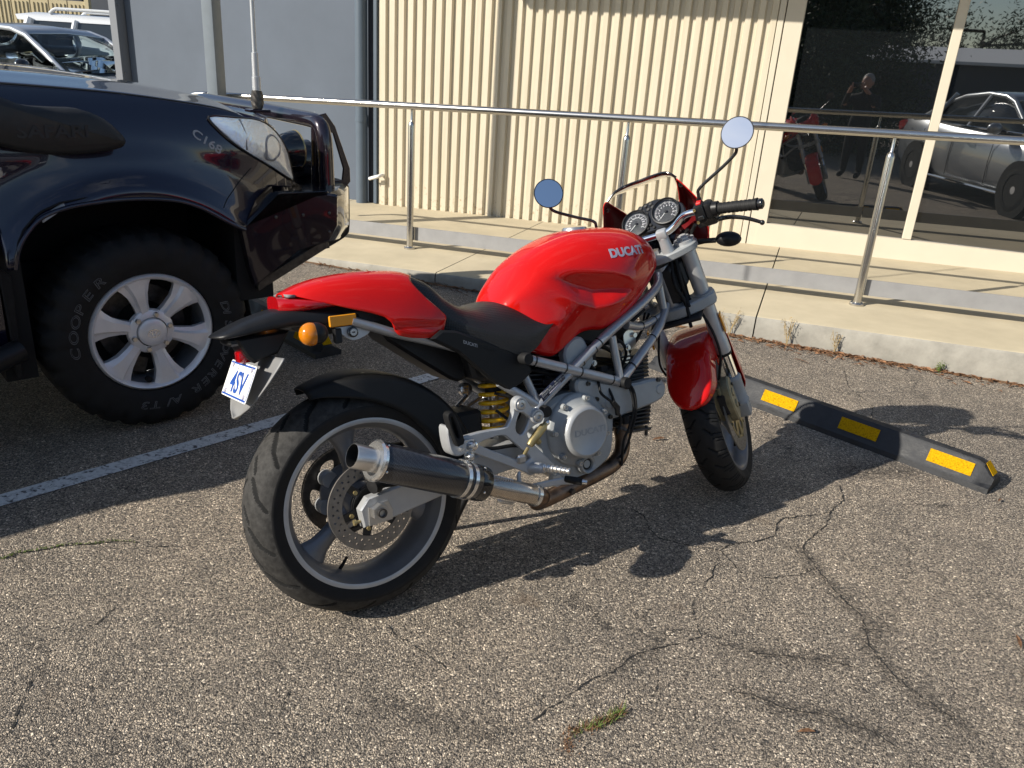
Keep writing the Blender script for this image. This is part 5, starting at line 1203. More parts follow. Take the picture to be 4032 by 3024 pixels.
# gauges
gn = Vector((-.66, 0, .75)).normalized(); gu = Vector((.75, 0, .66)).normalized()
def gface(cy, a, b, h): 
    """point on a dial: a to the right (-y), b up the face, h out"""
    return Vector((.062, 0, 1.083)) + Vector((0, cy - a, 0)) + gu * b + gn * h
gh = None
for gi, (cy, b0) in enumerate(((.039, -.004), (-.068, .006))):
    o_ = gface(cy, 0, b0, 0)
    bz = fb(MB().lathe([(-.05, .0), (-.05, .030), (-.028, .040), (-.006, .0475), (.004, .0490), (.009, .0485), (.0095, .0455), (.004, .0430), (.0005, .0428)], o_, gn, 48), 'speedometer' if gi == 0 else 'tachometer', 'black_plastic', smooth=40)
    fb(MB().lathe([(.0008, .0427), (.0010, 0)], o_, gn, 40), 'dial', 'dial_face', bz)
    tk = MB(); tx = MB()
    for k in range(41):
        a = radians(220 - 260 * k / 40); L0 = .031 if k % 4 == 0 else .035; t0 = Vector((cos(a), sin(a), 0)); n2 = Vector((-sin(a), cos(a), 0)) * (.0007 if k % 4 == 0 else .0004)
        tk.add([gface(cy, p.x, b0 + p.y, .0016) for p in (t0 * L0 + n2, t0 * .0395 + n2, t0 * .0395 - n2, t0 * L0 - n2)], [(0, 1, 2, 3)])
    lab = ['', '20', '40', '60', '80', '100', '120', '140', '160', '180', '200', '220', '240'] if gi == 0 else ['0', '1', '2', '3', '4', '5', '6', '7', '8', '9', '10', '11']
    for k, s_ in enumerate(lab):
        a = radians(220 - 260 * k / (len(lab) - 1)); sz = .0062 if gi == 0 else .008
        tx.text(s_, sz, lambda a_, b_, h, a=a: gface(cy, .0255 * cos(a) + a_, b0 + .0255 * sin(a) + b_ - sz * .35, .0016), 0, .0002, align='CENTER')
    fb(tk, 'dial_ticks', 'dial_white', bz, smooth=0); fb(tx, 'dial_numbers', 'dial_white', bz, smooth=0)
    a = radians(222); t0 = Vector((cos(a), sin(a), 0)); n2 = Vector((-sin(a), cos(a), 0))
    fb(MB().add([gface(cy, p.x, b0 + p.y, .0026) for p in (t0 * -.006 + n2 * .0012, t0 * .034 + n2 * .0006, t0 * .034 - n2 * .0006, t0 * -.006 - n2 * .0012)], [(0, 1, 2, 3)]), 'needle', 'dial_white', bz, solid=.0006)
    fb(MB().lathe([(.0012, .006), (.0055, .005), (.006, 0)], o_, gn, 16), 'needle_cap', 'black_plastic', bz)
    fb(MB().lathe([(.0055, .0432), (.0075, .03), (.0083, 0)], o_, gn, 40), 'lens', 'dial_glass', bz, smooth=170)
    if gi == 0: gh = bz
hs = smooth2([(-.095, -.045), (.0, -.052), (.06, -.042), (.088, -.005), (.075, .035), (.02, .062), (-.03, .068), (-.08, .045), (-.115, .02), (-.12, -.02)], 4)
q = MB().prism([(-a, b) for a, b in hs], -.03, -.002, 'xy', bev=.004).map(lambda p: gface(-.012 + 0, -p.x * -1, p.y, p.z)); fb(q, 'gauge_housing', 'black_gloss', gh)
for (a, b) in ((-.030, .050), (-.012, .054), (.006, .056), (-.022, .034), (-.004, .038), (.012, .042), (-.012, .022)):
    fb(MB().lathe([(-.002, .0062), (.0012, .0070), (.0016, .0062), (-.001, .0055), (-.001, 0)], gface(-.012, -a * -1, b, 0), gn, 14), 'warning_lamp', 'engine_dark', gh)
for (a, b) in ((-.012, -.036), (.010, -.038), (-.001, -.026)):
    fb(MB().lathe([(-.002, .0055), (.003, .005), (.004, .003), (.004, 0)], gface(-.012, a, b, 0), gn, 12), 'housing_button', 'rubber', gh)
# fly screen: red shell wrapping the headlamp, clear screen, black edge trim
def shx(y): return .10 + .115 * (1 - (abs(y) / .19) ** 2)
WT = [(-.19, 1.055), (-.183, 1.075), (-.172, 1.105), (-.150, 1.145), (-.131, 1.175), (-.124, 1.165), (-.115, 1.12), (-.10, 1.075), (-.06, 1.045), (0, 1.035), (.06, 1.045), (.075, 1.06), (.087, 1.10), (.105, 1.14), (.122, 1.178), (.136, 1.168), (.150, 1.13), (.165, 1.09), (.19, 1.055)]
WB_ = [(-.19, 1.03), (-.185, .99), (-.17, .94), (-.13, .925), (0, .91), (.13, .925), (.17, .94), (.185, .99), (.19, 1.03)]
def shell(a, b):
    y = -.188 + .376 * a; z0, z1 = interp(WB_, y), interp(WT, y); z = z0 + (z1 - z0) * b
    return (shx(y) - .35 * max(0, z - 1.0) + .05 * sin(pi * min(1, b)) - .04 * (1 - b) ** 2, y, z)
fair = fb(MB().grid(shell, 60, 16), 'fairing', 'red_paint', smooth=70, solid=.003)
fair.data.materials.append(MATS['red_paint_shaded']); fair.modifiers[0].material_offset = 1; fair.modifiers[0].offset = -1
TRM = [(-.127, 1.172), (-.111, 1.190), (-.092, 1.198), (-.048, 1.196), (.002, 1.193), (.050, 1.194), (.087, 1.190), (.108, 1.180), (.122, 1.170)]
def scx(y, z): return shx(y) - .35 * max(0, z - 1.0) + .012
def screen(a, b):
    y = -.125 + .247 * a; z1 = sinterp(TRM, y); z0 = min(interp(WT, y) - .015, z1 - .004); z = z0 + (z1 - z0) * b
    return (scx(y, z), y, z)
fb(MB().grid(screen, 30, 8), 'windscreen', 'screen_acrylic', smooth=170, solid=.003)
fb(MB().tube(crm([(scx(y, z), y, z) for y, z in TRM], 5), .0042, 10), 'screen_trim', 'black_gloss')
for (y, z) in ((-.137, 1.148), (.130, 1.145)): fb(MB().lathe([(0, .008), (.004, .0075), (.004, .003), (.001, .003), (.001, 0)], (scx(y, z) - .014, y, z), (-1, 0, 0), 14), 'screen_bolt', 'black_gloss', fair)
fb(MB().lathe([(-.05, .03), (-.03, .06), (.0, .082), (.03, .088), (.036, .088)], (.135, 0, .95), (1, 0, -.05), 36), 'headlight', 'black_gloss')
fb(MB().lathe([(.034, .084), (.045, .07), (.052, .04), (.054, 0)], (.135, 0, .95), (1, 0, -.05), 36), 'headlight_lens', 'lamp_glass')
fb(MB().lathe([(.0, .0), (.005, .03), (.02, .065), (.032, .08)], (.135, 0, .95), (1, 0, -.05), 36), 'headlight_reflector', 'lamp_chrome')
# front indicators
for s in (-1, 1):
    fi = fb(MB().tube([(.06, .125 * s, .955), (.055, .16 * s, .952), (.05, .195 * s, .945)], [.011, .009, .009], 12), 'front_indicator', 'black_plastic')
    Mr = Matrix.Rotation(radians(-18 * s), 3, 'X')
    fb(MB().sph((.045, .236 * s, .938), (.026, .042, .025), 20, 14, Mr), 'housing', 'black_plastic', fi)
    fb(MB().sph((.052, .236 * s, .938), (.024, .038, .022), 20, 14, Mr), 'lens', 'amber_lens', fi)
# cables and hoses around the headstock
for pts in ([(.04, -.15, 1.02), (.07, -.10, .96), (.05, -.06, .87), (.03, -.05, .80), (.02, -.055, .74)], [(.05, -.12, 1.01), (.08, -.05, .93), (.05, -.03, .84), (-.02, -.04, .76), (-.08, -.05, .72)], [(.06, .05, .98), (.05, .02, .90), (.0, -.045, .84), (-.05, -.06, .78)],
            [(-.0, -.06, .945), (-.03, -.06, .88), (-.02, -.055, .82), (.01, -.06, .77)], [(-.01, -.045, .94), (-.045, -.04, .87), (-.04, -.05, .80), (-.06, -.05, .73)]):
    fb(MB().tube(crm(pts, 6), .0062, 10), 'hose', 'rubber')
fb(MB().box(-.01, .045, -.075, -.04, .84, .93, .008), 'ignition_switch', 'engine_dark')
fb(MB().box(-.035, .06, -.045, .045, .79, .93, .01), 'wiring_bundle', 'engine_dark')
fb(MB().tube(crm([(-.015, -.085, .73), (-.045, -.105, .66), (-.055, -.105, .58), (-.058, -.085, .52), (-.056, -.07, .485)], 8), .0048, 10), 'brake_hose', 'rubber')
fb(MB().tube(crm([(.03, .07, .73), (-.02, .095, .66), (-.05, .11, .58), (-.03, .085, .48), (0, .07, .40)], 8), .0040, 10), 'speedo_cable', 'rubber')
# front caliper
cal = fb(MB().prism(smooth2([(-.030, .475), (-.062, .488), (-.092, .468), (-.105, .42), (-.102, .37), (-.088, .328), (-.060, .322), (-.034, .345), (-.024, .41)], 3), -.102, -.070, bev=.005), 'front_caliper', 'brass_caliper', smooth=35)
fb(MB().prism(smooth2([(-.036, .472), (-.064, .482), (-.090, .465), (-.10, .42), (-.098, .372), (-.086, .332), (-.060, .328), (-.036, .348)], 3), -.061, -.036, bev=.005), 'inner_half', 'brass_caliper', cal)
for z in (.345, .46): fb(MB().box(-.100, -.060, -.073, -.060, z - .018, z + .018, .003), 'caliper_bridge', 'brass_caliper', cal)
for z in (.382, .43): fb(MB().lathe([(-.106, 0), (-.106, .014), (-.100, .016)], (-.062, 0, z), (0, 1, 0), 20), 'piston_cap', 'brass_caliper', cal)
fb(MB().box(-.106, -.085, -.080, -.052, .365, .445, .003), 'brake_pad', 'engine_dark', cal)
for z in (.36, .45): fb(MB().lathe([(-.108, 0), (-.108, .005), (-.10, .005)], (-.04, 0, z), (0, 1, 0), 6), 'caliper_bolt', 'dark_steel', cal)
# front mudguard
def mguard(a, b):
    th = radians(2 + 168 * a); s = b * 2 - 1; q = abs(s)
    low = interp([(0, .283), (.15, .255), (.25, .262), (.34, .300), (.52, .304), (.60, .270), (.75, .252), (.9, .262), (1, .300)], a)
    e0 = min(1, a / .07); e1 = min(1, (1 - a) / .11); taper = sqrt(max(0, 1 - (1 - e0) ** 2)) * sqrt(max(0, 1 - (1 - e1) ** 2))
    if q < .66: y = .076 * sin(q / .66 * pi / 2); r = .327 - .018 * (q / .66) ** 2.6
    else: f = (q - .66) / .34; y = .076 + .004 * f; r = .309 + (min(low, .307) - .309) * f
    y *= .08 + .92 * taper
    if q >= .66: r = r * taper ** .5 + (.309) * (1 - taper ** .5)
    return (cos(th) * r, y * (1 if s > 0 else -1), sin(th) * r)
# wheel plane axes are tilted by the rake in the fork frame
def mgf(p): c_, s_ = cos(RAKE), sin(RAKE); return Vector((p.x * c_ + p.z * s_, p.y, -p.x * s_ + p.z * c_))
fg = ff(MB().grid(mguard, 70, 30).map(mgf), 'front_mudguard', 'red_paint', smooth=70, solid=.0035)
for s in (-1, 1): ff(MB().grid(lambda a, b: Vector((.02 - .05 * a, s * (.074 + .006 * b), .20 + .10 * b)), 3, 3), 'mudguard_stay', 'red_paint', fg, solid=.003)
# ------------------------------------------------------------------ dark four wheel drive (local: x ahead of the front axle, y left of the right wheel face)
car = empty('four_wheel_drive', (-1.3661, 2.8798, 0), 'dark navy four wheel drive with steel bull bar, snorkel and whip aerial', 'car')
car.rotation_euler = (0, 0, radians(43.56))
CW = 1.80                                   # overall width between the wheel faces
def cbd(mb, name, mat, parent=car, **k): return mb.build(name, mat, parent, **k)
ARCH = [(-.435, .70), (-.42, .76), (-.392, .805), (-.34, .855), (-.27, .885), (-.18, .900), (-.08, .905), (.02, .902), (.12, .888), (.20, .858), (.27, .815), (.32, .785), (.36, .765)]
BON = [(-1.2, 1.30), (-.7, 1.288), (-.36, 1.273), (-.157, 1.262), (.018, 1.249), (.247, 1.222), (.364, 1.203), (.45, 1.178), (.53, 1.143), (.58, 1.108), (.62, 1.055), (.65, 1.0), (.67, .95)]
def side_y(x, z):
    """surface of the right flank: swollen wheel arch, tumblehome, rounded nose"""
    y = .018 + .085 * sstep(1.02, 1.30, z) - .010 * sstep(.95, .75, z)
    d = sqrt((x + .03) ** 2 + ((z - .40) * 1.0) ** 2)
    y -= .052 * math.exp(-((d - .525) / .050) ** 2)
    y += .020 * sstep(.60, .70, d) * sstep(1.2, .95, z)
    y += .9 * max(0, x - .30) ** 2.1
    return y
# front wing
def wing(a, b):
    x = -.46 + 1.125 * a
    z0 = interp(ARCH, x) if x < .36 else interp([(.36, .765), (.45, .86), (.52, .905), (.62, .893), (.67, .885)], x)
    z1 = sinterp(BON, x) - .008
    z = z0 + (z1 - z0) * (1 - (1 - b) ** 1.15); return (x, side_y(x, z), z)
body = cbd(MB().grid(wing, 90, 44), 'front_wing', 'navy_paint', smooth=170, solid=.004)
# rolled arch lip and liner
lip = [(x, side_y(x, z) - .002, z) for x, z in ARCH]
cbd(MB().tube(crm(lip, 4), .008, 8), 'arch_lip', 'navy_paint', body, smooth=60)
def liner(a, b):
    i = a * (len(ARCH) - 1); k = min(int(i), len(ARCH) - 2); f = i - k
    x = ARCH[k][0] * (1 - f) + ARCH[k + 1][0] * f; z = ARCH[k][1] * (1 - f) + ARCH[k + 1][1] * f
    return (x, side_y(x, z) + .004 + .55 * b, z + .02)
cbd(MB().grid(liner, 30, 4), 'arch_liner', 'arch_liner', body, smooth=60, solid=.004)
cbd(MB().box(-.50, -.40, .06, .60, .28, .86), 'liner_rear', 'arch_liner', body, smooth=0)
cbd(MB().box(-.45, .50, .50, .58, .25, 1.0), 'inner_guard', 'arch_liner', body, smooth=0)
cbd(MB().box(.345, .50, .03, .52, .46, .80), 'bumper_void', 'arch_liner', body, smooth=0)
cbd(MB().grid(lambda a, b: (.36 + .04 * a + .05 * b, .05 + .45 * a, .76 - .42 * b), 4, 6), 'liner_front', 'arch_liner', body, smooth=60, solid=.004)
# bonnet
def bon(a, b):
    x = -.62 + 1.16 * a; s = b * 2 - 1; ye = side_y(x, 1.30) + .008 + .9 * max(0, x - .36) ** 2; w = CW / 2 - ye
    z = sinterp(BON, x) + .030 * (1 - s * s) - .010 * abs(s) ** 10 + .010 * math.exp(-((abs(s) - .72) / .12) ** 2)
    z -= 1.6 * max(0, x - .40) ** 2 * (1 - s * s) * .2
    return (x, CW / 2 + s * w, z)
bn = cbd(MB().grid(bon, 50, 60), 'bonnet', 'navy_paint', smooth=170, solid=.01)
cbd(MB().tube([(x, side_y(x, 1.30) + .004, sinterp(BON, x) - .006) for x in [-.62 + .05 * i for i in range(22)]], .0035, 6), 'bonnet_gap', 'arch_liner', bn)
# left wing (mirror of the right), front and rest of the body so that the car stands as one
cbd(MB().grid(wing, 40, 20).map(lambda p: Vector((p.x, CW - p.y, p.z))), 'left_wing', 'navy_paint', body, smooth=170, solid=.004)
# cut line between wing and bumper cover, decal
def on_wing(x, z, h=0.0): return (x, side_y(x, z) - .0035 - h, z)
cbd(MB().tube([on_wing(.285 + .155 * t, .852 + .133 * t, -.002) for t in [i / 10 for i in range(11)]], .0022, 6), 'shut_line', 'arch_liner', body)
cbd(MB().text('C168', .055, lambda a, b, h: on_wing(.212 + a * .86 + b * .18, 1.112 - a * .62 + b * .80, max(h, 0)), .0003, .001, shear=.25, sx=.95), 'wing_decal', 'decal_grey', body)
cbd(MB().grid(lambda a, b: on_wing(-.335 + .075 * a, .845 + .045 * a + .018 * b, .0005), 4, 2), 'wing_sticker', 'decal_grey', body, solid=.0005)
# headlight: clear cover over a bright bowl
HL = smooth2([(.292, 1.175), (.386, 1.172), (.501, 1.160), (.578, 1.112), (.632, 1.03), (.658, .95), (.660, .918), (.605, .945), (.529, .988), (.437, 1.037), (.368, 1.081), (.312, 1.135)], 3)
def patch(poly, off, inset=1.0):
    bm = bmesh.new(); cx = sum(p[0] for p in poly) / len(poly); cz = sum(p[1] for p in poly) / len(poly)
    rings = 8; m = MB(); V = []; F = []; n = len(poly)
    for r in range(rings + 1):
        f = r / rings * inset
        for p in poly: x = cx + (p[0] - cx) * f; z = cz + (p[1] - cz) * f; V.append((x, side_y(x, z) - off(f), z))
    for r in range(rings):
        for j in range(n): F.append((r * n + j, (r + 1) * n + j, (r + 1) * n + (j + 1) % n, r * n + (j + 1) % n))
    bm.free(); return m.add(V, F)
hl_ = cbd(patch(HL, lambda f: .0065 + .003 * (1 - f * f), 1.0), 'headlight', 'lamp_chrome', smooth=170)
cbd(patch(HL, lambda f: .010 + .042 * (1 - f ** 2.5), 1.02), 'headlight_cover', 'lamp_glass', hl_, smooth=170)
cbd(MB().tube(crm([(x, side_y(x, z) - .008, z) for x, z in HL], 1, closed=True), .005, 6, closed=True), 'lamp_surround', 'black_gloss', hl_)
cbd(MB().tube([(.535 + .036 * cos(t), side_y(.535 + .036 * cos(t), 1.06 + .04 * sin(t)) - .012, 1.06 + .04 * sin(t)) for t in [2 * pi * i / 24 for i in range(24)]], .004, 6, closed=True), 'lamp_ring', 'grey_plastic', hl_)
cbd(MB().tube([(.41, side_y(.41, 1.165) - .009, 1.165), (.425, side_y(.425, 1.06) - .009, 1.06)], .004, 6), 'lamp_divider', 'grey_plastic', hl_)
# nose panel and grille between the lamps
cbd(MB().grid(lambda a, b: (.60 + .22 * (1 - (2 * a - 1) ** 2) ** .6 - .07 * b, .18 + (CW - .36) * a, .85 + .30 * b), 24, 8), 'nose_panel', 'navy_paint', body, smooth=170, solid=.006)
for k in range(5): cbd(MB().tube([(.64 + .215 * (1 - (2 * a - 1) ** 2) ** .6, .38 + (CW - .76) * a, .88 + .05 * k) for a in [i / 12 for i in range(13)]], .012, 8), 'grille_bar', 'chrome', body)
# bull bar: channel swept round the front
def barsec(y):
    s = min(y, CW - y); x1 = interp([(0, .790), (.06, .86), (.25, 1.0), (.45, 1.085), (.70, 1.14), (.90, 1.15)], s)
    zt = interp([(0, .880), (.25, .872), (.45, .85), (.9, .85)], s); zb = interp([(0, .675), (.25, .62), (.45, .58), (.9, .57)], s); x0 = interp([(0, .62), (.2, .74), (.5, .86), (.9, .9)], s)
    return [(x0, y, zt), (x1 - .03, y, zt), (x1, y, zt - .02), (x1, y, zb + .06), (x1 - .05, y, zb), (x0, y, zb)]
bbar = cbd(MB().loft([barsec(y) for y in [0, .03, .06, .12, .18, .25, .35, .45, .6, .75, .9, 1.05, 1.2, 1.35, 1.45, 1.55, 1.62, 1.68, 1.74, 1.77, CW]]), 'bull_bar', 'bar_paint', smooth=28)
for s in (0, 1):
    f = (lambda p: Vector((p.x, CW - p.y, p.z))) if s else (lambda p: p)
    cbd(MB().prism([(.358, .772), (.512, .888), (.74, .882), (.79, .872), (.787, .742), (.745, .678), (.60, .650), (.405, .528), (.385, .60)], -.022, .05, bev=.010).map(f), 'bar_wing', 'bar_paint', bbar, smooth=30)
    cbd(MB().prism([(.372, .778), (.520, .896), (.735, .892), (.74, .882), (.512, .887)], -.026, .02, bev=.003).map(f), 'wing_edge', 'black_gloss', bbar)
    cbd(MB().box(.42, .74, -.005, .05, .50, .545, .004).map(lambda p: f(Vector((p.x, p.y, p.z + (p.x - .42) * .46)))), 'lower_skid', 'dark_steel', bbar)
    cbd(MB().prism([(.68, .672), (.745, .68), (.755, .645), (.70, .640)], .0, .06, bev=.003).map(f), 'tow_foot', 'dark_steel', bbar)
    cbd(MB().tube(crm([(.868, .21, .84), (.868, .215, .93), (.866, .22, 1.05), (.866, .235, 1.10), (.866, .26, 1.128), (.868, .32, 1.140), (.870, .50, 1.142), (.872, .90, 1.145)], 6), .034, 20).map(f), 'hoop', 'bar_paint', bbar, smooth=60)
    cbd(MB().plate([(.84, .86), (.855, 1.165), (.90, 1.175), (.945, 1.12), (1.018, .935), (1.02, .875), (.99, .845)], [[(.905, .885), (.905, 1.10), (.935, 1.09), (.985, .935), (.978, .885)]], .262, .274, .002).map(f), 'side_gusset', 'bar_paint', bbar)
    cbd(MB().tube([(.856, .285, .86), (.862, .285, 1.13)], .022, 14).map(f), 'inner_upright', 'bar_paint', bbar)
    # driving lamps
    for yy, xx, zz in ((.62, .985, .93),):
        dlp = cbd(MB().lathe([(-.085, .0), (-.08, .05), (-.05, .088), (.0, .094), (.012, .096), (.016, .092)], (xx, yy, zz), (1, 0, 0), 32).map(f), 'driving_lamp', 'black_gloss', smooth=40)
        cbd(MB().lathe([(.012, .0915), (.02, .06), (.023, 0)], (xx, yy, zz), (1, 0, 0), 32).map(f), 'lamp_lens', 'lamp_glass', dlp)
    cbd(MB().lathe([(-.06, .0), (-.06, .05), (-.03, .07), (.02, .078), (.03, .078)], (.745, .30, 1.02), (.98, 0, .1), 28).map(f), 'spot_lamp', 'black_gloss')
    cbd(MB().lathe([(.026, .078), (.032, .080), (.030, .070), (.03, .0)], (.745, .30, 1.02), (.98, 0, .1), 28).map(f), 'spot_rim', 'gold_anodised')
cbd(MB().prism(smooth2([(.99, .872), (1.06, .862), (1.092, .838), (1.100, .80), (1.100, .64), (1.085, .595), (1.02, .560), (.95, .535), (.94, .555), (1.0, .590), (1.045, .625), (1.055, .66), (1.055, .79), (1.04, .825), (.98, .842)], 3), .40, .43, bev=.006), 'front_channel', 'black_plastic', bbar, smooth=35)
cbd(MB().box(.92, 1.16, .70, 1.10, .66, .80, .01), 'winch_box', 'black_plastic', bbar)
# aerial
AX, AY = .745, .60
ant = cbd(MB().box(AX - .05, AX + .05, AY - .03, AY + .03, 1.150, 1.162, .003), 'aerial_bracket', 'bar_paint')
sp_ = [(AX + .019 * (1 + .35 * sin(pi * i / 200)) * cos(i * .62), AY + .019 * (1 + .35 * sin(pi * i / 200)) * sin(i * .62), 1.165 + .075 * i / 200) for i in range(201)]
cbd(MB().tube(sp_, .0042, 6), 'aerial_spring', 'dark_steel', ant)
cbd(MB().tube([(AX, AY, 1.163), (AX, AY, 1.240), (AX, AY, 1.242), (AX, AY, 1.30), (AX - .001, AY, 1.302), (AX - .001, AY, 1.40), (AX - .001, AY, 1.402), (AX - .005, AY, 3.2)], [.012, .012, .0185, .0185, .015, .014, .0095, .008], 14), 'aerial_mast', 'cast_aluminium', ant)
# snorkel body on the wing
sn = smooth2([(-.62, 1.30), (-.50, 1.265), (-.40, 1.238), (-.335, 1.212), (-.25, 1.206), (-.172, 1.202), (-.105, 1.172), (-.052, 1.118), (-.050, 1.092), (-.08, 1.076), (-.189, 1.062), (-.30, 1.064), (-.40, 1.085), (-.52, 1.13), (-.66, 1.22)], 3)
snk = cbd(MB().prism(sn, -.058, .05, bev=.018), 'snorkel', 'snorkel_black', smooth=50)
cbd(MB().tube(crm([(-.60, .0, 1.25), (-.78, .03, 1.36), (-.92, .10, 1.55), (-1.05, .16, 1.80), (-1.10, .17, 1.95)], 6), .042, 16), 'snorkel_stack', 'snorkel_black', snk)
cbd(MB().text('SAFARI', .055, lambda a, b, h: (-.375 + a, -.0585 - max(h, 0), 1.118 + b), .0008, .001, sx=1.25), 'snorkel_lettering', 'snorkel_black', snk)
# sills, doors, cabin, rear: seen from other positions only
def shell_x(x0, x1, prof0, prof1, name, mat, n=6, smooth=40): cbd(MB().loft([[(x0 + (x1 - x0) * i / n, p[0] + (q[0] - p[0]) * i / n, p[1] + (q[1] - p[1]) * i / n) for p, q in zip(prof0, prof1)] for i in range(n + 1)]), name, mat, body, smooth=smooth)
low = [(.02, .42), (.0, .62), (.0, .95), (.03, 1.20), (.05, 1.24), (CW - .05, 1.24), (CW - .03, 1.20), (CW, .95), (CW, .62), (CW - .02, .42)]
def shr(pr, k): return [(CW / 2 + (y - CW / 2) * k, z) for y, z in pr]
shell_x(-.485, -2.05, low, low, 'door_section', 'navy_paint')
tray = [(y, min(z, 1.06)) for y, z in low]
shell_x(-2.07, -2.38, tray, tray, 'tray_front', 'navy_paint')
shell_x(-2.38, -3.20, [(y, max(z, .93)) for y, z in tray], [(y, max(z, .93)) for y, z in tray], 'tray_arch', 'navy_paint')
shell_x(-3.20, -3.80, tray, [(y, max(z, .62)) for y, z in shr(tray, .97)], 'tray_rear', 'navy_paint')
cbd(MB().loft([[(-.60, .14, 1.25), (-.60, CW - .14, 1.25), (-2.04, CW - .10, 1.25), (-2.04, .10, 1.25)], [(-.95, .17, 1.50), (-.95, CW - .17, 1.50), (-2.02, CW - .14, 1.50), (-2.02, .14, 1.50)], [(-1.28, .23, 1.74), (-1.28, CW - .23, 1.74), (-1.96, CW - .22, 1.74), (-1.96, .22, 1.74)], [(-1.42, .30, 1.77), (-1.42, CW - .30, 1.77), (-1.90, CW - .30, 1.77), (-1.90, .30, 1.77)]]), 'cabin', 'car_glass', body, smooth=50)
cbd(MB().loft([[(-1.24, .21, 1.73), (-1.24, CW - .21, 1.73), (-2.0, CW - .2, 1.73), (-2.0, .2, 1.73)], [(-1.40, .27, 1.79), (-1.40, CW - .27, 1.79), (-1.92, CW - .27, 1.79), (-1.92, .27, 1.79)]]), 'roof', 'navy_paint', body, smooth=40)
for xa, za, xb, zb in ((-.60, 1.26, -1.30, 1.74), (-2.0, 1.25, -1.95, 1.74)):
    for s in (0, 1):
        f = (lambda p: Vector((p.x, CW - p.y, p.z))) if s else (lambda p: p)
        cbd(MB().tube([(xa, .12, za), ((xa + xb) / 2, .155, (za + zb) / 2), (xb, .215, zb)], .035, 10).map(f), 'pillar', 'navy_paint', body)
cbd(MB().tube([(-.46, -.03, .42), (-.55, -.06, .40), (-2.0, -.06, .40), (-2.3, -.02, .42)], .04, 14), 'side_step', 'black_plastic', body)
cbd(MB().prism([(-.475, .30), (-.455, .30), (-.44, .66), (-.475, .70)], .02, .26, bev=.004), 'mud_flap', 'rubber', body)
for s in (0, 1):
    f = (lambda p: Vector((p.x, CW - p.y, p.z))) if s else (lambda p: p)
    cbd(MB().sph((-.82, -.14, 1.30), (.06, .11, .085), 16, 10).map(f), 'door_mirror', 'navy_paint', body)
cbd(MB().box(-3.4, .45, .45, CW - .45, .30, .60), 'underbody', 'arch_liner', body, smooth=0)
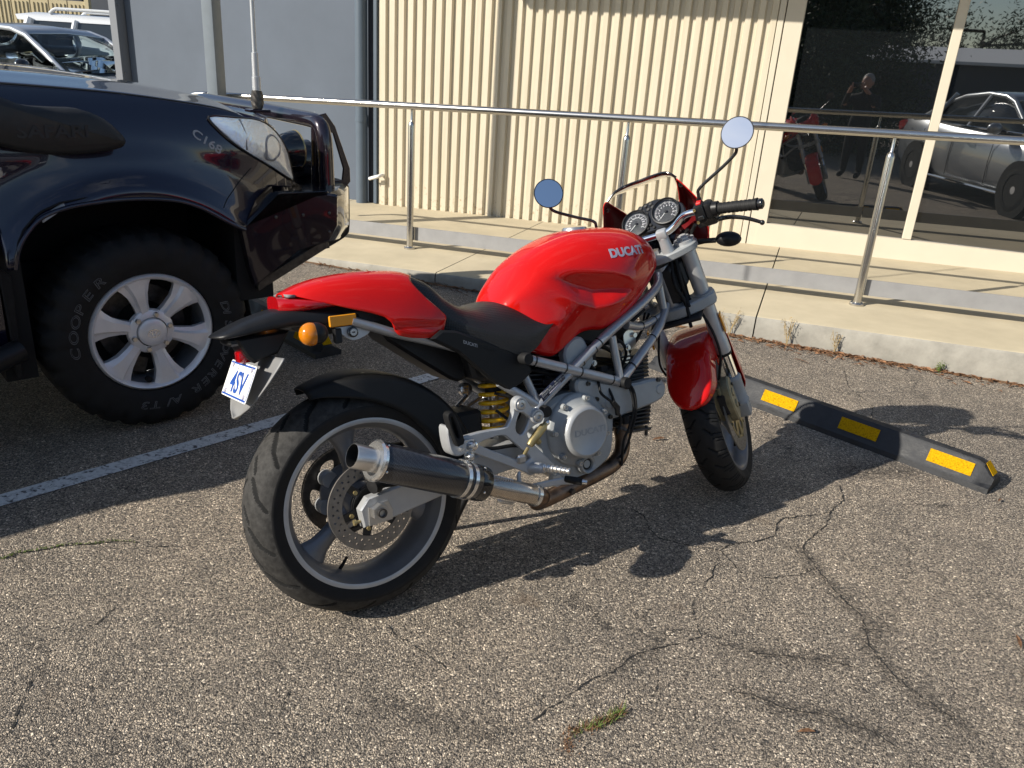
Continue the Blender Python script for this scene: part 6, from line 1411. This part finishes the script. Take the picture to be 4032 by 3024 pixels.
# wheels
def car_wheel(cx, cy, flip, detail):
    s = -1 if not flip else 1
    ws = cbd(MB().lathe([(.035, .232), (.010, .230), (.002, .222), (.010, .212), (.026, .206)], (0, 0, 0), (0, 1, 0), 72), 'wheel', 'alloy_silver', smooth=50)
    def put(m, name, mat, **k): return m.build(name, mat, ws, **k)
    put(MB().lathe([(.024, .207), (.05, .203), (.10, .198), (.20, .205), (.235, .228)], (0, 0, 0), (0, 1, 0), 72), 'rim_barrel', 'grey_wheel', smooth=50)  # silver barrel coloured darker to stand for shade behind the spokes
    # tyre with shoulder lugs
    nu = 168; prof = [(.030, .226), (.004, .236), (-.012, .262), (-.020, .300), (-.018, .335), (-.006, .358), (.012, .372), (.024, .381), (.05, .386), (.13, .388), (.21, .386), (.236, .381), (.25, .370), (.27, .335), (.27, .28), (.24, .226)]
    V = []; F = []; np_ = len(prof)
    for i in range(nu):
        a = 2 * pi * i / nu; g = (i % 6) < 2
        for j, (y, r) in enumerate(prof):
            rr_ = r - (.010 if g and 6 <= j <= 11 else 0) ; yy = y + (.006 if g and 4 <= j <= 7 else 0)
            if 8 <= j <= 10 and (i + 3) % 6 < 1: rr_ -= .008
            V.append((cos(a) * rr_, yy, sin(a) * rr_))
    for i in range(nu):
        for j in range(np_ - 1): F.append((i * np_ + j, i * np_ + j + 1, ((i + 1) % nu) * np_ + j + 1, ((i + 1) % nu) * np_ + j))
    put(MB().add(V, F), 'tyre', 'tyre_rubber', smooth=35)
    put(MB().lathe([(.15, .0), (.15, .20)], (0, 0, 0), (0, 1, 0), 40), 'brake_backing', 'arch_liner')
    put(MB().lathe([(.13, .10), (.13, .165), (.15, .165)], (0, 0, 0), (0, 1, 0), 40), 'brake_rotor', 'dark_steel')
    put(MB().box(-.05, .05, .09, .15, .11, .19, .01).map(lambda p: Matrix.Rotation(radians(200), 3, 'Y') @ p), 'brake_caliper', 'dark_steel')
    if detail:
        for k in range(6):
            a0 = radians(100 - 60 * k + 4); rings = []
            for q in range(11):
                f = q / 10; r = .062 + .150 * f; hw_ = interp([(0, .024), (.3, .027), (.6, .037), (.85, .055), (1, .076)], f); yo = interp([(0, .032), (.25, .026), (.6, .014), (1, .010)], f); yb = yo + interp([(0, .05), (1, .045)], f)
                rings.append([(r, -hw_, yo + .012), (r, -hw_ * .60, yo), (r, hw_ * .35, yo - .002), (r, hw_ * .55, yo + .010), (r, hw_, yo + .014), (r, hw_ * .9, yb), (r, -hw_ * .9, yb)])
            ca, sa = cos(a0), sin(a0)
            put(MB().loft(rings).map(lambda p: Vector((p.x * ca - p.y * sa, p.z, p.x * sa + p.y * ca))), 'spoke', 'alloy_silver', smooth=28)
            a1 = a0 + radians(30 + 0); lx, lz = .0695 * cos(a1), .0695 * sin(a1)
            put(MB().lathe([(.028, .0165), (.036, .0155), (.036, 0)], (lx, 0, lz), (0, 1, 0), 16), 'lug_recess', 'arch_liner')
            put(MB().lathe([(.014, .0), (.014, .0085), (.018, .011), (.05, .011)], (lx, 0, lz), (0, 1, 0), 6), 'lug_nut', 'brushed_steel')
        put(MB().lathe([(.05, .088), (.032, .086), (.028, .080), (.024, .058)], (0, 0, 0), (0, 1, 0), 48), 'hub_pad', 'alloy_silver')
        capm = put(MB().lathe([(.035, .057), (.014, .053), (.009, .046), (.0075, .030), (.0068, .0295), (.0066, .0)], (0, 0, 0), (0, 1, 0), 48), 'centre_cap', 'alloy_silver', smooth=40)
        em = MB()
        for (rx, rz, oz) in ((.0225, .0155, 0), (.0075, .0150, 0), (.0150, .0062, .0075)):
            em.tube([(rx * cos(t), .0058, oz + rz * sin(t)) for t in [2 * pi * i / 32 for i in range(32)]], .0016, 6, closed=True)
        em.build('cap_emblem', 'chrome', capm)
        # raised outline lettering on the sidewall
        def sidetext(txt, start, step, size):
            m = MB()
            for i, chh in enumerate(txt):
                if chh == ' ': continue
                t = radians(start - step * i)
                m.text(chh, size, lambda a, b, h: (cos(t - (a) / .30) * (.272 + b), -.0165 - max(0, min(1, (b) / .04)) * .004 + .0 + h, sin(t - (a) / .30) * (.272 + b)), outline=.0011, shear=.15, sx=1.55)
            stuff(put(m, 'sidewall_lettering', 'letter_outline', smooth=0))
        sidetext('COOPER', 190, 11.5, .045); sidetext('DISCOVERER A/T3', 20, 8.6, .042)
        put(MB().cyl((.19 * cos(-1.75), .012, .19 * sin(-1.75)), (.19 * cos(-1.75), .03, .19 * sin(-1.75)), .012, n=12), 'valve_hole', 'arch_liner')
        put(MB().tube([(.19 * cos(-1.75), .028, .19 * sin(-1.75)), (.185 * cos(-1.75), .004, .185 * sin(-1.75))], .005, 8), 'valve', 'rubber')
    else:
        for k in range(6):
            a0 = radians(60 * k); put(MB().prism([(.05, -.03), (.20, -.06), (.20, .06), (.05, .03)], .01, .05, bev=.004).map(lambda p: Matrix.Rotation(a0, 3, 'Y') @ p), 'spoke', 'alloy_silver')
    ws.location = (cx, cy, .385)
    if flip: ws.rotation_euler = (0, 0, pi)
    return ws
car_wheel(0, .018, False, True)
car_wheel(0, CW - .018, True, False); car_wheel(-2.79, .018, False, False); car_wheel(-2.79, CW - .018, True, False)

cbd(MB().tube([(-.475, -.008, .44), (-.478, -.008, .70), (-.48, .0, .95), (-.485, .03, 1.20)], .004, 6), 'door_gap', 'arch_liner', body)
for k, (x, z) in enumerate(((.50, .80), (.62, .80), (.74, .80), (.74, .72))): cbd(MB().sph((x, -.024, z), (.007, .004, .007), 10, 6), 'wing_bolt', 'dark_steel', bbar)
cbd(MB().tube(crm([(.80, .36, .99), (.86, .42, .93), (.92, .52, .95)], 5), .006, 8), 'lamp_cable', 'rubber', bbar)
# ------------------------------------------------------------------ other cars
def wheel_simple(par, p, R, w, yside, mat='alloy_silver', n=5):
    """simple wheel on the y = yside face; par-local position p = (x, z)"""
    s = 1 if yside[1] > yside[0] else -1
    o = MB().lathe([(.0, R * .62), (.0, R * .70), (.01, R * .93), (.04, R), (w - .04, R), (w, R * .9)], (0, 0, 0), (0, 1, 0), 40).build('tyre', 'rubber', par)
    o.location = (p[0], yside[0], p[1]); o.rotation_euler = (0, 0, 0 if s > 0 else pi)
    MB().lathe([(.004, R * .66), (.0, R * .63), (.015, R * .60), (.07, R * .57), (.07, 0)], (0, 0, 0), (0, 1, 0), 40).build('rim', 'arch_liner', o)
    for k in range(n * 2):
        a = 2 * pi * k / (n * 2); MB().prism([(R * .08, -.018), (R * .63, -.013), (R * .63, .013), (R * .08, .018)], .006, .035, bev=.003).map(lambda q: Matrix.Rotation(a, 3, 'Y') @ q).build('rim_spoke', mat, o)
    MB().lathe([(.002, R * .15), (.0, 0)], (0, 0, 0), (0, 1, 0), 16).build('rim_cap', mat, o)
def loft_car(name, loc, yaw, label, paint, W_, lowsec, belt, roofsec, glass='car_glass', group=None):
    """lowsec: list (x, zbottom, zbelt, halfwidth) ; roofsec: list (x, zroof, halfwidth)"""
    t = empty(name, loc, label, 'car', group); t.rotation_euler = (0, 0, yaw)
    rings = []
    for x, zb, zt, hw in lowsec:
        rings.append([(x, -hw * .90, zb), (x, -hw * .985, zb + .12), (x, -hw, zb + (zt - zb) * .45), (x, -hw * .985, zb + (zt - zb) * .72), (x, -hw * .93, zt - .03), (x, -hw * .88, zt), (x, 0, zt + .03),
                      (x, hw * .88, zt), (x, hw * .93, zt - .03), (x, hw * .985, zb + (zt - zb) * .72), (x, hw, zb + (zt - zb) * .45), (x, hw * .985, zb + .12), (x, hw * .90, zb)])
    b = MB().loft(rings).build('body', paint, t, smooth=50)
    return t, b
def sedan(name, loc, yaw, label, paint, clear=False, ute=False):
    sec = [(-2.42, .45, .86, .55), (-2.36, .36, .98, .78), (-2.1, .30, 1.02, .88), (-1.4, .24, 1.02, .91), (-.6, .22, .98, .915), (.3, .22, .955, .915), (.95, .22, .93, .91), (1.5, .24, .87, .90), (2.0, .27, .79, .85), (2.28, .32, .70, .74), (2.38, .38, .62, .55)]
    t, b = loft_car(name, loc, yaw, label, paint, .91, sec, None, None)
    g = 'clear_car_glass' if clear else 'car_glass'
    def gl(x): return 1.0
    roof = [(-1.95, 1.03, .68), (-1.45, 1.26, .62), (-.95, 1.40, .58), (-.35, 1.455, .575), (.10, 1.435, .58), (.35, 1.37, .60), (.72, 1.17, .66), (1.10, .955, .74)]
    R = []
    for x, z, hw in roof: R.append([(x, -hw, z - .02), (x, -hw * .86, z), (x, 0, z + .025), (x, hw * .86, z), (x, hw, z - .02)])
    MB().loft([R[i] for i in range(2, 6)], closed=False).build('roof', paint, t, smooth=60, solid=.03)
    MB().loft([R[i] for i in (5, 6, 7)], closed=False).build('windscreen', g, t, smooth=60, solid=.006)
    MB().loft([R[i] for i in (0, 1, 2)], closed=False).build('rear_screen', g, t, smooth=60, solid=.006)
    for s in (-1, 1):
        top = [(x, hw * .995 * s, z - .02) for x, z, hw in roof]
        bot = [(x, s * (.80 if abs(x) < 1.3 else .76), .975) for x, z, hw in roof]
        MB().loft([[Vector(a) for a in top], [Vector(a) for a in bot]], closed=False).build('side_glass', g, t, smooth=60, solid=.006)
        MB().tube([(x, y, z) for x, y, z in top], .035, 8).build('roof_rail', paint, t, smooth=60)
        for xa, xb in ((-.32, -.28), (-1.40, -1.22)):
            MB().tube([(xa, s * .80, .96), (xb, s * .585, 1.41)], .035, 8).build('pillar', paint, t)
        MB().tube([(x, s * .825, .985) for x in (-1.9, -.5, .4, 1.08)], .016, 6).build('window_trim', 'chrome', t)
        MB().sph((.72, s * 1.0, 1.02), (.07, .10, .075), 14, 10).build('door_mirror', 'black_gloss' if clear else paint, t)
        MB().tube([(.76, s * .86, .98), (.73, s * .93, 1.0)], .025, 8).build('mirror_arm', 'black_gloss', t)
        for x in (.02, -.98):
            MB().tube([(x - .10, s * .926, .81), (x - .06, s * .945, .812), (x + .06, s * .945, .812), (x + .10, s * .926, .81)], .012, 8).build('door_handle', 'chrome', t)
        for x in (.62, -.42, -1.32): MB().tube([(x, s * .912, .30), (x, s * .922, .60), (x, s * .905, .88)], .004, 6).build('door_gap', 'arch_liner', t)
        MB().prism(smooth2([(2.05, .62), (2.24, .60), (2.20, .70), (1.95, .76), (1.85, .72)], 2), -.82 if s < 0 else .70, -.70 if s < 0 else .82, bev=.01).build('head_lamp', 'lamp_glass', t)
        MB().prism(smooth2([(-2.32, .78), (-2.38, .92), (-2.15, .96), (-2.08, .90)], 2), -.84 if s < 0 else .70, -.70 if s < 0 else .84, bev=.01).build('tail_lamp', 'red_lens', t)
        for x in (1.42, -1.36):
            MB().lathe([(0, .36), (.10, .36), (.10, 0)], (x, s * .87, .33), (0, s, 0), 40).build('wheel_arch', 'arch_liner', t)
            wheel_simple(t, (x, .33), .325, .20, (s * .975, s * .7) if s > 0 else (-.975, -.7))
        MB().tube([(-1.0, s * .905, .24), (1.05, s * .905, .24)], .022, 8).build('sill_trim', 'chrome', t)
    if clear:
        MB().box(-1.25, .98, -.69, .69, .995, 1.012).build('cabin_trim', 'car_interior', t, smooth=0)
        MB().box(-.9, .95, -.70, .70, .55, .80).build('cabin_floor', 'car_interior', t, smooth=0)
        MB().box(.55, 1.05, -.70, .70, .80, .965, .03).build('dashboard', 'car_interior', t)
        for s in (-1, 1):
            st = MB().box(-.35, -.18, s * .38 - .23, s * .38 + .23, .6, 1.20, .05).build('front_seat', 'car_interior', t)
            MB().box(-.36, -.27, s * .38 - .12, s * .38 + .12, 1.21, 1.34, .04).build('headrest', 'car_interior', st)
        MB().tube([(.42 + .0 * cos(a), -.38 + .18 * cos(a), .97 + .17 * sin(a)) for a in [2 * pi * i / 24 for i in range(24)]], .014, 8, closed=True).build('steering_wheel', 'car_interior', t)
        MB().box(.28, .32, -.12, .12, 1.27, 1.33, .01).build('interior_mirror', 'black_gloss', t)
        MB().tube([(1.10, -.6, .972), (1.0, .0, 1.01)], .010, 6).build('wiper', 'black_gloss', t)
    return t
# silver sedan in the bay to the right, seen mirrored in the shop windows
dcar = Vector((cos(radians(47.5)), sin(radians(47.5)), 0)); nleft = Vector((-dcar.y, dcar.x, 0))
mid = Vector((1.775, .355, 0)) - nleft * .95
sedan('silver_sedan', tuple(mid), radians(47.5), 'silver sedan parked beside the motorcycle, mirrored in the shop window', 'silver_car')
# silver car past the end of the grey wall
sedan('silver_sedan', (-6.36, 11.28, 0), radians(-21), 'silver car with clear windscreen facing out past the grey wall end', 'silver_car', clear=True)
# white wagon behind it
wg = empty('white_wagon', (-6.6, 15.6, 0), 'white wagon with roof rails parked behind the silver car', 'car'); wg.rotation_euler = (0, 0, radians(4))
def wsec(x, zb, zt, hw): return [(x, -hw * .92, zb), (x, -hw, zb + .15), (x, -hw, zb + .45), (x, -hw * .95, zt), (x, hw * .95, zt), (x, hw, zb + .45), (x, hw, zb + .15), (x, hw * .92, zb)]
MB().loft([wsec(-2.35, .45, 1.05, .82), wsec(-2.28, .35, 1.12, .90), wsec(-1.5, .28, 1.12, .93), (wsec(1.0, .28, 1.06, .93)), wsec(1.9, .3, .98, .90), wsec(2.3, .4, .80, .78)]).build('body', 'white_car', wg, smooth=45)
MB().loft([[(-2.25, -.74, 1.10), (-2.25, .74, 1.10), (1.0, .78, 1.08), (1.0, -.78, 1.08)], [(-2.05, -.68, 1.60), (-2.05, .68, 1.60), (.25, .66, 1.62), (.25, -.66, 1.62)]]).build('glasshouse', 'car_glass', wg, smooth=40)
MB().loft([[(-2.25, -.70, 1.56), (-2.25, .70, 1.56), (.35, .69, 1.58), (.35, -.69, 1.58)], [(-2.30, -.66, 1.64), (-2.30, .66, 1.64), (.20, .64, 1.66), (.20, -.64, 1.66)], [(-2.0, -.56, 1.695), (-2.0, .56, 1.695), (.0, .55, 1.70), (.0, -.55, 1.70)]]).build('roof', 'white_car', wg, smooth=40)
for s in (-1, 1):
    MB().tube(crm([(-1.75, s * .60, 1.69), (-1.66, s * .60, 1.755), (-1.5, s * .60, 1.765), (-.4, s * .60, 1.765), (-.2, s * .60, 1.70)], 5), .028, 10).build('roof_rail', 'white_car', wg)
    for xa, xb, r in ((-2.22, -2.05, .075), (-1.42, -1.30, .05), (-.35, -.33, .04), (.95, .25, .045)): MB().tube([(xa, s * .79, 1.08), (xb, s * .675, 1.60)], r, 8).build('pillar', 'white_car', wg)
    for x in (-1.05, .05): 
        h = MB().tube([(x - .12, s * .945, .92), (x - .07, s * .965, .925), (x + .07, s * .965, .925), (x + .12, s * .945, .92)], .016, 8).build('door_handle', 'chrome', wg)
        MB().tube([(x + .3, s * .94, .35), (x + .3, s * .945, .7), (x + .28, s * .89, 1.10)], .005, 6).build('door_gap', 'arch_liner', wg)
    MB().prism([(-2.36, .85), (-2.28, 1.18), (-2.05, 1.05), (-2.1, .88)], -.94 if s < 0 else .78, -.78 if s < 0 else .94, bev=.01).build('tail_lamp', 'red_lens', wg)
    for x in (1.4, -1.35): wheel_simple(wg, (x, .36), .36, .22, (s * .97, s * .7))
# gate, fence and dark building behind
ft = empty('sheet_metal_fence', (-10.5, 19.5, 0), 'cream sheet metal fence panels and open gate at the back', 'fence')
for i in range(14):
    x = -5.4 + i * .42
    if 7 <= i <= 7: continue
    MB().box(x, x + .40, -.02, .02, .05, 2.05, .005).build('fence_panel', 'fence_cream', ft)
    for k in range(4): MB().box(x + .05 + k * .09, x + .075 + k * .09, -.04, -.02, .1, 1.98).build('fence_rib', 'fence_cream', ft, smooth=0)
for x in (-5.5, -2.46, .45): MB().box(x, x + .10, -.06, .06, 0, 2.25, .006).build('fence_post', 'fence_cream', ft)
db = MB().box(-26, 6, 24, 32, 0, 5.5).build('dark_shed', 'dark_cladding', smooth=0); 
tag(db, 'long dark blue grey clad shed far behind the cars', 'building')
for k in range(14): MB().box(-26 + k * 2.25, -25.94 + k * 2.25, 23.96, 24, 0, 5.5).build('seam', 'dark_recess', db, smooth=0)
MB().box(-26, 6, 23.96, 24, 1.86, 1.92).build('seam_rail', 'dark_recess', db, smooth=0)

# ------------------------------------------------------------------ behind the camera (mirrored in the windows)
def tree(loc, h, spread, seed, label, leaves=5200, ls=1.0):
    r = random.Random(seed); t = empty('gum_tree', loc, label, 'tree', 'trees across the car park')
    tr = MB(); tips = []
    trunk = crm([(0, 0, 0), (r.uniform(-.2, .2), r.uniform(-.2, .2), h * .2), (r.uniform(-.4, .4), r.uniform(-.4, .4), h * .45), (r.uniform(-.5, .5), r.uniform(-.5, .5), h * .75)], 5)
    tr.tube(trunk, [.26 * (1 - .75 * i / len(trunk)) for i in range(len(trunk))], 12)
    for k in range(15):
        b = trunk[r.randint(len(trunk) // 4, len(trunk) - 1)]; a = r.uniform(0, 2 * pi); L_ = spread * r.uniform(.5, 1.0); rise = r.uniform(-.05, .6)
        p = crm([b, b + Vector((cos(a) * L_ * .5, sin(a) * L_ * .5, L_ * rise * .6)), b + Vector((cos(a) * L_, sin(a) * L_, L_ * rise))], 4); tr.tube(p, [.09 * (1 - .8 * i / len(p)) for i in range(len(p))], 7)
        tips += [p[-1], p[len(p) // 2], p[-2]]
    tr.build('trunk', 'bark', t)
    V = []; F = []
    for i in range(leaves):
        c_ = r.choice(tips) + Vector((r.gauss(0, spread * .17), r.gauss(0, spread * .17), r.gauss(-.3, spread * .30))); a = Vector((r.uniform(-1, 1), r.uniform(-1, 1), r.uniform(-1.2, .3))).normalized(); b = a.cross(Vector((r.uniform(-1, 1), r.uniform(-1, 1), r.uniform(-1, 1)))).normalized()
        l, w = r.uniform(.05, .10) * ls, r.uniform(.016, .03) * ls; k = len(V); V += [c_ - a * l, c_ + b * w, c_ + a * l, c_ - b * w]; F.append((k, k + 1, k + 2, k + 3))
    MB().add(V, F).build('crown', 'leaf_green', t, smooth=0)
tree((-2.9, -5.2, 0), 4.4, 1.9, 5, 'dense dark gum tree standing close behind the photographer', 70000, .75)
tree((-5.2, -9.0, 0), 6.5, 2.8, 6, 'broad gum tree with wide crown across the car park', 46000, 1.1)
tree((-13.5, -39.0, 0), 7.0, 3.0, 8, 'small gum tree behind the far white roofed shed', 9000, 1.6)
tree((-8.5, -41.0, 0), 6.2, 3.0, 9, 'rounded gum tree above the middle of the far shed roof', 9000, 1.6)
tree((-3.5, -40.0, 0), 7.4, 3.2, 10, 'tall gum tree at the open end of the far shed', 9000, 1.6)
ct = MB().box(-1.3, 3.4, -22.4, -20.0, .12, 2.15, .12, 3).build('box_trailer', 'container_dark'); tag(ct, 'dark closed box trailer parked in front of the far shed', 'trailer')
for x in (-.9, 3.0): MB().lathe([(0, .0), (0, .34), (.2, .34), (.2, 0)], (x, -20.05, .34), (0, 1, 0), 20).build('trailer_wheel', 'rubber', ct)
sh = empty('far_shed', (-7, -30, 0), 'low shed with white roof on the far side of the car park', 'building')
MB().box(-9, 9, -3, 3, 0, 2.5).build('shed_wall', 'dark_cladding', sh, smooth=0)
MB().prism([(-3.4, 2.5), (3.4, 2.5), (3.4, 2.62), (0, 3.3), (-3.4, 2.62)], -9.3, 9.3, 'yz').build('shed_roof', 'roof_white', sh, smooth=0)
# photographer, standing behind the phone
per = empty('person', (-.02, -.46, 0), 'person in dark clothes holding up a phone, mirrored in the shop window', 'person')
def skin_body(edges, verts, name, mat, root=0):
    me = bpy.data.meshes.new(name); me.from_pydata([v[:3] for v in verts], edges, []); o = bpy.data.objects.new(name, me); COL.objects.link(o); o.parent = per
    md = o.modifiers.new('skin', 'SKIN'); md.use_smooth_shade = True
    for sv, v in zip(me.skin_vertices[0].data, verts): sv.radius = (v[3], v[4] if len(v) > 4 else v[3])
    me.skin_vertices[0].data[root].use_root = True
    s2 = o.modifiers.new('sub', 'SUBSURF'); s2.levels = 2; s2.render_levels = 2
    me.materials.append(MATS[mat]); return o
PV = [(0, 0, .83, .17, .12), (0, 0, .98, .155, .115), (0, .0, 1.13, .18, .125), (0, -.01, 1.25, .15, .11), (0, 0, 1.33, .062, .06), (0, .02, 1.39, .07, .08), (0, .02, 1.42, .07, .08), (0, .02, 1.44, .06, .07),
      (-.19, 0, 1.24, .075), (-.27, .14, 1.08, .052), (-.16, .30, 1.30, .040), (-.125, .345, 1.36, .03), (.19, 0, 1.24, .075), (.27, .14, 1.08, .052), (.16, .30, 1.30, .040), (.125, .345, 1.36, .03),
      (-.10, 0, .75, .105), (-.12, .0, .42, .072), (-.13, -.02, .10, .05), (-.14, .12, .04, .045), (.10, 0, .75, .105), (.12, .0, .42, .072), (.13, -.02, .10, .05), (.14, .12, .04, .045)]
PE = [(0, 1), (1, 2), (2, 3), (3, 4), (4, 5), (5, 6), (6, 7), (3, 8), (8, 9), (9, 10), (10, 11), (3, 12), (12, 13), (13, 14), (14, 15), (0, 16), (16, 17), (17, 18), (18, 19), (0, 20), (20, 21), (21, 22), (22, 23)]
bo = skin_body(PE, PV, 'body', 'cloth_black')
MB().sph((0, .04, 1.475), (.080, .098, .118), 24, 16).build('head', 'skin', per, smooth=170)
MB().sph((0, .012, 1.515), (.090, .102, .102), 20, 12).build('hair', 'hair_grey', per, smooth=170)
MB().sph((0, .138, 1.46), (.014, .022, .022), 12, 8).build('nose', 'skin', per)
for s in (-1, 1):
    MB().tube([(.235 * s, .19, 1.14), (.155 * s, .31, 1.315), (.095 * s, .39, 1.405)], [.040, .034, .028], 12).build('forearm', 'skin', per)
    MB().sph((.080 * s, .405, 1.42), (.020, .020, .042), 12, 8).build('palm', 'skin', per)
    for k in range(4): MB().tube([(.085 * s, .415, 1.450 - .019 * k), (.078 * s, .440, 1.455 - .019 * k), (.058 * s, .443, 1.455 - .019 * k)], [.009, .0085, .007], 8).build('finger', 'skin', per)
    MB().tube([(.078 * s, .40, 1.405), (.06 * s, .405, 1.395), (.04 * s, .412, 1.40)], [.010, .009, .008], 8).build('thumb', 'skin', per)
    MB().sph((.085 * s, .03, 1.47), (.012, .022, .032), 10, 8).build('ear', 'skin', per)
ph = MB().box(-.076, .076, .418, .428, 1.398, 1.472, .004, 2).build('phone', 'black_gloss'); ph.location = per.location
tag(ph, 'phone held up by the photographer mirrored in the window', 'phone')
# ------------------------------------------------------------------ litter, weeds, leaves
def weed(p, h, seed, label, green=False):
    r = random.Random(seed); t = empty('weed', p, label, 'weed', 'weeds growing at the foot of the kerb'); st = MB(); lf = MB()
    h = h * .8
    for k in range(4 if not green else 6):
        a = r.uniform(0, 2 * pi); L_ = h * r.uniform(.5, 1.0); dx, dy = cos(a) * L_ * r.uniform(.1, .5), sin(a) * L_ * r.uniform(.05, .2)
        P = crm([(0, 0, 0), (dx * .3, dy * .3, L_ * .45), (dx * .75, dy * .75, L_ * .8), (dx, dy, L_)], 4); st.tube(P, [.0019 * (1 - .6 * i / len(P)) for i in range(len(P))], 5)
        for q in range(18):
            b = P[r.randint(len(P) // 3, len(P) - 1)] + Vector((r.gauss(0, .010), r.gauss(0, .010), r.gauss(0, .012))); s_ = r.uniform(.0022, .0055); d1 = Vector((r.uniform(-1, 1), r.uniform(-1, 1), r.uniform(-1, 1))).normalized() * s_; d2 = d1.orthogonal().normalized() * s_ * .6
            k0 = len(lf.v); lf.add([b - d1, b + d2, b + d1, b - d2], [(0, 1, 2, 3)])
            if q % 4 == 0: st.tube([P[min(len(P) - 1, r.randint(len(P) // 3, len(P)))], b], .0008, 4)
    st.build('stem', 'weed_dry' if not green else 'weed_green', t); lf.build('seed_head' if not green else 'leaf', 'weed_dry' if not green else 'weed_green', t, smooth=0)
weed(UV(-.425, 4.742), .22, 1, 'thin dry weed at the kerb beside the slab joint')
weed(UV(-.093, 4.742), .21, 2, 'bushy dry weed leaning against the kerb, between two others')
weed(UV(.171, 4.742), .19, 3, 'dry weed with two upright stalks against the kerb, nearest the rail post')
weed(UV(.714, 4.742), .07, 4, 'small green weed at the kerb among brown leaf litter', True)
# leaf litter along the kerb foot
r = random.Random(11); V = []; F = []
def leafq(c_, l, w, yaw, tilt, roll):
    a = Vector((cos(yaw) * cos(tilt), sin(yaw) * cos(tilt), sin(tilt))); b = Vector((-sin(yaw), cos(yaw), 0)) * cos(roll) + Vector((0, 0, 1)) * sin(roll); k = len(V)
    for f, s in ((-1, 0), (-.45, .8), (.3, 1), (1, 0), (.3, -1), (-.45, -.8)): V.append(Vector(c_) + a * l * f + b * w * s + Vector((0, 0, .006 * (1 - f * f))))
    F.append(tuple(range(k, k + 6)))
for i in range(2400):
    u = r.uniform(-3.4, 2.4); dens = .3 + .7 * max(0, sin(u * 2.3 + 1.1)) ** 2
    if u < -.6: dens *= .45
    if r.random() > dens: continue
    v = KERB_V - .012 - abs(r.gauss(0, .045)) * r.choice((.4, .7, 1, 1.6)); p = UV(u, v, r.uniform(.003, .014)); leafq(p, r.uniform(.008, .034), r.uniform(.002, .006), -WALL + r.gauss(0, .6), r.gauss(0, .15), r.gauss(0, .4))
o = MB().add(V, F).build('leaf_litter', 'leaf_dry', smooth=0, solid=.0006); stuff(o, 'brown leaf litter gathered along the foot of the kerb', 'leaf litter')
m = MB(); N = 160; V2 = []; F2 = []
for i in range(N + 1):
    u = -3.5 + 6.2 * i / N; w = .012 + .020 * abs(sin(u * 3.1) * sin(u * 7.7 + 1)) + .008 * r.random(); V2 += [UV(u, KERB_V + .01, .008), UV(u, KERB_V - w, .003)]
    if i: F2.append((2 * i - 2, 2 * i - 1, 2 * i + 1, 2 * i))
o = m.add(V2, F2).build('kerb_dirt', 'earth_litter', smooth=0); stuff(o, 'dark earthy dirt caught in the corner under the kerb', 'dirt')
# single fallen leaves
for i, (x, y, l, lab) in enumerate(((.754, 1.483, .022, 'small brown leaf lying by a long crack in the foreground asphalt'), (1.481, 1.877, .03, 'brown leaf on open asphalt to the right of the cracks'), (1.587, 4.2, .045, 'long reddish leaf lying between the kerb and the wheel stop'),
                                    (1.883, 2.722, .02, 'pale curled leaf beside the tapered end of the wheel stop'), (2.413, 4.034, .03, 'reddish leaf on the asphalt near the green weed'), (.631, 3.062, .03, 'orange brown leaf on the asphalt seen under the engine'))):
    V = []; F = []; leafq((0, 0, 0), l, l * .22, i * 1.3, .1, .25); o = MB().add(V, F).build('fallen_leaf', 'leaf_dry', smooth=0, solid=.0008); o.location = (x, y, .008); tag(o, lab, 'leaf', 'fallen leaves')
# grass tuft and moss in the cracks
V = []; F = []; r = random.Random(21)
path = [(.181, 1.37), (.19, 1.438), (.239, 1.456), (.282, 1.482), (.32, 1.513)]
gm = MB(); gb = MB()
for i in range(420):
    k = r.randint(0, len(path) - 2); f = r.random(); x = path[k][0] + (path[k + 1][0] - path[k][0]) * f + r.gauss(0, .008); y = path[k][1] + (path[k + 1][1] - path[k][1]) * f + r.gauss(0, .007)
    t = (k + f) / 4; h = r.uniform(.008, .022) * (.5 + t); a = r.uniform(0, 2 * pi); d = Vector((cos(a), sin(a), 0)) * h * r.uniform(.3, 1.1); s_ = Vector((-sin(a), cos(a), 0)) * .0013
    (gm if r.random() < t * 1.0 - .15 else gb).add([Vector((x, y, .002)) - s_, Vector((x, y, .002)) + s_, Vector((x, y, .002)) + d + Vector((0, 0, h * .7))], [(0, 1, 2)])
o = gm.build('grass_tuft', 'weed_green', smooth=0); stuff(o, 'tuft of short green grass growing from a crack in the foreground', 'grass')
o = gb.build('dry_grass', 'leaf_dry', smooth=0); stuff(o, 'dried reddish brown grass trailing from the green tuft', 'grass')
ms = MB(); mp_ = [(-1.451, 1.941), (-1.424, 1.978), (-1.375, 1.998), (-1.319, 2.03), (-1.244, 2.049), (-1.176, 2.073), (-1.12, 2.075)]
for i in range(260):
    k = r.randint(0, len(mp_) - 2); f = r.random(); x = mp_[k][0] + (mp_[k + 1][0] - mp_[k][0]) * f + r.gauss(0, .0035); y = mp_[k][1] + (mp_[k + 1][1] - mp_[k][1]) * f + r.gauss(0, .0035); a = r.uniform(0, 6.3); s_ = r.uniform(.0015, .0035)
    ms.add([Vector((x + s_ * cos(a + q * 2.1), y + s_ * sin(a + q * 2.1), .003 + r.uniform(0, .005))) for q in range(3)], [(0, 1, 2)])
o = ms.build('moss', 'moss', smooth=0); stuff(o, 'line of green moss growing in a crack left of the rear tyre', 'moss')
